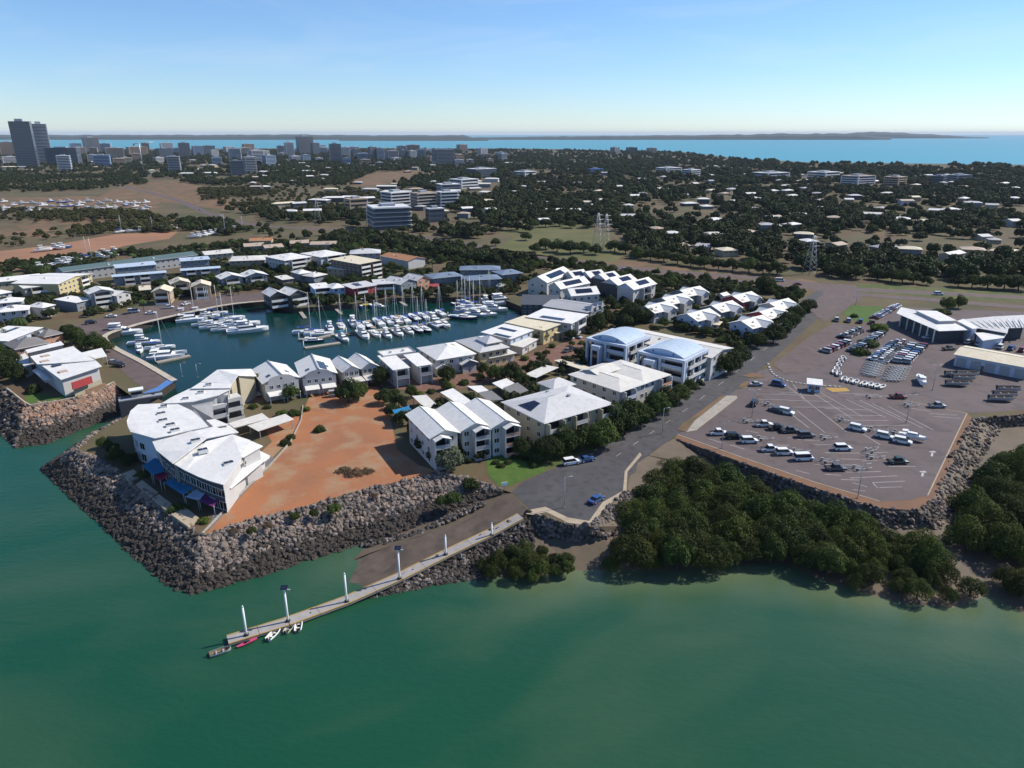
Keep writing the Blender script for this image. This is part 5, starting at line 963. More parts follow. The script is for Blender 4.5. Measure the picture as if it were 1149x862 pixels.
for i, (x, yb) in enumerate(sorted(LT)):
    m_ = tr2.choice(['tw_white', 'tw_white', 'tw_white', 'tw_grey', 'tw_tan', 'tw_blue']); wp = tr2.uniform(8, 17); tower('%s low town block from the left, %s, under the skyline towers' % (ORD[i], {'tw_white': 'white', 'tw_grey': 'grey', 'tw_tan': 'tan', 'tw_blue': 'pale blue', 'tw_dark': 'dark'}[m_]), x - wp / 2, x + wp / 2, yb - tr2.uniform(4, 10), yb, m_, tr2.uniform(10, 50), 0.8, 'glass', 'building', 'building', bal=i % 3 == 0)
# ------------------------------------------------------------------ suburban houses (centre of the roof and its width in photo pixels)
HS = []
for c in ((290, 400, 42), (338, 408, 36), (510, 424, 70), (640, 478, 55), (705, 498, 66), (885, 440, 80), (880, 502, 86), (845, 552, 60), (75, 378, 48), (150, 442, 46), (400, 357, 46), (340, 367, 34), (780, 372, 66), (840, 354, 46), (570, 268, 44), (1012, 434, 56), (1112, 462, 70), (1132, 428, 40), (940, 568, 70), (750, 548, 46), (1040, 492, 36), (470, 300, 40), (690, 322, 40), (580, 330, 36), (930, 330, 44), (1060, 350, 46), (300, 285, 44), (230, 262, 44), (150, 282, 50), (60, 300, 40), (1000, 300, 60), (1090, 258, 80), (960, 240, 60), (880, 215, 50)): HS.append((*v3(c[0], c[1]), c[2] / 3.83))
for c in ((265, 392, 70), (180, 418, 60), (70, 432, 80), (50, 468, 90), (150, 462, 66), (200, 503, 72), (340, 548, 70), (545, 558, 105), (658, 566, 80), (840, 588, 120), (930, 568, 88), (1062, 574, 105), (622, 438, 66), (720, 448, 66), (490, 418, 90), (640, 362, 60), (782, 403, 76), (930, 370, 66), (1045, 352, 78), (1100, 447, 48), (970, 513, 58), (1022, 528, 48), (860, 302, 80), (1060, 288, 90), (1102, 308, 66), (222, 533, 56), (886, 403, 36), (890, 352, 46), (672, 347, 46), (332, 433, 56), (532, 393, 40), (60, 320, 60), (150, 340, 50), (420, 340, 50), (560, 330, 50)): HS.append((*v4(c[0], c[1]), c[2] / 3.843))
for c in ((150, 372, 100), (210, 372, 60), (270, 402, 70), (300, 358, 90), (360, 348, 90), (430, 345, 80), (490, 350, 90), (520, 312, 70), (590, 300, 80), (650, 290, 90), (720, 372, 60), (180, 405, 60), (1060, 330, 90), (1020, 360, 60), (1000, 290, 70), (1040, 268, 60), (700, 200, 60), (460, 215, 70), (400, 222, 60), (250, 235, 80), (170, 228, 60), (75, 238, 60), (920, 415, 50), (1010, 178, 70), (1090, 165, 60), (1120, 200, 60), (960, 190, 70), (1020, 200, 50), (620, 205, 60), (560, 222, 50), (340, 222, 40)): HS.append((*v2(c[0], c[1]), c[2] / 3.83))
for c in ((100, 262, 60), (420, 240, 60), (560, 218, 50), (330, 240, 60), (220, 240, 60), (40, 262, 70), (820, 290, 60), (920, 288, 80), (660, 232, 60)): HS.append((*v1(c[0], c[1]), c[2] / 3.917))
hr = random.Random(12); HM = {}
for (x0, x1, y0, y1, n_) in ((430, 1140, 206, 236, 46), (600, 1149, 192, 206, 34), (20, 560, 174, 192, 44), (250, 560, 192, 212, 16)):      # smaller roofs between the ones picked out above
    for k in range(n_):
        for tr_ in range(30):
            x, y = hr.uniform(x0, x1), hr.uniform(y0, y1)
            if all(abs(x - q[0]) > 7 or abs(y - q[1]) > 3.2 for q in HS): HS.append((x, y, hr.uniform(5, 9) if y < 206 else hr.uniform(9, 16))); break
def far_house_mesh(w_, d_, h, kind, wm, rm):
    k = (w_, d_, h, kind, wm, rm)
    if k not in HM:
        mw = MB(); mw.box(-w_ / 2, w_ / 2, -d_ / 2, d_ / 2, -0.3, h, wm)
        if kind == 'gabx':
            for x in (-w_ / 2, w_ / 2): mw.add([(x, -d_ / 2, h), (x, d_ / 2, h), (x, 0, h + 1.4)], [(0, 1, 2)], wm)
        mrf = MB()
        for p in roof_planes(kind, w_, d_, h, 1.5, 0.7): mrf.slab(p, 0.16, rm)
        HM[k] = (mw.mesh('wall'), mrf.mesh('roof'))
    return HM[k]
def zone_of(x, y):
    if x < 300: return 'beside the town avenue on the left' if y < 210 else 'among trees left of the highway'
    if x < 590: return ('in the town centre below the bay' if y < 205 else 'on the rise above the highway bend')
    return ('near the coast on the right' if y < 205 else ('in the rear of the wooded suburb' if y < 238 else 'in the wooded suburb just past the highway'))
FH = []
for i, (x, y, wp) in enumerate(HS):
    h = hr.choice([3.2, 4.6, 5.6]); p = P(x, y, LAND + h + 0.8); dist = p.y * cos(TH) + (H - p.z) * sin(TH); W = max(9, min(30, wp * dist / F))
    w_ = round(W / 2) * 2.0; d_ = hr.choice([8.0, 10.0, 12.0]); rm = hr.choice(['r_white', 'r_white', 'r_offwhite', 'r_pgrey', 'r_white', 'r_grey', 'r_tan', 'r_cream']); wm = hr.choice(['w_white', 'w_cream', 'w_slate', 'w_tan', 'w_dark'])
    kind = hr.choice(['hip', 'gabx', 'hip']); FH.append((x, y, p, w_, d_, h, kind, wm, rm, hr.uniform(-0.5, 0.7)))
cnt = {}; NM = {'r_white': 'white', 'r_offwhite': 'off white', 'r_pgrey': 'pale grey', 'r_grey': 'grey', 'r_tan': 'tan', 'r_cream': 'cream'}
for x, y, p, w_, d_, h, kind, wm, rm, an in sorted(FH, key=lambda q: q[0]):
    key = (zone_of(x, y), NM[rm], kind); cnt[key] = cnt.get(key, 0) + 1
    r = empty('house', (p.x, p.y, LAND), an, '%s %s %s roof house from left %s' % (ORD[cnt[key] - 1], NM[rm], 'hip' if kind == 'hip' else 'gable', key[0]), 'house', 'houses beyond the highway')
    a, b = far_house_mesh(w_, d_, h, kind, wm, rm); inst('wall', a, r); ro = inst('roof', b, r); FARB.append((p.x, p.y, w_, h)); FOOT.append((p.x, p.y, w_ * 0.6))
    if y > 225:
        for s in range(3): put_win(r, ID, -w_ / 2 + w_ * (s + 0.5) / 3, -d_ / 2, h - 2.0, 1.8, 1.2, 0)
# ================================================================== vegetation
mk('bark', (0.085, 0.065, 0.05), (0.055, 0.042, 0.033), 1.5, 0.95)
def leafm(k, a, b, s=0.35, rnd=0.28, tr=0.22): mk(k, a, b, s, 0.7, rnd=rnd, trans=tr, spec=0.2, detail=3)
leafm('leaf_dark', (0.0228, 0.0376, 0.0073), (0.0522, 0.0734, 0.0139)); leafm('leaf_mid', (0.0400, 0.0640, 0.0107), (0.0755, 0.1048, 0.0196)); leafm('leaf_bright', (0.0765, 0.1190, 0.0153), (0.1105, 0.1573, 0.0255)); leafm('leaf_mangrove', (0.0242, 0.0419, 0.0065), (0.0790, 0.0983, 0.0146), 0.45, 0.36); leafm('leaf_grey', (0.090, 0.105, 0.060), (0.13, 0.145, 0.09)); leafm('leaf_palm', (0.0360, 0.0640, 0.0120), (0.0640, 0.0960, 0.0240)); leafm('leaf_far', (0.0253, 0.0388, 0.0099), (0.0578, 0.0685, 0.0189), 0.12, 0.38, 0.15); leafm('leaf_olive', (0.0522, 0.0594, 0.0162), (0.0945, 0.0900, 0.0306), 0.2, 0.3); leafm('dry_brush', (0.16, 0.105, 0.06), (0.10, 0.07, 0.042))
def crown_mesh(seed, nl, nleaf, size, m, flat=0.75, spread=0.62, lo=0.0, inner=0.25):
    """leaf clumps through the volume of a crown of unit radius standing on z = 0"""
    r = random.Random(seed); lobes = []
    for i in range(nl):
        a = 2.399 * i + r.random(); q = math.sqrt((i + 0.5) / nl) * spread
        rad = (0.24 + 0.26 * r.random()) * (1.1 - 0.4 * q) * (1.0 if nl < 20 else 0.78)
        lobes.append((Vector((cos(a) * q, sin(a) * q, lo + flat * (0.42 + 0.68 * (1 - q) * r.uniform(0.45, 1.15)))), rad))
    vs = []; fs = []; wts = [l[1] ** 2 for l in lobes]; tot = sum(wts)
    while len(fs) < nleaf:
        k = r.random() * tot; i = 0
        while k > wts[i]: k -= wts[i]; i += 1
        c, rad = lobes[i]; d = Vector((r.gauss(0, 1), r.gauss(0, 1), r.gauss(0, 1))).normalized()
        q = rad * ((0.8 + 0.28 * r.random()) if r.random() > inner else r.random()); p = c + Vector((d.x * q, d.y * q, d.z * q * 0.8))
        if any((p - c2).length < r2 * 0.62 for j, (c2, r2) in enumerate(lobes) if j != i): continue
        if p.z < lo + 0.02: continue
        n_ = (d + Vector((r.uniform(-.7, .7), r.uniform(-.7, .7), r.uniform(-.3, .9)))).normalized(); u = n_.orthogonal().normalized(); u = Matrix.Rotation(r.random() * 6.28, 3, n_) @ u; v = n_.cross(u); s = size * r.uniform(0.6, 1.35); b = len(vs)
        vs += [tuple(p - u * s), tuple(p - v * s * 0.6 + n_ * s * 0.1), tuple(p + u * s + n_ * s * -0.15), tuple(p + v * s * 0.6 + n_ * s * 0.1)]; fs.append((b, b + 1, b + 2, b + 3))
    me = bpy.data.meshes.new('crown'); me.from_pydata(vs, [], fs); me.materials.append(M[m]); me.update(); return me
def trunk_mesh(seed, h=1.0, limbs=4, rad=0.045):
    r = random.Random(seed); mb = MB(); top = (r.uniform(-.05, .05), r.uniform(-.05, .05), 0.42 * h)
    mb.tube((0, 0, -0.1), top, rad * 1.3, rad * 0.8, 'bark', 7)
    for i in range(limbs):
        a = 6.283 * i / limbs + r.random(); q = r.uniform(0.25, 0.45); mb.tube(top, (top[0] + cos(a) * q, top[1] + sin(a) * q, h * r.uniform(0.62, 0.85)), rad * 0.6, rad * 0.2, 'bark', 5)
    return mb.mesh('trunk')
TV = {'broad': [(crown_mesh(s, 24, 3600, 0.048, 'leaf_dark', 0.85, 0.66), trunk_mesh(s)) for s in (1, 2, 3, 4)], 'mid': [(crown_mesh(s, 22, 3200, 0.05, 'leaf_mid', 0.85, 0.66), trunk_mesh(s)) for s in (11, 12, 13)],
      'mangrove': [(crown_mesh(s, 34, 5200, 0.036, 'leaf_mangrove', 0.80, 0.80, 0.0, 0.18), trunk_mesh(s, 0.9, 5)) for s in (21, 22, 23, 24, 25)], 'bright': [(crown_mesh(s, 10, 1300, 0.085, 'leaf_bright', 0.6, 0.6, -0.18), trunk_mesh(s, 0.6)) for s in (31, 32)],
      'grey': [(crown_mesh(s, 12, 1500, 0.07, 'leaf_grey', 0.7), trunk_mesh(s)) for s in (41,)], 'bush': [(crown_mesh(s, 10, 1300, 0.085, 'leaf_mid', 0.55, 0.62, -0.22), trunk_mesh(s, 0.6)) for s in (51, 52)], 'darkbush': [(crown_mesh(s, 10, 1300, 0.085, 'leaf_dark', 0.55, 0.62, -0.22), trunk_mesh(s, 0.6)) for s in (53, 54)], 'dry': [(crown_mesh(61, 12, 1400, 0.06, 'dry_brush', 0.3, 0.8, -0.15), trunk_mesh(61, 0.3))]}
def palm_mesh(seed):
    r = random.Random(seed); t = MB(); lean = (r.uniform(-.06, .06), r.uniform(-.06, .06), 0.82); t.tube((0, 0, -0.05), lean, 0.024, 0.016, 'bark', 6); c = MB()
    for i in range(15):
        a = 6.283 * i / 15 + r.random() * 0.3; up = r.uniform(0.05, 0.24); L = r.uniform(0.30, 0.40); rows = []
        for j in range(6):
            q = j / 5; x = lean[0] + cos(a) * L * q; y = lean[1] + sin(a) * L * q; z = lean[2] + up * q * 1.6 - (0.16 + up) * 1.5 * q * q; wd = 0.055 * sin(pi * (0.12 + 0.86 * q)); nx, ny = -sin(a) * wd, cos(a) * wd
            rows.append([(x - nx, y - ny, z - wd * 0.5), (x, y, z), (x + nx, y + ny, z - wd * 0.5)])
        c.loft(rows, 'leaf_palm')
    return c.mesh('crown'), t.mesh('trunk')
TV['palm'] = [palm_mesh(s) for s in (71, 72, 73)]
vr = random.Random(99)
def tree_at(p, h, kind, name, label, cat='tree', group=None, wide=1.0):
    v = TV[kind]; i = vr.randrange(len(v)); me, tr = v[i]
    r = empty(name, p, vr.random() * 6.28, label, cat, group)
    k = h if kind == 'palm' else h * 0.62; kx = k * wide * vr.uniform(0.9, 1.12)
    inst('crown', me, r, (0, 0, 0), 0, (kx, kx, h * 1.0 if kind == 'palm' else h * 0.85)); inst('trunk', tr, r, (0, 0, 0), 0, (kx, kx, h)); FOOT.append((p.x, p.y, 1.2)); return r
def tree(px, py, h, kind, label, **k): return tree_at(P(px, py), h, kind, k.pop('name', 'palm_tree' if kind == 'palm' else ('shrub' if h < 3.6 else 'tree')), label, k.pop('cat', 'palm' if kind == 'palm' else ('shrub' if h < 3.6 else 'tree')), **k)
# ------------------------------------------------------------------ garden trees, one by one
NEAR = [
 (505, 527, 6.5, 'grey', 'grey green frangipani like tree in front of the three gable apartments'), (490, 519, 4.5, 'broad', 'dark tree against the left wall of the three gable apartments'), (516, 512, 4.8, 'mid', 'green tree between the first two gables of the apartments'), (478, 508, 5, 'broad', 'dark tree at the rear left of the three gable apartments'), (470, 492, 5, 'broad', 'dark tree beside the blue shade sail'), (527, 545, 3.2, 'darkbush', 'dark bush at the top of the rocks near the ramp, upper'), (508, 561, 3.4, 'darkbush', 'dark bush low on the rocks left of the ramp'), (497, 563, 2.6, 'darkbush', 'smaller dark bush on the rocks left of the ramp'),
 (586, 512, 5.0, 'broad', 'dark tree left of the grey hipped apartments'), (598, 522, 3.0, 'bush', 'green shrub on the lawn corner before the grey apartments'), (616, 516, 6.5, 'broad', 'dark tree at the left front corner of the grey hipped apartments'), (636, 508, 7.5, 'broad', 'large dark street tree before the grey hipped apartments, left'), (652, 503, 6.5, 'broad', 'dark street tree before the grey hipped apartments, second'), (676, 503, 7.5, 'mid', 'round street tree with its own shadow on the verge'), (694, 486, 8.5, 'broad', 'largest dark tree at the right end of the grey apartments'), (706, 478, 8, 'broad', 'dark tree left of the cream roof apartments front'), (718, 476, 7, 'broad', 'dark tree before the cream roof apartments, middle'), (735, 468, 7.5, 'mid', 'green tree before the cream roof apartments, right'), (747, 461, 7, 'broad', 'dark tree at the cream roof apartments corner'), (762, 451, 5.5, 'mid', 'green tree between the cream roof and modern apartments'), (774, 440, 4.2, 'mid', 'small green tree beside the pale garden wall'),
 (807, 421, 8, 'broad', 'dark tree cluster by the cream roofed block end, left tree'), (817, 419, 8.5, 'broad', 'dark tree cluster by the cream roofed block end, middle tree'), (828, 411, 7.5, 'broad', 'dark tree cluster by the cream roofed block end, right tree'),
 (704, 361, 7, 'broad', 'dark tree left of the leftmost cottage'), (714, 363, 7.5, 'broad', 'dark tree before the leftmost cottage'), (726, 361, 6.5, 'broad', 'dark tree right of the leftmost cottage front'), (745, 367, 4, 'mid', 'low hedge tree below the blue gabled cottage, left'), (768, 372, 4, 'broad', 'low hedge tree below the blue gabled cottage'), (780, 375, 3.8, 'broad', 'dark hedge tree between the two front cottages, left'), (792, 378, 4, 'broad', 'dark hedge tree between the two front cottages, right'), (811, 383, 4, 'bush', 'olive hedge tree left of the pale hedge'), (832, 384, 2.8, 'bright', 'pale yellow green hedge before the cottage nearest the road'), (850, 390, 6, 'broad', 'dark tree right of the pale hedge'), (867, 385, 7.5, 'broad', 'dark roadside tree below the right cottages, first'), (876, 378, 7.5, 'broad', 'dark roadside tree below the right cottages, second'), (884, 370, 8, 'broad', 'dark roadside tree below the right cottages, third'), (892, 360, 7, 'broad', 'dark roadside tree below the right cottages, fourth'), (900, 354, 6.5, 'broad', 'dark roadside tree near the roundabout, inner'), (908, 350, 6, 'broad', 'dark roadside tree nearest the roundabout'), (884, 341, 6, 'broad', 'tree behind the rightmost cottage'), (894, 338, 6, 'mid', 'tree behind the rightmost cottage, nearer the highway'), (858, 328, 9, 'broad', 'tall slim tree at the highway behind the cottages'),
 (391, 452, 7.5, 'broad', 'large dark tree at the head of the red earth lot'), (402, 448, 5.5, 'mid', 'green tree right behind the large dark tree'), (327, 449, 4.6, 'mid', 'small tree in front of the arched townhouses'), (359, 484, 3.2, 'darkbush', 'lone dark bush standing on the red earth lot'), (316, 467, 3.0, 'bright', 'bright green shrub by the courtyard carport, left'), (331, 466, 3.2, 'bush', 'green shrub by the courtyard carport, right'), (345, 461, 2.0, 'bright', 'low bright shrub at the corner of the vacant lot'), (327, 492, 2.4, 'darkbush', 'dark shrub along the lot boundary wall, upper'), (320, 499, 2.6, 'darkbush', 'dark shrub along the lot boundary wall, lower'), (284, 458, 2.4, 'bush', 'hedge below the cream gable of the curved building'), (300, 458, 2.0, 'darkbush', 'low dark hedge before the left arched townhouse'),
 (428, 432, 6, 'broad', 'dark tree between the twin gable townhouses and flat white pair'), (421, 425, 5.5, 'broad', 'dark tree behind the twin gable carport'), (502, 428, 5.5, 'broad', 'round dark tree on the red paving before the hipped house'), (501, 438, 3.5, 'mid', 'smaller round tree on the red paving'), (462, 446, 4, 'mid', 'round green tree by the flat white pair driveway'), (431, 453, 4.6, 'broad', 'dark tree at the right edge of the vacant lot, upper'), (448, 458, 4.8, 'broad', 'dark tree beside the cream carport'), (440, 468, 4.2, 'broad', 'dark tree at the right edge of the vacant lot, lower'), (452, 477, 4.5, 'broad', 'dark tree left of the blue sail'), (510, 411, 5.2, 'broad', 'dark tree in front of the hipped house door'), (542, 420, 4, 'mid', 'green tree right of the grey gabled garage'), (556, 428, 5.5, 'mid', 'green tree before the yellow house, left'), (573, 428, 6.5, 'broad', 'large dark tree beside the inner street carports'), (585, 432, 5, 'broad', 'dark tree between the street carports'), (533, 437, 2.8, 'bush', 'round shrub on the red paving'), (520, 446, 2.6, 'bright', 'bright shrub behind the carports'),
 (607, 384, 5.5, 'broad', 'dark tree before the solar strip house'), (619, 390, 2.8, 'bright', 'bright yellow green shrub on the inner street'), (588, 404, 2.8, 'bright', 'bright yellow green shrub beside the yellow garages'), (604, 398, 2.4, 'bush', 'green shrub between the bright ones'), (596, 414, 3.6, 'mid', 'small tree at the inner street bend'), (641, 382, 4.6, 'broad', 'dark tree before the cream skillion house'), (669, 370, 7.5, 'broad', 'big dark tree behind the left modern apartment block'), (681, 366, 7, 'broad', 'dark tree behind the modern apartments, second'), (701, 368, 6, 'broad', 'dark tree behind the modern apartments, third'), (685, 345, 5.5, 'broad', 'dark tree beside the sawtooth block'), (655, 345, 4.5, 'mid', 'small tree before the solar gables'),
 (3, 424, 8.5, 'broad', 'big dark tree at the left edge by the headland house, front'), (-6, 408, 8.5, 'broad', 'big dark tree cut by the left edge'), (12, 417, 7.5, 'broad', 'dark tree against the headland house side roof'), (20, 428, 6, 'broad', 'dark tree in the headland house shadow'), (4, 390, 7, 'broad', 'dark tree behind the headland house at the left edge'), (38, 440, 4, 'darkbush', 'dark shrub under the curved headland roof'), (78, 380, 6, 'broad', 'dark tree between tiled house and quay, first'), (86, 386, 7, 'broad', 'dark tree between tiled house and quay, second'), (96, 393, 7, 'broad', 'dark tree between tiled house and quay, third'), (107, 393, 6.5, 'broad', 'dark tree between tiled house and quay, fourth'), (118, 396, 5.5, 'mid', 'green tree nearest the quay corner'), (25, 380, 9, 'palm', 'palm rising between the left edge houses'), (289, 442, 7, 'palm', 'palm beside the cream gable of the curved building'),
 (117, 503, 3.6, 'mid', 'bright green tree on the tip of the rock wall'), (127, 509, 3.6, 'mid', 'green tree behind the rock wall tip'), (131, 519, 4, 'broad', 'dark tree beside the curved building end'), (145, 523, 3.6, 'broad', 'dark tree by the blue shade sail'), (152, 515, 3.4, 'bush', 'green shrub under the curved building eaves'), (158, 535, 3, 'bush', 'shrub between the seaside decks, left'), (200, 573, 3.2, 'bush', 'shrub between the seaside decks, right'), (228, 586, 2.2, 'bright', 'small bright shrub at the terrace corner'), (172, 496, 5, 'palm', 'small palm poking up by the curved building roof'),
 (397, 532, 3.4, 'dry', 'mound of dead brush on the red earth lot'), (386, 529, 3.0, 'dry', 'left part of the dead brush mound'), (412, 530, 2.8, 'dry', 'right part of the dead brush mound'),
 (282, 597, 1.8, 'bush', 'low green shrub on the lot edge, left'), (330, 580, 2.2, 'bush', 'low green shrub on the lot edge, second'), (352, 577, 2.0, 'darkbush', 'low dark shrub on the lot edge, third'), (374, 573, 2.6, 'bush', 'green shrub on the lot edge, fourth and largest'), (300, 590, 1.6, 'dry', 'dry tuft on the lot edge, left'), (262, 596, 1.6, 'dry', 'dry tuft near the lot corner'), (420, 556, 1.6, 'dry', 'dry tuft on the lot edge, right'),
 (1063, 348, 6, 'mid', 'tree on the verge left of the showroom'), (1075, 346, 6, 'mid', 'tree on the verge behind the showroom'), (1058, 352, 4, 'bush', 'shrub on the verge behind the showroom'), (967, 398, 4.5, 'bush', 'thin yellowish tree between the car rows'), (974, 388, 4.5, 'bush', 'second thin yellowish tree between the car rows'), (985, 372, 5, 'bright', 'yellowish tree at the sales yard lawn'), (958, 356, 3, 'darkbush', 'dark shrub at the lawn by the sales yard')]
for x, y, h, kd, lab in NEAR: tree(x, y, h * (1.18 if h > 3.6 else 1.0), kd, lab, wide=1.25 if kd in ('bush', 'bright', 'darkbush', 'dry') else 1.0)
# front shrubs on the lawn
for i, (x, y) in enumerate(((556, 520), (562, 524), (570, 520), (578, 514), (590, 516))): tree(x, y, 1.6, 'darkbush', '%s low hedge plant from the left on the front lawn' % ORD[i], group='front lawn hedge', wide=1.5)
# ------------------------------------------------------------------ mangroves
def poisson(poly_px, z, gap, n, seed, test=None):
    r = random.Random(seed); pts = [P(x, y, z) for x, y in poly_px]; x0, x1 = min(p.x for p in pts), max(p.x for p in pts); y0, y1 = min(p.y for p in pts), max(p.y for p in pts); out = []; poly = lp(pts)
    for _ in range(n * 40):
        if len(out) >= n: break
        x, y = r.uniform(x0, x1), r.uniform(y0, y1)
        if inpoly(x, y, poly) and all((x - a) ** 2 + (y - b) ** 2 > gap * gap for a, b in out) and (test is None or test(x, y)): out.append((x, y))
    return out
MG = [([(698, 634), (702, 602), (716, 575), (722, 548), (742, 530), (775, 533), (820, 548), (870, 566), (920, 585), (975, 604), (1025, 622), (1062, 640), (1092, 662), (1080, 674), (1030, 672), (970, 660), (920, 643), (875, 628), (800, 634), (745, 638)], 3.5, 125, 5.6, 8.2, 'mangrove tree in the dense thicket below the boat trailer car park', 'thicket below the car park'),
      ([(1190, 500), (1140, 512), (1104, 545), (1082, 590), (1082, 632), (1108, 652), (1150, 672), (1250, 660), (1300, 560)], 3.6, 58, 6.5, 9.5, 'tall mangrove tree in the grove at the right edge', 'grove at the right edge'),
      ([(538, 636), (556, 624), (600, 618), (636, 626), (648, 640), (600, 650), (548, 648)], 2.6, 20, 3.0, 4.4, 'low mangrove in the clump beside the ramp rocks', 'clump beside the ramp')]
mr_ = random.Random(5)
def mlab(lab, grp, q):
    if 'thicket' in grp:
        edge = 700 + (q[0] - 700) * 0.0; dw = q[1] - (636 if q[0] < 880 else 636 + (q[0] - 880) * 0.16)
        return 'mangrove %s of the thicket below the car park, %s third' % ('at the water edge' if dw > -22 else ('on the landward edge' if dw < -62 else 'in the middle'), 'left' if q[0] < 820 else ('centre' if q[0] < 940 else 'right'))
    if 'grove' in grp: return 'tall mangrove in the grove at the right edge, %s' % ('upper part by the rubble' if q[1] < 560 else ('middle part' if q[1] < 620 else 'lower part by the water'))
    return 'low mangrove in the clump beside the ramp rocks, %s half' % ('left' if q[0] < 592 else 'right')
for poly, gap, n, h0, h1, lab, grp in MG:
    for x, y in poisson(poly, 1.2, gap, n, len(lab)):
        q = Q(x, y, 1.0); h = mr_.uniform(h0 * 0.86, h1 * 1.08) * (0.62 if (q[1] > 640 and q[0] > 930) else 1.0); tree_at(Vector((x, y, 0.6)), h, 'mangrove' if mr_.random() > 0.25 else mr_.choice(['mid', 'mid', 'broad']), 'mangrove_tree', mlab(lab, grp, q), 'mangrove', grp)
tree_at(P(684, 640, 0.2), 3.6, 'mangrove', 'mangrove_tree', 'single small mangrove standing alone at the water edge', 'mangrove')
tree_at(P(1145, 668, 0.4), 6, 'mangrove', 'mangrove_tree', 'mangrove leaning over the water at the lower right edge', 'mangrove')
# ------------------------------------------------------------------ trees between the houses behind the marina
grid = {}
for x, y, r_ in FOOT: grid.setdefault((int(x // 30), int(y // 30)), []).append((x, y, r_))
def clear(x, y, m=0.0):
    gx, gy = int(x // 30), int(y // 30)
    for i in (-1, 0, 1):
        for j in (-1, 0, 1):
            for a, b, r_ in grid.get((gx + i, gy + j), ()):
                if (x - a) ** 2 + (y - b) ** 2 < (r_ + m) ** 2: return False
    return True
hw = [Vector(p) for p in HWY[::2]] + [Vector(p) for p in HWY2[::2]]
def off_road(x, y, m=9): return all((p.x - x) ** 2 + (p.y - y) ** 2 > (m + 6) ** 2 for p in hw)
basin_px = BASIN
def ok_back(x, y):
    if not clear(x, y, 0.3) or not off_road(x, y, 5): return False
    q = Q(x, y, LAND); return not inpoly(q[0], q[1], basin_px) and not inpoly(q[0], q[1], [(62, 374), (100, 358), (180, 338), (300, 325), (300, 340), (120, 380), (200, 430), (150, 445), (100, 388)])
BACK = [([(-20, 310), (110, 286), (300, 272), (440, 280), (585, 298), (600, 322), (560, 332), (440, 333), (330, 344), (300, 330), (180, 335), (60, 362), (-20, 385)], 5.0, 210, 3.4, 6.8, ['broad', 'mid', 'broad', 'palm'], 'small garden tree among the houses around the basin', 'garden trees around the basin'),
        ([(600, 330), (690, 345), (740, 335), (850, 330), (890, 345), (840, 385), (700, 360), (650, 372)], 6.5, 36, 2.6, 4.6, ['broad', 'mid', 'bush'], 'small garden tree between the white roofed cottages', 'garden trees between the cottages'),
        ([(560, 300), (640, 296), (735, 312), (850, 322), (905, 330), (890, 338), (800, 326), (720, 324), (640, 305)], 4.6, 75, 3.6, 6.2, ['mid', 'broad', 'mid'], 'hedge tree in the belt between highway and townhouses', 'hedge belt along the highway'),
        ([(440, 455), (560, 425), (650, 390), (665, 378), (600, 400), (540, 420), (470, 438), (425, 440)], 4.5, 14, 2.2, 3.4, ['bush', 'bright', 'mid'], 'garden shrub along the inner street', 'shrubs along the inner street')]
BLD = [(o.location.x, o.location.y, o['label']) for o in col.objects if o.type == 'EMPTY' and o.get('category') in ('house', 'townhouse', 'townhouses', 'apartments', 'building', 'restaurant', 'hall', 'shed') and len(o.get('label', '').split()) <= 12]
seen = {}
for poly, gap, n, h0, h1, kinds, lab, grp in BACK:
    for x, y in sorted(poisson(poly, LAND, gap, n, n, ok_back)):
        nb = min(BLD, key=lambda b_: (b_[0] - x) ** 2 + (b_[1] - y) ** 2)[2]; wd = 'hedge' if 'hedge' in lab else ('shrub' if 'shrub' in lab else 'tree')
        seen[(wd, nb)] = seen.get((wd, nb), 0) + 1; lab2 = ' '.join(('%s %s by the %s' % (ORD[seen[(wd, nb)] - 1], wd, nb)).split()[:16])
        tree_at(Vector((x, y, LAND)), mr_.uniform(h0, h1), mr_.choice(kinds), 'hedge_tree' if 'hedge' in lab else 'garden_tree', lab2, 'tree', grp, 1.25)
for i, (x, y) in enumerate(((262, 330), (268, 331), (255, 333), (150, 352), (162, 350), (420, 318), (380, 322), (345, 320), (590, 318), (480, 320))): tree(x, y, mr_.uniform(5, 7), 'palm', '%s palm from the left along the far basin edge' % ORD[[9, 9, 9, 0, 1, 6, 5, 4, 8, 7][i]] if i > 2 else '%s palm of the three at the basin point' % ORD[i])
# ------------------------------------------------------------------ park and highway trees, large ones singly
PARKT = [(600, 283, 9), (612, 280, 11), (625, 283, 12), (640, 285, 13), (655, 284, 11), (668, 286, 10), (690, 283, 12), (702, 285, 11), (590, 270, 9), (580, 258, 9), (598, 256, 10), (612, 255, 11), (628, 254, 11), (640, 256, 10), (566, 290, 8), (575, 293, 8), (715, 290, 10), (730, 292, 10), (745, 294, 11), (760, 297, 11), (775, 299, 10), (790, 301, 11), (806, 303, 10), (822, 304, 11), (840, 306, 12), (856, 308, 11), (872, 308, 11), (930, 310, 10), (945, 312, 12), (960, 313, 11), (985, 314, 9), (1000, 316, 10), (1012, 318, 11), (1025, 318, 9), (1075, 322, 9), (1090, 323, 10), (1108, 324, 11), (1126, 325, 12), (1142, 326, 12), (1040, 320, 7), (556, 276, 8), (545, 284, 8), (530, 280, 8), (515, 277, 8)]
for i, (x, y, h) in enumerate(sorted(PARKT)): tree(x, y, h * 0.82, 'broad' if i % 4 else 'mid', '%s large tree from the left in the line beyond the highway' % ORD[i], group='large trees beyond the highway', wide=1.25)
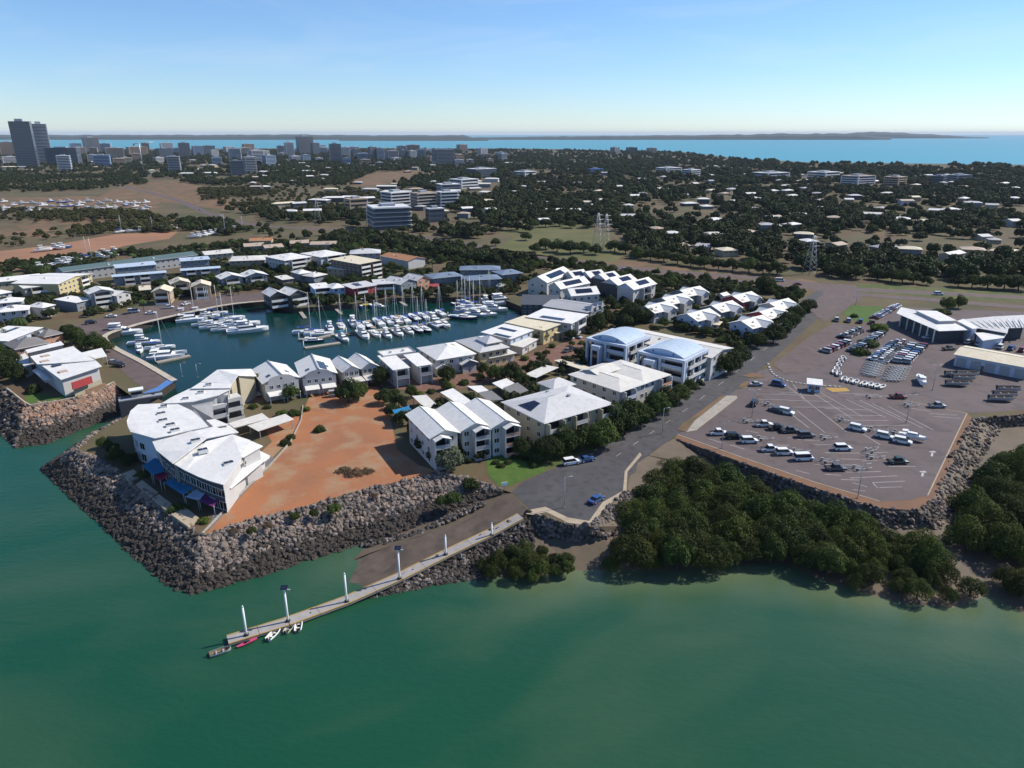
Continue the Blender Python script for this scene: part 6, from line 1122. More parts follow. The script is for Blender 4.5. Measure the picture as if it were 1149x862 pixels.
# ------------------------------------------------------------------ far wood and bush: one mass of trees
fr_ = random.Random(8)
FZ = [([(700, 290), (760, 295), (880, 304), (930, 309), (1149, 319), (1500, 330), (1500, 238), (700, 238), (688, 250), (700, 275)], 85, 6, 10, 0), ([(440, 205), (700, 204), (1149, 204), (1600, 204), (1600, 240), (690, 240), (640, 246), (560, 248), (500, 236), (450, 222)], 120, 6, 10.5, 0), ([(250, 182), (600, 178), (830, 183), (905, 187), (1149, 190), (1800, 191), (1800, 206), (430, 206), (300, 198)], 270, 7, 12, 0), ([(-300, 172), (0, 171), (420, 169), (600, 169), (760, 172), (830, 180), (905, 184.5), (1149, 187.5), (1149, 190), (830, 184), (600, 179), (250, 183), (-300, 186)], 1100, 9, 14, 0), ([(300, 260), (430, 266), (560, 290), (640, 296), (560, 300), (500, 290), (440, 280), (330, 270)], 40, 5, 8, 0),
      ([(250, 236), (330, 238), (430, 244), (520, 246), (560, 262), (520, 272), (470, 264), (400, 257), (300, 250)], 80, 5, 9, 0), ([(200, 214), (300, 211), (440, 214), (420, 236), (300, 238), (230, 228)], 60, 3.5, 6.5, 1), ([(-120, 202), (0, 196), (150, 198), (168, 206), (120, 213), (0, 218), (-120, 224)], 60, 4, 7, 0), ([(-120, 242), (30, 236), (160, 238), (185, 246), (110, 249), (-120, 252)], 40, 3.5, 6, 1), ([(-120, 268), (60, 260), (130, 251), (190, 249), (200, 262), (130, 261), (60, 271), (0, 279), (-120, 292)], 40, 3.5, 6, 1), ([(190, 243), (300, 254), (330, 270), (250, 265), (200, 258)], 40, 4, 7, 0), ([(-200, 176), (0, 173), (430, 172), (560, 178), (480, 192), (400, 197), (200, 202), (-200, 200)], 420, 6, 10, 0), ([(240, 194), (400, 196), (430, 206), (300, 214), (200, 205)], 70, 4, 8, 0), ([(500, 200), (620, 205), (700, 240), (690, 262), (560, 262), (520, 245)], 130, 7, 11, 0)]
FC = bpy.data.collections.new('far_crowns')
for i in range(5):
    for k, m_ in enumerate(('leaf_far', 'leaf_olive')):
        o = bpy.data.objects.new('far_crown_%d%d' % (k, i), crown_mesh(200 + i * 3 + k, 9, 420, 0.15, m_, 0.85, 0.6)); FC.objects.link(o)
pts = [[], []]; fb = {}
for x, y, w_, h in FARB: fb.setdefault((int(x // 40), int(y // 40)), []).append((x, y, w_, h))
def hides(x, y, th):
    for i in (-1, 0, 1):
        for j in (0, 1):
            for a, b, w_, h in fb.get((int(x // 40) + i, int(y // 40) + j), ()):
                if abs(x - a * y / max(b, 1)) < w_ / 2 + 3.5 and 0 < b - y < 30 and fr_.random() < 0.94: return True
    return False
parkp = [(575, 287), (590, 262), (660, 258), (690, 275), (690, 290), (640, 288)]
drys = [[(385, 208), (420, 194), (470, 191), (478, 198), (440, 208)], [(140, 224), (165, 206), (210, 206), (230, 222)], [(500, 205), (560, 204), (565, 215), (520, 222)]]
for poly, area, h0, h1, kd in FZ:
    w3 = [P(x, y) for x, y in poly]; x0, x1 = min(p.x for p in w3), max(p.x for p in w3); y0, y1 = min(p.y for p in w3), max(p.y for p in w3); pl = lp(w3)
    for _ in range(int((x1 - x0) * (y1 - y0) / area)):
        x, y = fr_.uniform(x0, x1), fr_.uniform(y0, y1)
        nn = noise.noise(Vector((x * 0.008, y * 0.008, 2.0)))
        if nn < -0.08 and fr_.random() < 0.8: continue
        if not inpoly(x, y, pl) or not off_road(x, y) or not clear(x, y, 2.0): continue
        q = Q(x, y, LAND)
        if inpoly(q[0], q[1], parkp) or any(inpoly(q[0], q[1], d) for d in drys): continue
        h = fr_.uniform(h0, h1) * (1 + 0.3 * nn)
        if hides(x, y, h): continue
        pts[kd].append((x, y, h))
def forest(name, ps, kd, label):
    me = bpy.data.meshes.new(name); me.from_pydata([(x, y, LAND + h * 0.05) for x, y, h in ps], [], []); 
    for nm, ty in (('scl', 'FLOAT_VECTOR'), ('rot', 'FLOAT_VECTOR'), ('pick', 'INT')): me.attributes.new(nm, ty, 'POINT')
    va = []; vb = []; vc = []
    for i, (x, y, h) in enumerate(ps): k = h * fr_.uniform(0.55, 0.85); va += [k, k, h * 0.8]; vb += [0, 0, fr_.random() * 6.28]; vc.append(fr_.randrange(5))
    me.attributes['scl'].data.foreach_set('vector', va); me.attributes['rot'].data.foreach_set('vector', vb); me.attributes['pick'].data.foreach_set('value', vc)
    o = inst(name, me); setp(o, label, 'trees', None, 'stuff')
    ng = bpy.data.node_groups.new(name, 'GeometryNodeTree'); ng.interface.new_socket('Geometry', in_out='INPUT', socket_type='NodeSocketGeometry'); ng.interface.new_socket('Geometry', in_out='OUTPUT', socket_type='NodeSocketGeometry'); N = ng.nodes
    gi = N.new('NodeGroupInput'); go = N.new('NodeGroupOutput'); ip = N.new('GeometryNodeInstanceOnPoints'); ci = N.new('GeometryNodeCollectionInfo'); cc = bpy.data.collections.new(name + '_src')
    for ob in FC.objects:
        if ob.name.startswith('far_crown_%d' % kd): cc.objects.link(ob)
    ci.inputs['Collection'].default_value = cc; ci.inputs['Separate Children'].default_value = True; ci.inputs['Reset Children'].default_value = True; ip.inputs['Pick Instance'].default_value = True
    def attr(nm, ty): q = N.new('GeometryNodeInputNamedAttribute'); q.data_type = ty; q.inputs['Name'].default_value = nm; return q.outputs['Attribute']
    L = ng.links; L.new(gi.outputs[0], ip.inputs['Points']); L.new(ci.outputs[0], ip.inputs['Instance']); L.new(attr('pick', 'INT'), ip.inputs['Instance Index']); L.new(attr('rot', 'FLOAT_VECTOR'), ip.inputs['Rotation']); L.new(attr('scl', 'FLOAT_VECTOR'), ip.inputs['Scale']); L.new(ip.outputs[0], go.inputs[0])
    md = o.modifiers.new('trees', 'NODES'); md.node_group = ng; return o
gp = []
for poly, area in (([(-60, 300), (110, 286), (300, 270), (440, 278), (585, 296), (620, 322), (560, 334), (440, 336), (330, 348), (300, 332), (180, 336), (60, 366), (-20, 440), (-80, 420)], 8), ([(600, 318), (690, 335), (740, 322), (850, 322), (905, 336), (905, 352), (840, 395), (800, 385), (700, 368), (650, 378)], 9), ([(555, 296), (640, 292), (735, 308), (850, 318), (905, 328), (890, 338), (800, 328), (720, 326), (640, 306)], 9), ([(448, 470), (560, 432), (665, 392), (800, 425), (772, 446), (740, 468), (690, 494), (610, 520), (560, 510), (500, 528), (470, 515)], 7)):
    w3 = [P(x, y) for x, y in poly]; x0, x1 = min(p.x for p in w3), max(p.x for p in w3); y0, y1 = min(p.y for p in w3), max(p.y for p in w3); pl = lp(w3)
    for _ in range(int((x1 - x0) * (y1 - y0) / area)):
        x, y = fr_.uniform(x0, x1), fr_.uniform(y0, y1)
        if inpoly(x, y, pl) and ok_back(x, y) and noise.noise(Vector((x * 0.05, y * 0.05, 4.0))) > -0.12: gp.append((x, y, fr_.uniform(1.2, 4.0)))
forest('garden_shrubbery', gp, 0, 'dark shrubbery filling the gardens between the marina houses')
forest('far_wood', pts[0], 0, 'mass of dark trees covering the suburb and town beyond the highway'); forest('far_bush', pts[1], 1, 'olive bush and mangrove scrub on the flats to the left')
print('far trees', len(pts[0]), len(pts[1]))
# ================================================================== boats
def solid(k, c, rough=0.45, spec=0.4): mk(k, c, rough=rough, spec=spec)
solid('gel_white', (0.74, 0.74, 0.73)); solid('gel_cream', (0.62, 0.56, 0.45)); solid('gel_navy', (0.02, 0.035, 0.09)); solid('gel_blue', (0.03, 0.12, 0.34)); solid('gel_teal', (0.03, 0.22, 0.34)); solid('gel_red', (0.30, 0.03, 0.03)); solid('gel_yellow', (0.55, 0.40, 0.04)); solid('gel_pink', (0.50, 0.06, 0.14)); solid('alu', (0.34, 0.35, 0.36)); solid('canvas_blue', (0.03, 0.08, 0.28), 0.8); solid('canvas_tan', (0.36, 0.29, 0.2), 0.8); solid('rubber', (0.018, 0.018, 0.02), 0.8); solid('teak', (0.28, 0.19, 0.12), 0.8)
def hull_rows(L, B, D, fb, n=12, full=0.55):
    rows = []
    for i in range(n + 1):
        q = i / n; x = -L / 2 + L * q
        b = B / 2 * (0.88 + 0.12 * min(1, q / 0.3)) if q < full else B / 2 * math.sqrt(max(0.0, 1 - ((q - full) / (1 - full)) ** 2.2))
        b = max(b, 0.02); sh = fb * (1 + 0.32 * q * q); kz = -D * (1 - 0.75 * max(0, (q - 0.7) / 0.3) ** 2)
        rows.append([(x, -b, sh), (x - 0.0, -b * 0.93, sh * 0.35), (x, -b * 0.6, kz * 0.6), (x, 0, kz), (x, b * 0.6, kz * 0.6), (x, b * 0.93, sh * 0.35), (x, b, sh)])
    return rows
def hull(L, B, D, fb, m, deck, full=0.55, dip=0.12):
    rows = hull_rows(L, B, D, fb, full=full); a = MB(); a.loft(rows, m, True); a.add(rows[0], [tuple(range(7))[::-1]], m); me = a.mesh('hull')
    d = MB(); rr_ = [[(r[0][0], r[0][1] * 0.96, r[0][2] - dip), (r[0][0], 0, r[0][2] - dip + 0.05), (r[6][0], r[6][1] * 0.96, r[6][2] - dip)] for r in rows]; d.loft(rr_, deck); return me, d.mesh('deck')
def cabin(x0, x1, B, z, h, m, rake=0.5, gl=True):
    """tapered superstructure with a dark window band; returns wall mesh and band mesh"""
    a = MB(); b = B / 2
    def ring(zz, k, s0, s1): return [(x0 + s0, -b * k, zz), (x1 - s1, -b * k * 0.8, zz), (x1 - s1, b * k * 0.8, zz), (x0 + s0, b * k, zz)]
    a.loft([ring(z, 1, 0, 0), ring(z + h * 0.42, 0.97, 0, rake * 0.3), ring(z + h * 0.85, 0.88, 0.1, rake * 0.9), ring(z + h, 0.84, 0.12, rake)], m, False, True, False, True)
    w = MB(); w.loft([ring(z + h * 0.45, 0.985, -0.02, rake * 0.3 - 0.03), ring(z + h * 0.82, 0.905, 0.06, rake * 0.85 - 0.03)], 'glass', False, True); return a.mesh('cabin'), w.mesh('window')
def cruiser(L, m='gel_white', top='gel_white', fly=True):
    r = empty('motor_cruiser', (0, 0, 0)); B = L * 0.3; fb = 0.09 * L; a, d = hull(L, B, 0.05 * L, fb, m, 'gel_white'); inst('hull', a, r); inst('deck', d, r)
    c, w_ = cabin(-L * 0.22, L * 0.25, B * 0.78, fb * 0.95, L * 0.105, 'gel_white', L * 0.13); ca = inst('cabin', c, r); inst('window', w_, ca)
    if fly:
        c, w_ = cabin(-L * 0.24, L * 0.06, B * 0.66, fb * 0.95 + L * 0.105, L * 0.05, 'gel_white', L * 0.05); f = inst('flybridge', c, r); inst('windscreen', w_, f)
        mb = MB(); z = fb + L * 0.16; mb.slab([(-L * 0.24, -B * 0.3, z + 0.9), (L * 0.02, -B * 0.28, z + 0.9), (L * 0.02, B * 0.28, z + 0.9), (-L * 0.24, B * 0.3, z + 0.9)], 0.1, top)
        for sx, sy in ((-0.23, -0.28), (-0.23, 0.28), (0.01, -0.26), (0.01, 0.26)): mb.tube((L * sx, B * sy, z - 0.3), (L * sx, B * sy, z + 0.85), 0.04, 0.04, 'alu', 5)
        mb.build('hardtop', r)
    else: mb = MB(); z = fb + L * 0.1; mb.slab([(-L * 0.4, -B * 0.36, z + 0.3), (-L * 0.2, -B * 0.36, z + 0.4), (-L * 0.2, B * 0.36, z + 0.4), (-L * 0.4, B * 0.36, z + 0.3)], 0.08, top); mb.build('awning', r)
    mb = MB(); mb.tube((-L * 0.12, 0, fb + L * 0.1), (-L * 0.14, 0, fb + L * 0.32), 0.05, 0.03, 'alu', 5); mb.build('aerial', r)
    mb = MB(); mb.box(-L * 0.5, -L * 0.44, -B * 0.4, B * 0.4, fb * 0.15, fb * 0.25, 'teak'); mb.build('swim_platform', r); return r
def yacht(L, m='gel_white', cover='canvas_blue', mh=1.25):
    r = empty('sailing_yacht', (0, 0, 0)); B = L * 0.29; fb = 0.085 * L; a, d = hull(L, B, 0.06 * L, fb, m, 'gel_white', 0.5, 0.06); inst('hull', a, r); inst('deck', d, r)
    c, w_ = cabin(-L * 0.12, L * 0.2, B * 0.55, fb * 0.98, L * 0.05, 'gel_white', L * 0.06); ca = inst('cabin', c, r); inst('window', w_, ca); H_ = L * mh
    mb = MB(); mb.tube((L * 0.08, 0, fb), (L * 0.08, 0, fb + H_), 0.11, 0.07, 'gel_white', 6); ma = mb.build('mast', r)
    for z in (0.45, 0.72): mb = MB(); mb.tube((L * 0.08, -B * 0.3, fb + H_ * z), (L * 0.08, B * 0.3, fb + H_ * z), 0.035, 0.035, 'alu', 5); mb.build('spreader', ma)
    mb = MB(); mb.tube((L * 0.07, 0, fb + L * 0.13), (-L * 0.32, 0, fb + L * 0.13), 0.07, 0.06, 'alu', 6); bo = mb.build('boom', r); mb = MB(); mb.tube((L * 0.05, 0, fb + L * 0.155), (-L * 0.3, 0, fb + L * 0.145), 0.22, 0.14, cover, 7); mb.build('sail_cover', bo)
    for a_ in ((L * 0.49, 0), (-L * 0.48, 0), (L * 0.06, B * 0.48), (L * 0.06, -B * 0.48)): mb = MB(); mb.tube((a_[0], a_[1], fb), (L * 0.08, 0, fb + H_ * 0.97), 0.03, 0.03, 'alu', 4); mb.build('stay', r)
    mb = MB(); mb.slab([(-L * 0.34, -B * 0.3, fb + 1.9), (-L * 0.1, -B * 0.3, fb + 2.0), (-L * 0.1, B * 0.3, fb + 2.0), (-L * 0.34, B * 0.3, fb + 1.9)], 0.08, cover)
    for sx in (-0.33, -0.11):
        for sy in (-0.28, 0.28): mb.tube((L * sx, B * sy, fb), (L * sx, B * sy, fb + 1.85), 0.03, 0.03, 'alu', 4)
    mb.build('bimini', r); return r
def catamaran(L, m='gel_white', deck='gel_white', mast=True):
    r = empty('catamaran', (0, 0, 0)); B = L * 0.5; fb = 0.1 * L
    for s in (-1, 1):
        a, d = hull(L, L * 0.14, 0.04 * L, fb, m, 'gel_white', 0.45); h = inst('hull', a, r, (0, s * B * 0.38, 0)); inst('deck', d, h)
    mb = MB(); mb.box(-L * 0.4, L * 0.2, -B * 0.34, B * 0.34, fb * 0.55, fb * 1.02, deck); mb.build('bridge_deck', r); c, w_ = cabin(-L * 0.25, L * 0.16, B * 0.62, fb, L * 0.09, deck, L * 0.1); ca = inst('cabin', c, r); inst('window', w_, ca)
    if mast:
        mb = MB(); mb.tube((L * 0.1, 0, fb), (L * 0.1, 0, fb + L * 1.25), 0.12, 0.08, 'gel_white', 6); mb.build('mast', r); mb = MB(); mb.tube((L * 0.08, 0, fb + L * 0.16), (-L * 0.34, 0, fb + L * 0.16), 0.2, 0.14, 'canvas_blue', 7); mb.build('boom', r)
    mb = MB(); mb.slab([(-L * 0.42, -B * 0.3, fb + 2.0), (-L * 0.2, -B * 0.3, fb + 2.1), (-L * 0.2, B * 0.3, fb + 2.1), (-L * 0.42, B * 0.3, fb + 2.0)], 0.1, 'gel_white'); mb.build('hardtop', r); return r
def dinghy(L, m='alu', tube=False, cover=None):
    r = empty('dinghy', (0, 0, 0)); B = L * 0.4; fb = 0.13 * L; rows = hull_rows(L, B, 0.04 * L, fb, 10, 0.5); a = MB(); a.loft(rows, m, True); a.add(rows[0], [tuple(range(7))[::-1]], m)
    inn = [[(p[0] * 0.95, p[1] * 0.86, p[2] * 0.95 + 0.03) for p in row] for row in rows]; a.loft([[q for q in row[::-1]] for row in inn], 'teak' if m == 'alu' else 'gel_cream', True); inst('hull', a.mesh('hull'), r)
    mb = MB(); k = len(rows)
    for i in range(k - 1):
        for s in (0, 6): mb.tube(rows[i][s], rows[i + 1][s], 0.16 if tube else 0.045, 0.16 if tube else 0.045, 'gel_white' if tube else m, 6)
    mb.build('gunwale', r)
    for x in (-0.18, 0.14): mb = MB(); mb.box(L * x - 0.14, L * x + 0.14, -B * 0.42, B * 0.42, fb * 0.5, fb * 0.6, 'gel_white' if tube else 'alu'); mb.build('seat', r)
    mb = MB(); mb.box(-L * 0.5 - 0.35, -L * 0.5 - 0.02, -0.18, 0.18, fb * 0.5, fb + 0.45, 'rubber'); mb.box(-L * 0.5 - 0.26, -L * 0.5 - 0.08, -0.07, 0.07, -0.4, fb * 0.5, 'rubber'); mb.build('outboard', r); return r
PROTO = {}
def place(kind, key, p, rz, label, cat, group=None, s=1.0):
    """first use builds the prototype, later uses copy the thing and its parts"""
    if key not in PROTO: o = kind(); PROTO[key] = o
    else: o = copy_tree(PROTO[key])
    o.location = p; o.rotation_euler = (0, 0, rz); o.scale = (s, s, s); o['label'] = label; o['category'] = cat
    if group: o['group'] = group
    elif 'group' in o: del o['group']
    return o
# boats afloat: photo position, heading (degrees), kind, label tail
mz = MZ
def bt(conv, x, y, kind, L, hd, lab, m='gel_white', ex=None):
    p = P(*conv(x, y), mz + 0.3); p.z = mz
    if kind == 'c': place(lambda: cruiser(L, m, ex or 'gel_white', L > 10), ('c', L, m, ex), p, radians(hd), lab, 'boat', 'boats in the marina')
    elif kind == 'y': place(lambda: yacht(L, m, ex or 'canvas_blue'), ('y', L, m, ex), p, radians(hd), lab, 'yacht', 'boats in the marina')
    else: place(lambda: catamaran(L, m, ex or 'gel_white', kind == 'k'), ('k', kind, L, m, ex), p, radians(hd), lab, 'catamaran', 'boats in the marina')
w1 = T(180, 280, 4.79); w0 = T(0, 280, 4.79)
LB = [(w1, 470, 440, 'c', 18, 'long white cruiser nearest the open water in the left boat row'), (w1, 440, 408, 'c', 16, 'white flybridge cruiser second in the left boat row'), (w1, 340, 432, 'c', 11, 'small white cruiser behind the long one, left row'), (w1, 285, 420, 'c', 12, 'white cruiser in the middle of the left boat row'), (w1, 235, 405, 'c', 11, 'small white cruiser left of the middle, left row'), (w1, 170, 378, 'k', 14, 'white catamaran at the near left of the left boat row'), (w1, 330, 392, 'y', 11, 'white yacht with blue cover in the left boat row'), (w1, 385, 372, 'y', 12, 'white yacht with tall mast at the back of the left row'), (w1, 250, 362, 'c', 12, 'white cruiser at the back of the left row, left'), (w1, 300, 345, 'y', 11, 'white yacht farthest back in the left row'), (w1, 130, 350, 'c', 11, 'white cruiser closest to the quay road in the left row'), (w1, 205, 345, 'c', 11, 'white cruiser beneath the quay flagpoles')]
for cv, x, y, k, L, lab in LB: bt(cv, x, y, k, L, 22, lab)
for x, y, k, L, lab in ((650, 455, 'c', 18, 'big white cruiser moored at the quay corner'), (775, 505, 'c', 13, 'white cruiser at the quay below the big one'), (860, 530, 'y', 12, 'white yacht with lone tall mast at the near quay'), (900, 575, 'n', 14, 'broad white catamaran at the end of the near quay jetty'), (750, 540, 'c', 10, 'small white boat with dark canopy by the near quay')): bt(w0, x, y, k, L, 15 if L > 10 else -60, lab)
# central pontoon rows
PC = [(45, 615, 'c', 13, 'white flybridge cruiser at the left end of the near pontoon row'), (122, 605, 'y', 12, 'white yacht second from the left in the near pontoon row'), (195, 612, 'c', 11, 'white cruiser third from the left in the near pontoon row'), (268, 598, 'c', 11, 'white cruiser fourth from the left in the near pontoon row'), (338, 588, 'c', 10, 'small white cruiser fifth in the near pontoon row'), (395, 578, 'y', 12, 'dark hulled yacht sixth in the near pontoon row'), (450, 575, 'y', 11, 'navy yacht seventh in the near pontoon row'), (530, 550, 'n', 11, 'white power catamaran alone on the near pontoon side'), (575, 542, 'c', 9, 'small white boat beside the power catamaran')]
for i, (x, y, k, L, lab) in enumerate(PC): bt(u5, x, y, k, L, -62, lab, 'gel_navy' if i in (5, 6) else 'gel_white', 'canvas_tan' if i == 1 else None)
PF = [(10, 548, 'y', 12, 'canvas_blue'), (70, 545, 'y', 11, 'canvas_tan'), (140, 530, 'y', 13, 'canvas_blue'), (200, 520, 'y', 12, 'canvas_blue'), (255, 515, 'y', 13, 'canvas_tan'), (310, 512, 'y', 12, 'canvas_blue'), (372, 500, 'y', 13, 'canvas_blue'), (430, 490, 'y', 12, 'canvas_blue'), (480, 482, 'c', 10, None), (540, 470, 'y', 11, 'canvas_blue')]
for i, (x, y, k, L, ex) in enumerate(PF): bt(u5, x, y, k, L, 118, '%s boat from the left on the far side of the central pontoon' % ORD[i], 'gel_navy' if i in (1, 6) else ('gel_cream' if i == 4 else 'gel_white'), ex)
PR = [(688, 500, 'y', 15, -20, 'gel_navy', 'dark hulled yacht lying across the pontoon end'), (775, 480, 'c', 12, -25, 'gel_white', 'white cruiser right of the dark hulled yacht'), (838, 475, 'c', 12, -25, 'gel_white', 'sleek white motorboat pointing at open water, right group'), (880, 448, 'c', 15, -10, 'gel_white', 'white sportfisher with tall tower in the right group'), (935, 408, 'c', 20, 20, 'gel_white', 'largest white motor yacht at the right end of the marina'), (720, 440, 'y', 13, -25, 'gel_white', 'tall masted yacht in the right group, left'), (745, 455, 'y', 12, -25, 'gel_white', 'tall masted yacht in the right group, middle'), (785, 430, 'y', 13, -25, 'gel_white', 'tall masted yacht in the right group, right'), (830, 395, 'c', 13, 100, 'gel_white', 'white flybridge boat behind the sportfisher'), (660, 415, 'y', 10, 150, 'gel_navy', 'small dark yacht at the far side of the right group'), (690, 395, 'y', 11, 150, 'gel_white', 'yacht nearest the blue roofed pavilions'), (498, 375, 'c', 12, -40, 'gel_white', 'white cruiser alone by the red awning'), (55, 420, 'n', 13, -70, 'gel_blue', 'blue and yellow power catamaran by the far quay'), (150, 425, 'c', 8, -30, 'gel_cream', 'small cream boat right of the blue catamaran'), (850, 355, 'y', 11, 60, 'gel_white', 'yacht moored by the end jetty')]
for x, y, k, L, hd, m_, lab in PR: bt(u5, x, y, k, L, hd, lab, m_, 'gel_yellow' if 'yellow' in lab else None)
PL = [(u4, 615, 755, 'y', 14, 5, 'gel_white', 'grey white ketch at the left tip of the central pontoon'), (u4, 690, 770, 'y', 13, 5, 'gel_white', 'yacht with bare mast beside the ketch'), (u4, 770, 730, 'c', 11, -70, 'gel_white', 'white cruiser behind the pontoon tip, left'), (u4, 850, 715, 'y', 12, -70, 'gel_cream', 'cream yacht behind the pontoon tip, middle'), (u4, 935, 695, 'c', 13, -70, 'gel_white', 'white cruiser with tower behind the pontoon tip, right'), (u4, 860, 800, 'c', 11, -55, 'gel_white', 'white cruiser with bright teal cover in front of the pontoon'), (u4, 1005, 770, 'c', 13, -60, 'gel_white', 'white flybridge cruiser right of the teal covered one'), (u4, 650, 815, 'c', 9, 10, 'gel_navy', 'dark small boat in the nearest pontoon slip')]
for cv, x, y, k, L, hd, m_, lab in PL: bt(cv, x, y, k, L, hd, lab, m_, 'gel_teal' if 'teal cover in' in lab else None)
# floating pontoons of the marina
def pontoon(label, pts, wd=2.0, z=MZ, m='concrete', h=0.55):
    w3 = [P(x, y, z + h) for x, y in pts]; c = sum(w3, Vector()) / len(w3); r = empty('pontoon', (c.x, c.y, z), 0, label, 'pontoon')
    for i in range(len(w3) - 1):
        a, b = w3[i] - r.location, w3[i + 1] - r.location; L = (b - a).length; u = (b - a).normalized(); n_ = max(1, int(L / 9)); nn = Vector((-u.y, u.x, 0)) * wd / 2
        for k in range(n_):
            p, q = a.lerp(b, k / n_ + 0.004), a.lerp(b, (k + 1) / n_ - 0.004); mb = MB(); mb.prism([tuple((p - nn)[:2]), tuple((q - nn)[:2]), tuple((q + nn)[:2]), tuple((p + nn)[:2])], -0.2, h, m); mb.build('deck_section', r)
            if k % 2 == 0: mb = MB(); mb.tube((p.x + nn.x * 1.15, p.y + nn.y * 1.15, -1), (p.x + nn.x * 1.15, p.y + nn.y * 1.15, 3.0), 0.17, 0.17, 'gel_white', 7); mb.build('pile', r)
    return r
pontoon('central pontoon walkway curving between the two rows of yachts', [u5(-60, 600), u5(60, 585), u5(190, 568), u5(330, 552), u5(480, 530), u5(600, 495), u5(740, 458)]); pontoon('concrete finger pontoon nearest the arched townhouses', [u4(585, 862), u4(840, 825)], 2.4); pontoon('pontoon arm left of the teal covered cruiser', [u4(540, 800), u4(640, 800), u4(770, 770), u4(960, 755), u4(1150, 745)], 1.8); pontoon('finger pontoon by the dark hulled yacht', [u5(630, 445), u5(720, 458)], 1.6); pontoon('end jetty of the near quay beside the broad catamaran', [w0(840, 605), w0(1020, 568)], 2.2); pontoon('small gangway jetty below the waterfront restaurant', [u4(545, 590), u4(590, 650)], 1.8); pontoon('small gangway jetty below the blue walled house', [u4(800, 575), u4(850, 620)], 1.6); pontoon('dark walkway behind the left row of boats', [w1(90, 335), w1(200, 345), w1(320, 372)], 1.6); pontoon('long jetty below the grey roofed waterfront houses', [u5(245, 365), u5(320, 418)], 1.8); pontoon('jetty below the basin end building', [u5(850, 330), u5(985, 365)], 2.2)
# ================================================================== floating walkway beside the ramp
mk('walk', (0.34, 0.31, 0.29), (0.27, 0.25, 0.23), 0.8, 0.8)
WN = [(584, 579, 5.9), (552, 596.5, 4.3), (500, 621, 2.9), (448, 647, 1.7), (389, 673, 0.8), (323, 697, 0.75), (255, 718, 0.75)]
w3 = [P(x, y, z) for x, y, z in WN]; r = empty('floating_walkway', (w3[3].x, w3[3].y, 0), 0, 'long grey walkway with yellow edges running down beside the boat ramp into the harbour', 'walkway')
for i in range(len(w3) - 1):
    a, b = w3[i] - r.location, w3[i + 1] - r.location; n_ = max(2, int((b - a).length / 4.5))
    for k in range(n_):
        p, q = a.lerp(b, k / n_), a.lerp(b, (k + 1) / n_ - 0.006); u = (q - p); u.z = 0; u.normalize(); nn = Vector((-u.y, u.x, 0)); hw_ = 1.35
        mb = MB(); mb.slab([tuple(p - nn * hw_), tuple(q - nn * hw_), tuple(q + nn * hw_), tuple(p + nn * hw_)], 0.45, 'walk'); ds = mb.build('deck_section', r)
        for s in (-1, 1): mb = MB(); e0, e1 = nn * s * (hw_ - 0.16), nn * s * (hw_ + 0.03); up = Vector((0, 0, 0.07)); mb.slab([tuple(p + e0 + up), tuple(q + e0 + up), tuple(q + e1 + up), tuple(p + e1 + up)], 0.16, 'paint_yellow'); mb.build('edge_beam', ds)
WA = T(220, 560, 2.8725)
PILES = [(953, 118, 3.0, 0, 'short pile at the top of the walkway'), (805, 180, 4.6, 0, 'pile on the walkway, second from the shore'), (656, 258, 6.6, 1, 'pile with solar lamp halfway down the walkway'), (486, 332, 6.4, 0, 'tall pile where the walkway leaves the ramp'), (297, 395, 6.8, 1, 'tall pile with solar lamp out on the water'), (163, 440, 6.2, 0, 'tall pile nearest the end of the walkway')]
for x, y, h, lamp, lab in PILES:
    z0 = {0: 4.0, 1: 2.8, 2: 1.6, 3: 0.7, 4: 0.7, 5: 0.7}[[p[0] for p in PILES].index(x)]; p = P(*WA(x, y), z0); r = empty('mooring_pile', (p.x, p.y, z0 - 2.5), 0, lab, 'pile', 'walkway piles'); mb = MB(); mb.tube((0, 0, 0), (0, 0, h + 2.5), 0.2, 0.2, 'gel_white', 10); sh = mb.build('shaft', r); mb = MB(); mb.tube((0, 0, h + 2.5), (0, 0, h + 2.95), 0.22, 0.02, 'gel_white', 10); mb.build('cap', sh)
    mb = MB(); mb.tube((0, 0, 2.6), (0, 0, 2.9), 0.42, 0.42, 'dark', 10); mb.build('pile_guide', r)
    if lamp: mb = MB(); mb.slab([(-0.65, -0.5, h + 3.2), (0.65, -0.5, h + 3.2), (0.65, 0.5, h + 3.5), (-0.65, 0.5, h + 3.5)], 0.07, 'solar'); mb.build('solar_panel', r); mb = MB(); mb.tube((0, 0, h + 2.9), (0, 0, h + 3.35), 0.05, 0.05, 'metal', 6); mb.build('bracket', r); mb = MB(); mb.box(0.2, 1.1, -0.15, 0.15, h + 2.75, h + 2.9, 'metal'); mb.build('lamp_head', r)
for i, (x, y, L, hd, m_, tb, lab) in enumerate(((78, 492, 4.6, 28, 'alu', False, 'aluminium dinghy off the end of the walkway'), (250, 436, 4.2, 70, 'gel_white', True, 'white and blue inflatable moored to the walkway'), (303, 413, 4.0, 75, 'gel_cream', False, 'tan dinghy moored below the solar lamp pile, left of two'), (330, 408, 4.0, 100, 'gel_cream', True, 'tan inflatable moored below the solar lamp pile, right of two'), (402, 366, 4.4, 22, 'alu', False, 'grey dinghy tied alongside the walkway'))):
    p = P(*WA(x, y), 0.3); p.z = 0.02; place(lambda: dinghy(L, m_, tb), ('d', i), p, radians(hd), lab, 'dinghy', 'dinghies at the walkway', 0.8)
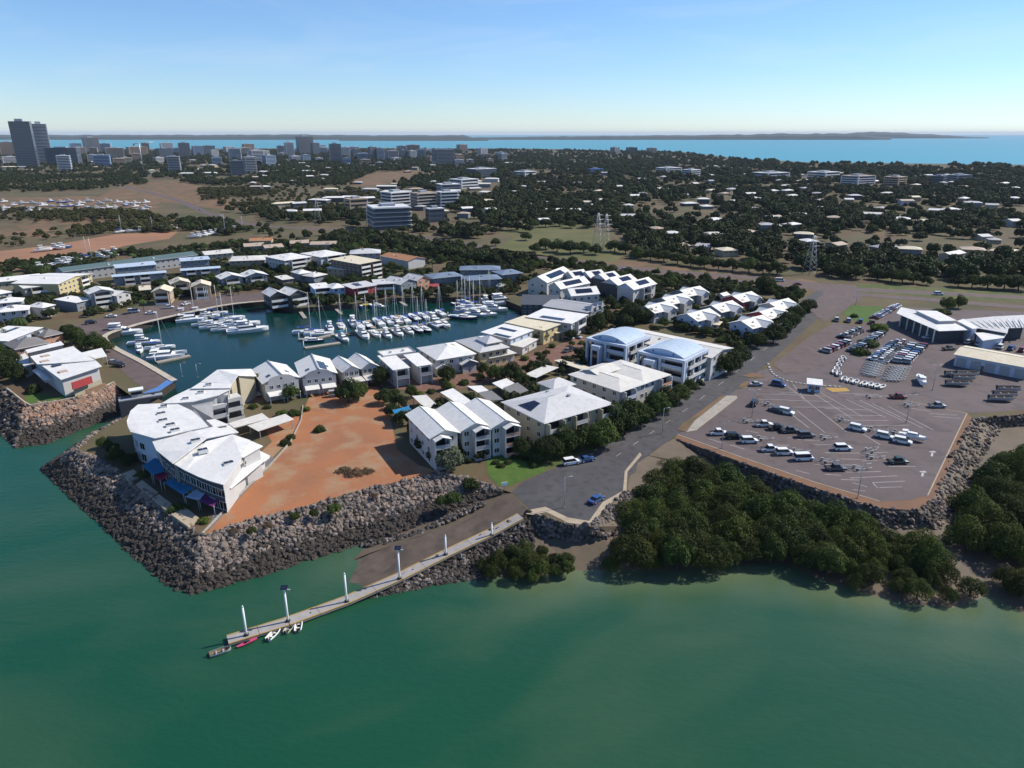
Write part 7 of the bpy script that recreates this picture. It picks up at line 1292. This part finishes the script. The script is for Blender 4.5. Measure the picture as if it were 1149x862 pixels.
r = empty('kayak', P(*WA(165, 465), 0.1), radians(40), 'pink kayak tied near the end of the walkway', 'kayak'); rows = hull_rows(3.8, 0.8, 0.12, 0.25, 12, 0.5); mb = MB(); rws = [[(pt[0], pt[1] * (0.35 + 0.65 * min(1, (k + 1) / 4)), pt[2]) for pt in row] for k, row in enumerate(rows)]; mb.loft(rws, 'gel_pink', True); mb.loft([[row[0], (row[0][0], 0, row[0][2] + 0.06), row[6]] for row in rws], 'gel_pink', True); mb.build('hull', r); mb = MB(); mb.tube((-0.5, 0, 0.30), (0.5, 0, 0.30), 0.24, 0.24, 'rubber', 8); mb.build('cockpit', r)
# ================================================================== vehicles
for k, c in (('car_white', (0.72, 0.72, 0.72)), ('car_silver', (0.36, 0.37, 0.39)), ('car_black', (0.014, 0.014, 0.016)), ('car_grey', (0.09, 0.095, 0.10)), ('car_blue', (0.03, 0.08, 0.22)), ('car_red', (0.22, 0.03, 0.03)), ('car_green', (0.03, 0.06, 0.05))): solid(k, c, 0.28, 0.6)
solid('lamp_glass', (0.6, 0.6, 0.58), 0.15); solid('lamp_red', (0.3, 0.02, 0.02), 0.2); wheel = None
def wheel_mesh():
    global wheel
    if wheel is None:
        a = MB(); a.tube((0, -0.12, 0), (0, 0.12, 0), 0.36, 0.36, 'rubber', 14); b = MB(); b.tube((0, -0.13, 0), (0, 0.13, 0), 0.2, 0.2, 'alu', 10); wheel = (a.mesh('wheel'), b.mesh('rim'))
    return wheel
def car(kind, m):
    L, W, hb, ht = {'ute': (5.3, 1.9, 1.02, 1.82), 'suv': (4.9, 1.92, 1.05, 1.85), 'sedan': (4.6, 1.82, 0.92, 1.45), 'van': (5.2, 2.0, 1.1, 2.1)}[kind]; r = empty({'ute': 'ute', 'suv': 'suv', 'sedan': 'car', 'van': 'van'}[kind], (0, 0, 0)); X = L / 2; w2 = W / 2
    prof = [(-X, 0.45), (-X, hb * 0.95), (-X + 0.15, hb), (X - 1.15, hb), (X - 0.25, hb * 0.86), (X, hb * 0.7), (X, 0.4), (X - 0.3, 0.3), (-X + 0.3, 0.3)]
    a = MB(); n = len(prof); rows = [[(x, -w2 * k, z) for x, z in prof] for k in (0.92,)] + [[(x, -w2, z * 0.97 + 0.01) for x, z in prof]] + [[(x, w2, z * 0.97 + 0.01) for x, z in prof]] + [[(x, w2 * 0.92, z) for x, z in prof]]
    a.loft([[(x, -w2 * 0.9, z) for x, z in prof], [(x * 0.995, -w2, z * 0.93 + 0.03) for x, z in prof], [(x * 0.995, w2, z * 0.93 + 0.03) for x, z in prof], [(x, w2 * 0.9, z) for x, z in prof]], m, False, True, True, True); inst('body', a.mesh('body'), r)
    x0, x1 = {'ute': (-0.75, 1.35), 'suv': (-X + 0.12, 1.35), 'sedan': (-1.55, 1.2), 'van': (-X + 0.08, 1.9)}[kind]; k0 = {'ute': 0.12, 'suv': 0.3, 'sedan': 0.7, 'van': 0.1}[kind]; k1 = 0.75 if kind != 'van' else 0.6
    g = MB(); base_ = [(x0, -w2 * 0.93, hb - 0.03), (x1, -w2 * 0.93, hb - 0.03), (x1, w2 * 0.93, hb - 0.03), (x0, w2 * 0.93, hb - 0.03)]; top_ = [(x0 + k0, -w2 * 0.76, ht - 0.07), (x1 - k1, -w2 * 0.76, ht - 0.07), (x1 - k1, w2 * 0.76, ht - 0.07), (x0 + k0, w2 * 0.76, ht - 0.07)]
    g.loft([base_, top_], 'glass', False, True); inst('window', g.mesh('window'), r)
    t = MB(); t.slab([(x0 + k0 - 0.06, -w2 * 0.79, ht), (x1 - k1 + 0.06, -w2 * 0.79, ht), (x1 - k1 + 0.06, w2 * 0.79, ht), (x0 + k0 - 0.06, w2 * 0.79, ht)], 0.08, m); inst('roof', t.mesh('roof'), r)
    if kind == 'ute': b = MB(); b.box(-X + 0.12, -0.85, -w2 * 0.8, w2 * 0.8, hb - 0.02, hb + 0.03, 'rubber'); inst('tray', b.mesh('tray'), r)
    wm_, rm_ = wheel_mesh()
    for sx in (-X + 0.95, X - 0.95):
        for sy in (-1, 1): o = inst('wheel', wm_, r, (sx, sy * (w2 - 0.1), 0.36)); inst('rim', rm_, o)
    for sy in (-1, 1): h = MB(); h.box(X - 0.06, X + 0.02, sy * 0.62 - 0.2, sy * 0.62 + 0.2, 0.62, 0.78, 'lamp_glass'); inst('headlight', h.mesh('headlight'), r); h = MB(); h.box(-X - 0.02, -X + 0.06, sy * 0.72 - 0.12, sy * 0.72 + 0.12, 0.62, 0.9, 'lamp_red'); inst('tail_light', h.mesh('tail_light'), r)
    return r
def trailer(boat=False):
    r = empty('boat_trailer', (0, 0, 0)); mb = MB()
    for s in (-1, 1): mb.tube((-2.8, s * 0.75, 0.5), (1.2, s * 0.75, 0.5), 0.06, 0.06, 'alu', 6); mb.tube((1.2, s * 0.75, 0.5), (3.2, 0, 0.5), 0.06, 0.06, 'alu', 6)
    for x in (-2.6, -1.3, 0.1, 1.2): mb.tube((x, -0.8, 0.5), (x, 0.8, 0.5), 0.06, 0.06, 'alu', 6)
    mb.build('frame', r); wm_, rm_ = wheel_mesh()
    for sy in (-1, 1): o = inst('wheel', wm_, r, (-1.0, sy * 1.0, 0.36)); inst('rim', rm_, o); m2 = MB(); m2.box(-1.5, -0.5, sy * 1.0 - 0.16, sy * 1.0 + 0.16, 0.78, 0.82, 'alu'); m2.build('mudguard', r)
    m2 = MB(); m2.tube((2.6, 0, 0.5), (2.6, 0, 1.1), 0.05, 0.05, 'alu', 6); m2.build('winch_post', r); return r
CN = {'car_white': 'white', 'car_silver': 'silver', 'car_black': 'black', 'car_grey': 'dark grey', 'car_blue': 'blue', 'car_red': 'dark red', 'car_green': 'dark green'}
def put_car(p, hd, kind, m, lab, group): return place(lambda: car(kind, m), ('car', kind, m), Vector((p.x, p.y, LAND + 0.11)), radians(hd), lab, {'ute': 'ute', 'suv': 'car', 'sedan': 'car', 'van': 'van'}[kind], group)
CARS = [(155, 226, 'ute', 'car_white', 2, 'leftmost white ute in the upper front row of the car park'), (213, 240, 'suv', 'car_black', 2, 'black four wheel drive second in the upper front row'), (272, 256, 'suv', 'car_white', 2, 'white wagon third in the upper front row with a trailer behind'), (328, 194, 'ute', 'car_white', 2, 'white ute leftmost of the middle row'), (376, 207, 'ute', 'car_black', 2, 'black ute second in the middle row'), (425, 217, 'ute', 'car_grey', 2, 'dark grey ute third in the middle row'), (486, 235, 'suv', 'car_grey', 2, 'dark grey wagon at the right of the middle row'), (350, 288, 'ute', 'car_white', 2, 'white ute leftmost in the lower front row'), (405, 301, 'suv', 'car_white', 2, 'white wagon in the middle of the lower front row'), (478, 322, 'van', 'car_white', 4, 'white van right in the lower front row'), (626, 284, 'suv', 'car_white', 2, 'white wagon alone in the middle of the car park'), (598, 360, 'ute', 'car_grey', 0, 'dark ute alone near the lower car park edge'), (834, 334, 'ute', 'car_green', 2, 'dark green ute at the right of the car park'), (682, 209, 'suv', 'car_white', -38, 'white wagon towing an empty trailer, parked aslant'), (412, 146, 'suv', 'car_white', -38, 'white wagon parked aslant with trailer, upper left'), (374, 138, 'sedan', 'car_grey', -38, 'grey car just behind the aslant white wagon'), (290, 113, 'suv', 'car_black', 60, 'black car beside the entrance lane'), (298, 40, 'sedan', 'car_silver', 5, 'silver car parked at the entrance island'), (384, 40, 'suv', 'car_blue', -40, 'dark blue car driving into the car park'), (786, 239, 'suv', 'car_white', -35, 'white wagon aslant, left of the pair at the right'), (852, 258, 'suv', 'car_white', -32, 'white wagon aslant, right of the pair at the right'), (836, 88, 'ute', 'car_red', -5, 'dark red ute with trailer by the sales yard boundary'), (984, 122, 'ute', 'car_silver', -2, 'silver ute at the top right corner of the car park')]
for x, y, k, m_, hd, lab in CARS: put_car(P(*u7(x, y + 4)), hd, k, m_, lab, 'vehicles in the trailer car park')
TR = [(325, 247, 2, 'third upper row wagon'), (460, 295, 2, 'white wagon of the lower row'), (568, 332, 2, 'white van'), (565, 243, 2, 'dark grey wagon of the middle row'), (735, 290, 30, 'white wagon in the middle'), (742, 316, 2, 'lone trailer bay'), (690, 360, 0, 'dark ute at the lower edge'), (632, 178, -38, 'aslant white wagon'), (350, 118, -38, 'aslant grey car'), (835, 225, -35, 'white wagon pair'), (745, 215, -35, 'left wagon of the pair'), (735, 88, -3, 'dark red ute'), (270, 180, 5, 'oval island'), (880, 120, -2, 'silver ute')]
for i, (x, y, hd, lab) in enumerate(TR): p = P(*u7(x, y + 2)); place(lambda: trailer(), 'trailer', Vector((p.x, p.y, LAND + 0.1)), radians(hd), 'empty galvanised boat trailer beside the %s' % lab, 'trailer', 'boat trailers in the car park')
p = P(*u7(890, 250)); place(lambda: cruiser(7, 'gel_white', 'gel_white', False), 'tb7', Vector((p.x, p.y, LAND + 1.0)), radians(-35), 'white trailer boat parked beside the aslant white wagons', 'boat'); place(lambda: trailer(), 'trailer', Vector((p.x, p.y, LAND + 0.1)), radians(-35), 'trailer under the white trailer boat by the aslant wagons', 'trailer', 'boat trailers in the car park')
for (x, y, k, m_, hd, lab) in ((641, 521, 'suv', 'car_white', 20, 'white car parked by the road in the tree shade'), (658, 518, 'sedan', 'car_blue', 22, 'dark blue car parked behind the white one by the road'), (669, 563, 'sedan', 'car_blue', 45, 'dark blue hatchback at the edge of the turning area')): put_car(P(x, y), hd, k, m_, lab, 'cars on the road')
IN = [(t5(245, 640), 'suv', 'car_white', 80, 'white car in the driveway of the flat white pair'), (u1(500, 640), 'suv', 'car_white', -40, 'white car in the driveway of the cream skillion house'), (u1(560, 635), 'sedan', 'car_silver', -40, 'silver car in the same driveway beside the white one'), (u1(490, 735), 'sedan', 'car_grey', 40, 'grey car parked along the inner street, left'), (u1(525, 725), 'sedan', 'car_black', 40, 'black car parked along the inner street, right'), (u1(880, 355), 'sedan', 'car_white', 20, 'white car before the row of four solar gables, left'), (u1(930, 368), 'sedan', 'car_red', 20, 'red car before the row of four solar gables, right'), (t3(980, 255), 'sedan', 'car_silver', 10, 'silver car under the left arched townhouse awning'), (t4(775, 465), 'van', 'car_silver', 15, 'pale blue van parked beside the large dark tree'), (t2(965, 370), 'suv', 'car_black', -20, 'black car on the drive of the headland house'), (t2(910, 345), 'sedan', 'car_silver', -20, 'silver car on the drive of the headland house'), (w0(1000, 298), 'sedan', 'car_white', 60, 'white car on the quay road, rightmost'), (w0(905, 318), 'ute', 'car_white', 20, 'white ute with canopy on the quay road'), (w0(810, 348), 'sedan', 'car_white', 20, 'white car in the middle of the quay road'), (w0(720, 340), 'van', 'car_white', 20, 'white van on the quay road, left of the cars'), (w0(600, 365), 'sedan', 'car_white', 15, 'white car at the left end of the quay road'), (w0(490, 400), 'suv', 'car_black', 40, 'black car at the quay road bend')]
for c, k, m_, hd, lab in IN: put_car(P(*c), hd, k, m_, lab, 'cars around the basin')
# sales yard rows
SY = [((262, 300), (350, 262), 9, 'front left row', 'suv', 40), ((340, 238), (412, 206), 9, 'second left row', 'ute', 40), ((385, 298), (505, 222), 13, 'long row by the thin trees', 'suv', 40), ((482, 338), (580, 262), 11, 'middle block, first row', 'ute', 38), ((512, 345), (610, 262), 10, 'middle block, second row', 'ute', 38), ((575, 345), (640, 275), 8, 'middle block, third row', 'suv', 38), ((615, 348), (690, 278), 8, 'middle block, fourth row', 'suv', 38), ((312, 160), (470, 172), 9, 'front lawn row', 'suv', 85), ((482, 150), (580, 96), 11, 'row beside the showroom', 'sedan', 60), ((850, 355), (1140, 400), 12, 'row along the long shed', 'sedan', 35), ((900, 262), (1140, 296), 8, 'row behind the long shed', 'suv', 30)]
cr = random.Random(4)
for a, b, n_, nm, kd, hd in SY:
    A_, B_ = P(*u6(*a)), P(*u6(*b)); hd = math.degrees(atan2(B_.y - A_.y, B_.x - A_.x)) + (90 if 'shed' not in nm else 75); n_ = max(3, min(n_ + 4, int((B_ - A_).length / (2.75 if 'lawn' not in nm else 3.4))))
    for i in range(n_):
        q = i / (n_ - 1); m_ = cr.choice(['car_white', 'car_white', 'car_white', 'car_silver', 'car_grey', 'car_black', 'car_red', 'car_blue']); p = P(*u6(a[0] + (b[0] - a[0]) * q, a[1] + (b[1] - a[1]) * q)); put_car(p, hd + cr.uniform(-4, 4), kd, m_, '%s vehicle from left, %s, %s of the sales yard' % (ORD[i], CN[m_], nm), 'vehicles for sale in the yard')
put_car(P(*u6(720, 240)), 0, 'sedan', 'car_white', 'white car standing alone before the showroom', 'vehicles for sale in the yard'); put_car(P(*u6(812, 290)), 10, 'ute', 'car_grey', 'grey ute standing alone left of the long shed', 'vehicles for sale in the yard')
k_ = 0
for i in range(4):
    for j in range(6): p = P(*u6(445 + 13 * i + 4 * j, 400 - 10 * j + 3 * i)); k_ += 1; place(lambda: trailer(), 'trailer', Vector((p.x, p.y, LAND + 0.05)), radians(20), 'bare trailer in row %s of the left trailer block, %s along' % (['one', 'two', 'three', 'four'][i], ORD[j]), 'trailer', 'trailers for sale')
for i in range(4):
    for j in range(6): p = P(*u6(540 + 16 * i + 6 * j, 425 - 11 * j + 1 * i)); place(lambda: trailer(), 'trailer', Vector((p.x, p.y, LAND + 0.05)), radians(20), 'bare trailer in row %s of the right trailer block, %s along' % (['one', 'two', 'three', 'four'][i], ORD[j]), 'trailer', 'trailers for sale')
RB = [(342, 332), (330, 345), (322, 362), (312, 378), (303, 392), (322, 402), (345, 425), (372, 432), (398, 438), (432, 446), (460, 450), (488, 456), (514, 460)]
for i, (x, y) in enumerate(RB): p = P(*u6(x, y)); place(lambda: dinghy(4.0, 'gel_white', True), 'rib', Vector((p.x, p.y, LAND + 0.25)), radians(75 - i * 3), '%s white inflatable from the left in the curved display line' % ORD[i], 'inflatable', 'inflatables on display')
p = P(*u6(686, 435)); place(lambda: cruiser(9, 'gel_white', 'gel_white', False), 'yb9', Vector((p.x, p.y, LAND + 0.9)), radians(70), 'white motorboat on a stand alone in the yard', 'boat')
for i, (x, y, lab) in enumerate(((850, 450, 'front'), (880, 425, 'middle'), (845, 408, 'rear left'), (895, 408, 'rear right'))): p = P(*u6(x, y)); place(lambda: dinghy(7.5, 'alu', False), 'big_alu', Vector((p.x, p.y, LAND + 0.7)), radians(-8), 'long aluminium boat in the left stack beside the shed, %s one' % lab, 'boat', 'aluminium boats in the yard')
for i, (x, y, lab) in enumerate(((1045, 518, 'front'), (1065, 500, 'middle'), (1080, 475, 'rear'))): p = P(*u6(x, y)); place(lambda: dinghy(7.5, 'alu', False), 'big_alu', Vector((p.x, p.y, LAND + 0.7)), radians(-8), 'long aluminium boat in the right stack by the rubble slope, %s one' % lab, 'boat', 'aluminium boats in the yard')
# boats standing ashore in the two boat yards on the left
yr = random.Random(31); n1 = 0
YARD = [((30, 305), (130, 288), 9, 'front row of the orange hardstand'), ((70, 297), (135, 283), 6, 'second row of the orange hardstand'), ((45, 283), (75, 279), 4, 'rear group on the orange hardstand'), ((215, 268), (275, 258), 9, 'row behind the green roofed sheds'), ((130, 262), (200, 258), 6, 'group by the hardstand sheds')]
for a, b, n_, nm in YARD:
    for i in range(n_): q = (i + 0.5) / n_; p = P(a[0] + (b[0] - a[0]) * q, a[1] + (b[1] - a[1]) * q); L = yr.choice([9, 11, 12]); k = yr.choice(['c', 'c', 'y']); m_ = 'gel_red' if (nm.startswith('rear') and i == 1) else ('gel_blue' if (nm.startswith('rear') and i == 3) else 'gel_white'); place((lambda: cruiser(L, m_, 'gel_white', L > 10)) if k == 'c' else (lambda: yacht(L, m_, 'canvas_blue')), (k, L, m_, 'gel_white' if k == 'c' else 'canvas_blue', 'yard'), Vector((p.x, p.y, LAND + 1.0)), radians(yr.uniform(0, 70)), '%s boat ashore from the left in the %s' % (ORD[i], nm), 'boat', 'boats ashore in the yards')
for j in range(3):
    for i in range(17): x = -5 + i * 10.5 + yr.uniform(-2, 2); y = 238 - j * 5.0 + yr.uniform(-2.2, 2.2); p = P(x, y); L = yr.choice([9, 11, 12]); m_ = yr.choice(['gel_white', 'gel_white', 'gel_white', 'gel_blue']); place(lambda: cruiser(L, m_, 'gel_white', L > 10), ('c', L, m_, 'gel_white', 'yard'), Vector((p.x, p.y, LAND + 1.0)), radians(yr.uniform(0, 80)), '%s boat ashore from the left in the %s row of the far storage yard' % (ORD[i], ['front', 'middle', 'back'][j]), 'boat', 'boats ashore in the far storage yard')
for i, (x, y, k, m_, hd, lab) in enumerate(((700, 303, 'sedan', 'car_silver', -10, 'silver car on the highway left of the pylon'), (895, 320, 'sedan', 'car_red', -8, 'dark red car near the roundabout'), (875, 316, 'van', 'car_white', -8, 'white van near the roundabout'), (1053, 331, 'suv', 'car_white', -6, 'white car on the highway above the showroom'), (458, 267, 'suv', 'car_white', -20, 'white car at the highway bend, left of two'), (470, 268, 'suv', 'car_white', -20, 'white car at the highway bend, right of two'), (247, 243, 'sedan', 'car_white', -45, 'white car on the town avenue'), (225, 236, 'sedan', 'car_silver', -45, 'silver car on the town avenue'))): put_car(P(x, y), hd, k, m_, lab, 'cars on the highway')
# ================================================================== car park furniture and markings
cp = bpy.data.objects['car_park']
def line_px(conv, x0, y0, x1, y1, wd=0.17, m='paint', name='bay_line', parent=None, z=None):
    a = P(*conv(x0, y0)); b = P(*conv(x1, y1)); u = (b - a).normalized(); nn = Vector((-u.y, u.x, 0)) * wd / 2; mb = MB(); z = z or Z2 + 0.012; mb.add([(*(a - nn)[:2], z), (*(b - nn)[:2], z), (*(b + nn)[:2], z), (*(a + nn)[:2], z)], [(0, 1, 2, 3)], m); return mb.build(name, parent or cp)
LN = [(395, 28, 640, 218), (500, 62, 665, 170), (545, 72, 700, 160), (640, 96, 790, 165), (690, 98, 860, 180), (740, 112, 930, 205), (800, 122, 970, 212), (440, 40, 480, 92), (390, 72, 470, 70), (420, 100, 585, 104), (440, 125, 620, 126), (470, 80, 560, 84), (560, 130, 740, 136), (600, 155, 775, 158), (640, 175, 800, 176), (680, 195, 880, 194), (610, 72, 760, 78), (670, 78, 800, 84), (430, 150, 500, 205), (455, 140, 560, 222), (300, 75, 450, 78), (310, 95, 420, 98), (520, 268, 600, 268), (560, 298, 690, 300), (620, 322, 720, 324), (520, 342, 690, 346), (655, 394, 835, 386), (740, 412, 862, 406), (765, 430, 852, 428), (640, 372, 772, 370), (740, 298, 800, 296), (800, 350, 905, 350), (700, 330, 760, 326), (345, 270, 425, 270), (260, 214, 310, 224), (420, 240, 470, 250), (118, 245, 175, 262), (200, 268, 255, 285), (480, 250, 560, 252), (705, 228, 770, 268), (880, 234, 945, 246), (885, 130, 960, 140), (960, 150, 1060, 156), (970, 160, 1075, 168), (665, 412, 720, 428), (665, 438, 712, 444), (780, 320, 850, 318), (560, 380, 620, 384), (450, 365, 500, 378), (330, 300, 390, 312), (585, 268, 660, 270), (620, 400, 690, 402), (740, 412, 760, 432)]
for l in LN: line_px(u7, *l)
for l in ((1000, 446, 1085, 464), (1085, 464, 1041, 556)): line_px(lambda a, b: (a, b), *l, wd=0.3, m='kerb', name='edge_line')
for l in ((830, 512.5, 915, 541.5), (915, 541.5, 987, 562.5), (760, 487.5, 830, 512.5)): line_px(lambda a, b: (a, b), *l, wd=0.3, m='kerb', name='edge_line')
for c in ((966, 300), (930, 376)):
    line_px(u7, c[0] - 8, c[1] - 4, c[0] + 12, c[1] - 6, 0.9, 'paint', 'arrow'); line_px(u7, c[0] + 2, c[1] - 4, c[0] - 2, c[1] + 12, 0.5, 'paint', 'arrow')
yb = sheet('loading_bay', lp(pp([u7(560, 52), u7(640, 52), u7(655, 64), u7(590, 68)])), Z2 + 0.012, 'paint_yellow', parent=cp)
# islands
def island(name, pts, m, h=0.18):
    w3 = pp(pts); c = sum(w3, Vector()) / len(w3); mb = MB(); mb.prism([(p.x - c.x, p.y - c.y) for p in w3], -0.05, h, 'kerb', m); o = mb.build(name, None, (c.x, c.y, LAND)); o['kind'] = 'structure'; return o
island('median_island', [u7(0, 212), u7(20, 190), u7(165, 85), u7(182, 83), u7(60, 180), u7(30, 220)], 'dry'); island('median_path', [u7(34, 222), u7(64, 180), u7(186, 83), u7(225, 84), u7(228, 92), u7(70, 215)], 'concrete', 0.2); island('entrance_island', [u7(240, 40), u7(262, 28), u7(270, 45), u7(250, 55), u7(232, 55)], 'dry'); island('entrance_island', [u7(245, 8), u7(285, -5), u7(335, 12), u7(300, 18)], 'dry')
ov_ = [(265 + 65 * cos(t * 0.5236), 172 + 14 * sin(t * 0.5236)) for t in range(12)]; island('oval_island', [u7(*p) for p in ov_], 'asphalt_yard', 0.12)
KB = [(8, 352), (14, 372), (22, 388), (36, 402), (55, 414), (78, 424), (105, 432), (135, 438), (165, 443), (195, 447), (230, 450), (265, 452), (300, 454), (330, 456)]; rt = bpy.data.objects['sales_yard']
kk = smooth_line([Vector(P(*u6(*p))[:2]) for p in KB], 3)
for i in range(len(kk) - 1):
    if i % 2 == 0: a, b = kk[i], kk[i + 1]; u = (b - a).normalized(); nn = Vector((-u.y, u.x)) * 0.35; mb = MB(); mb.prism([tuple(a - nn), tuple(b - nn), tuple(b + nn), tuple(a + nn)], LAND, LAND + 0.3, 'paint'); mb.build('kerb_block', rt)
# centre lines on the road
rd = bpy.data.objects['road']
for i in range(3, len(MAIN) - 8, 2):
    a, b = Vector(MAIN[i]), Vector(MAIN[i]).lerp(Vector(MAIN[i + 1]), 0.6); u = (b - a).normalized(); nn = Vector((-u.y, u.x)) * 0.07; mb = MB(); mb.add([(*(a - nn), Z3 + 0.01), (*(b - nn), Z3 + 0.01), (*(b + nn), Z3 + 0.01), (*(a + nn), Z3 + 0.01)], [(0, 1, 2, 3)], 'paint'); mb.build('centre_line', rd)
# lamp posts
def lamp(px, py, h, label, two=False):
    p = P(px, py); r = empty('lamp_post', p, 0, label, 'lamp post', 'lamp posts'); mb = MB(); mb.tube((0, 0, 0), (0, 0, h), 0.11, 0.07, 'metal', 8); mb.build('pole', r)
    for s in ((-1, 1) if two else (1,)): mb = MB(); mb.tube((0, 0, h - 0.1), (s * 1.3, 0, h + 0.15), 0.05, 0.04, 'metal', 6); a = mb.build('arm', r); mb = MB(); mb.box(min(s * 1.2, s * 1.8), max(s * 1.2, s * 1.8), -0.16, 0.16, h + 0.08, h + 0.2, 'metal'); mb.build('lamp_head', a)
    mb = MB(); mb.box(-0.2, 0.2, -0.2, 0.2, 0, 0.25, 'concrete'); mb.build('base', r)
for px, py, h, lab, tw in ((*u7(683, 470), 9, 'lamp post at the lower edge of the car park', False), (*u7(868, 185), 9, 'twin lamp post right in the car park', True), (*u7(282, 165), 9, 'lamp post beside the oval island', True), (*u7(168, 282), 8, 'lamp post at the lower left of the car park', False), (633, 570, 8, 'lamp post in the turning area before the ramp', False), (743, 487, 8, 'lamp post at the bend of the main road', False), (960, 343, 8, 'lamp post at the roundabout', True), (1000, 352, 8, 'lamp post by the sales yard lawn', False), (*u6(740, 470), 9, 'lamp post in the middle of the sales yard', True), (*t3(485, 130), 5, 'lamp post at the lock wall, left of two', False), (*t3(585, 135), 5, 'lamp post at the lock wall, right of two', False), (870, 385, 8, 'lamp post on the main road above the car park', False)): lamp(px, py, h, lab, tw)
# ramp sign
p = P(566, 552); r = empty('sign', p, 0.3, 'white sign on a post at the head of the boat ramp', 'sign'); mb = MB(); mb.tube((0, 0, 0), (0, 0, 2.4), 0.06, 0.06, 'metal', 6); mb.build('post', r); mb = MB(); mb.box(-0.8, 0.8, -0.05, 0.05, 1.7, 2.6, 'gel_white'); mb.build('panel', r)
# flagpoles by the quay
for i, (x, y) in enumerate(((683, 545), (735, 540), (748, 538), (760, 536))): p = P(*u3(x, y)); r = empty('flagpole', p, 0, '%s white flagpole from the left on the quay' % ORD[i], 'flagpole', 'quay flagpoles'); mb = MB(); mb.tube((0, 0, 0), (0, 0, 9), 0.09, 0.05, 'gel_white', 7); mb.build('pole', r); mb = MB(); mb.tube((0, 0, 9), (0, 0, 9.2), 0.09, 0.02, 'gel_white', 7); mb.build('finial', r)
# lock gate structure
p = P(158, 446); r = empty('lock_gate', (p.x, p.y, 0), radians(30), 'dark lock gate with white control cabin between the headland and the curved building', 'lock gate')
for s in (-1, 1): mb = MB(); mb.box(-6.5, 6.5, s * 2.2 - 0.5, s * 2.2 + 0.5, -1, 6.4, 'w_dark'); mb.build('gate_leaf', r)
mb = MB(); mb.box(-6.5, 6.5, -1.6, 1.6, 5.6, 6.1, 'metal'); mb.build('walkway', r); mb = MB(); mb.box(-3.2, 1.2, 0.0, 3.0, 8.4, 8.7, 'gel_white'); cb = mb.build('cabin_roof', r); mb = MB(); mb.box(-2.6, 0.6, 0.5, 2.6, 6.1, 8.4, 'w_grey'); mb.build('cabin_wall', r); mb = MB(); mb.box(-2.62, 0.62, 0.48, 2.62, 7.0, 7.9, 'glass'); mb.build('window', r)
surf('lock_apron', [(160, 441), (172, 443.5), (197, 427.5), (191, 424), (176, 435)], Z4, 'paint_blue')
# ================================================================== power pylons and crane
def pylon(px, py, h, label, b=3.2):
    p = P(px, py); r = empty('power_pylon', p, 0.3, label, 'pylon', 'power pylons'); L = []
    for sx in (-1, 1):
        for sy in (-1, 1): mb = MB(); mb.tube((sx * b, sy * b, 0), (sx * 0.45, sy * 0.45, h), 0.16, 0.1, 'metal', 5); mb.build('leg', r)
    n = 8
    for i in range(n):
        z0, z1 = h * i / n, h * (i + 1) / n; k0 = b + (0.45 - b) * i / n; k1 = b + (0.45 - b) * (i + 1) / n
        for sx, sy, tx, ty in ((-1, -1, 1, -1), (1, -1, 1, 1), (1, 1, -1, 1), (-1, 1, -1, -1)): mb = MB(); mb.tube((sx * k0, sy * k0, z0), (tx * k1, ty * k1, z1), 0.07, 0.07, 'metal', 4); mb.build('brace', r)
    for z, a in ((0.72, 5.0), (0.84, 4.2), (0.95, 3.4)): mb = MB(); mb.tube((-a, 0, h * z), (a, 0, h * z), 0.12, 0.12, 'metal', 5); mb.build('cross_arm', r)
pylon(670, 283, 28, 'lattice power pylon by the park, left of the pair'); pylon(679, 282, 27, 'lattice power pylon by the park, right of the pair'); pylon(908, 308, 24, 'lattice power pylon near the roundabout'); pylon(357, 252, 24, 'lattice power pylon below the white apartments, left'); pylon(414, 253, 22, 'lattice power pylon below the broad apartments', 2.6)
p = P(161, 192); r = empty('tower_crane', p, 0.4, 'thin tower crane above the town on the left', 'crane'); mb = MB(); mb.tube((0, 0, 0), (0, 0, 62), 1.2, 1.2, 'metal', 4); mb.build('mast', r); mb = MB(); mb.tube((-12, 0, 60), (30, 0, 64), 0.8, 0.5, 'metal', 4); mb.build('jib', r); mb = MB(); mb.box(-13, -9, -1.2, 1.2, 56, 60, 'concrete'); mb.build('counterweight', r)
# ================================================================== haze
m = bpy.data.materials.new('haze'); m.use_nodes = True; n = m.node_tree; n.nodes.remove(n.nodes['Principled BSDF']); v = n.nodes.new('ShaderNodeVolumePrincipled'); v.inputs['Color'].default_value = (0.72, 0.84, 1.0, 1); v.inputs['Density'].default_value = 2.6e-5; v.inputs['Anisotropy'].default_value = 0.0; n.links.new(v.outputs[0], n.nodes['Material Output'].inputs['Volume']); M['haze'] = m
mb = MB(); mb.box(-65000, 65000, -1200, 54000, -6, 175, 'haze'); o = mb.build('haze'); o['kind'] = 'stuff'; setp(o, 'thin blue haze over the far town and bay', 'haze')
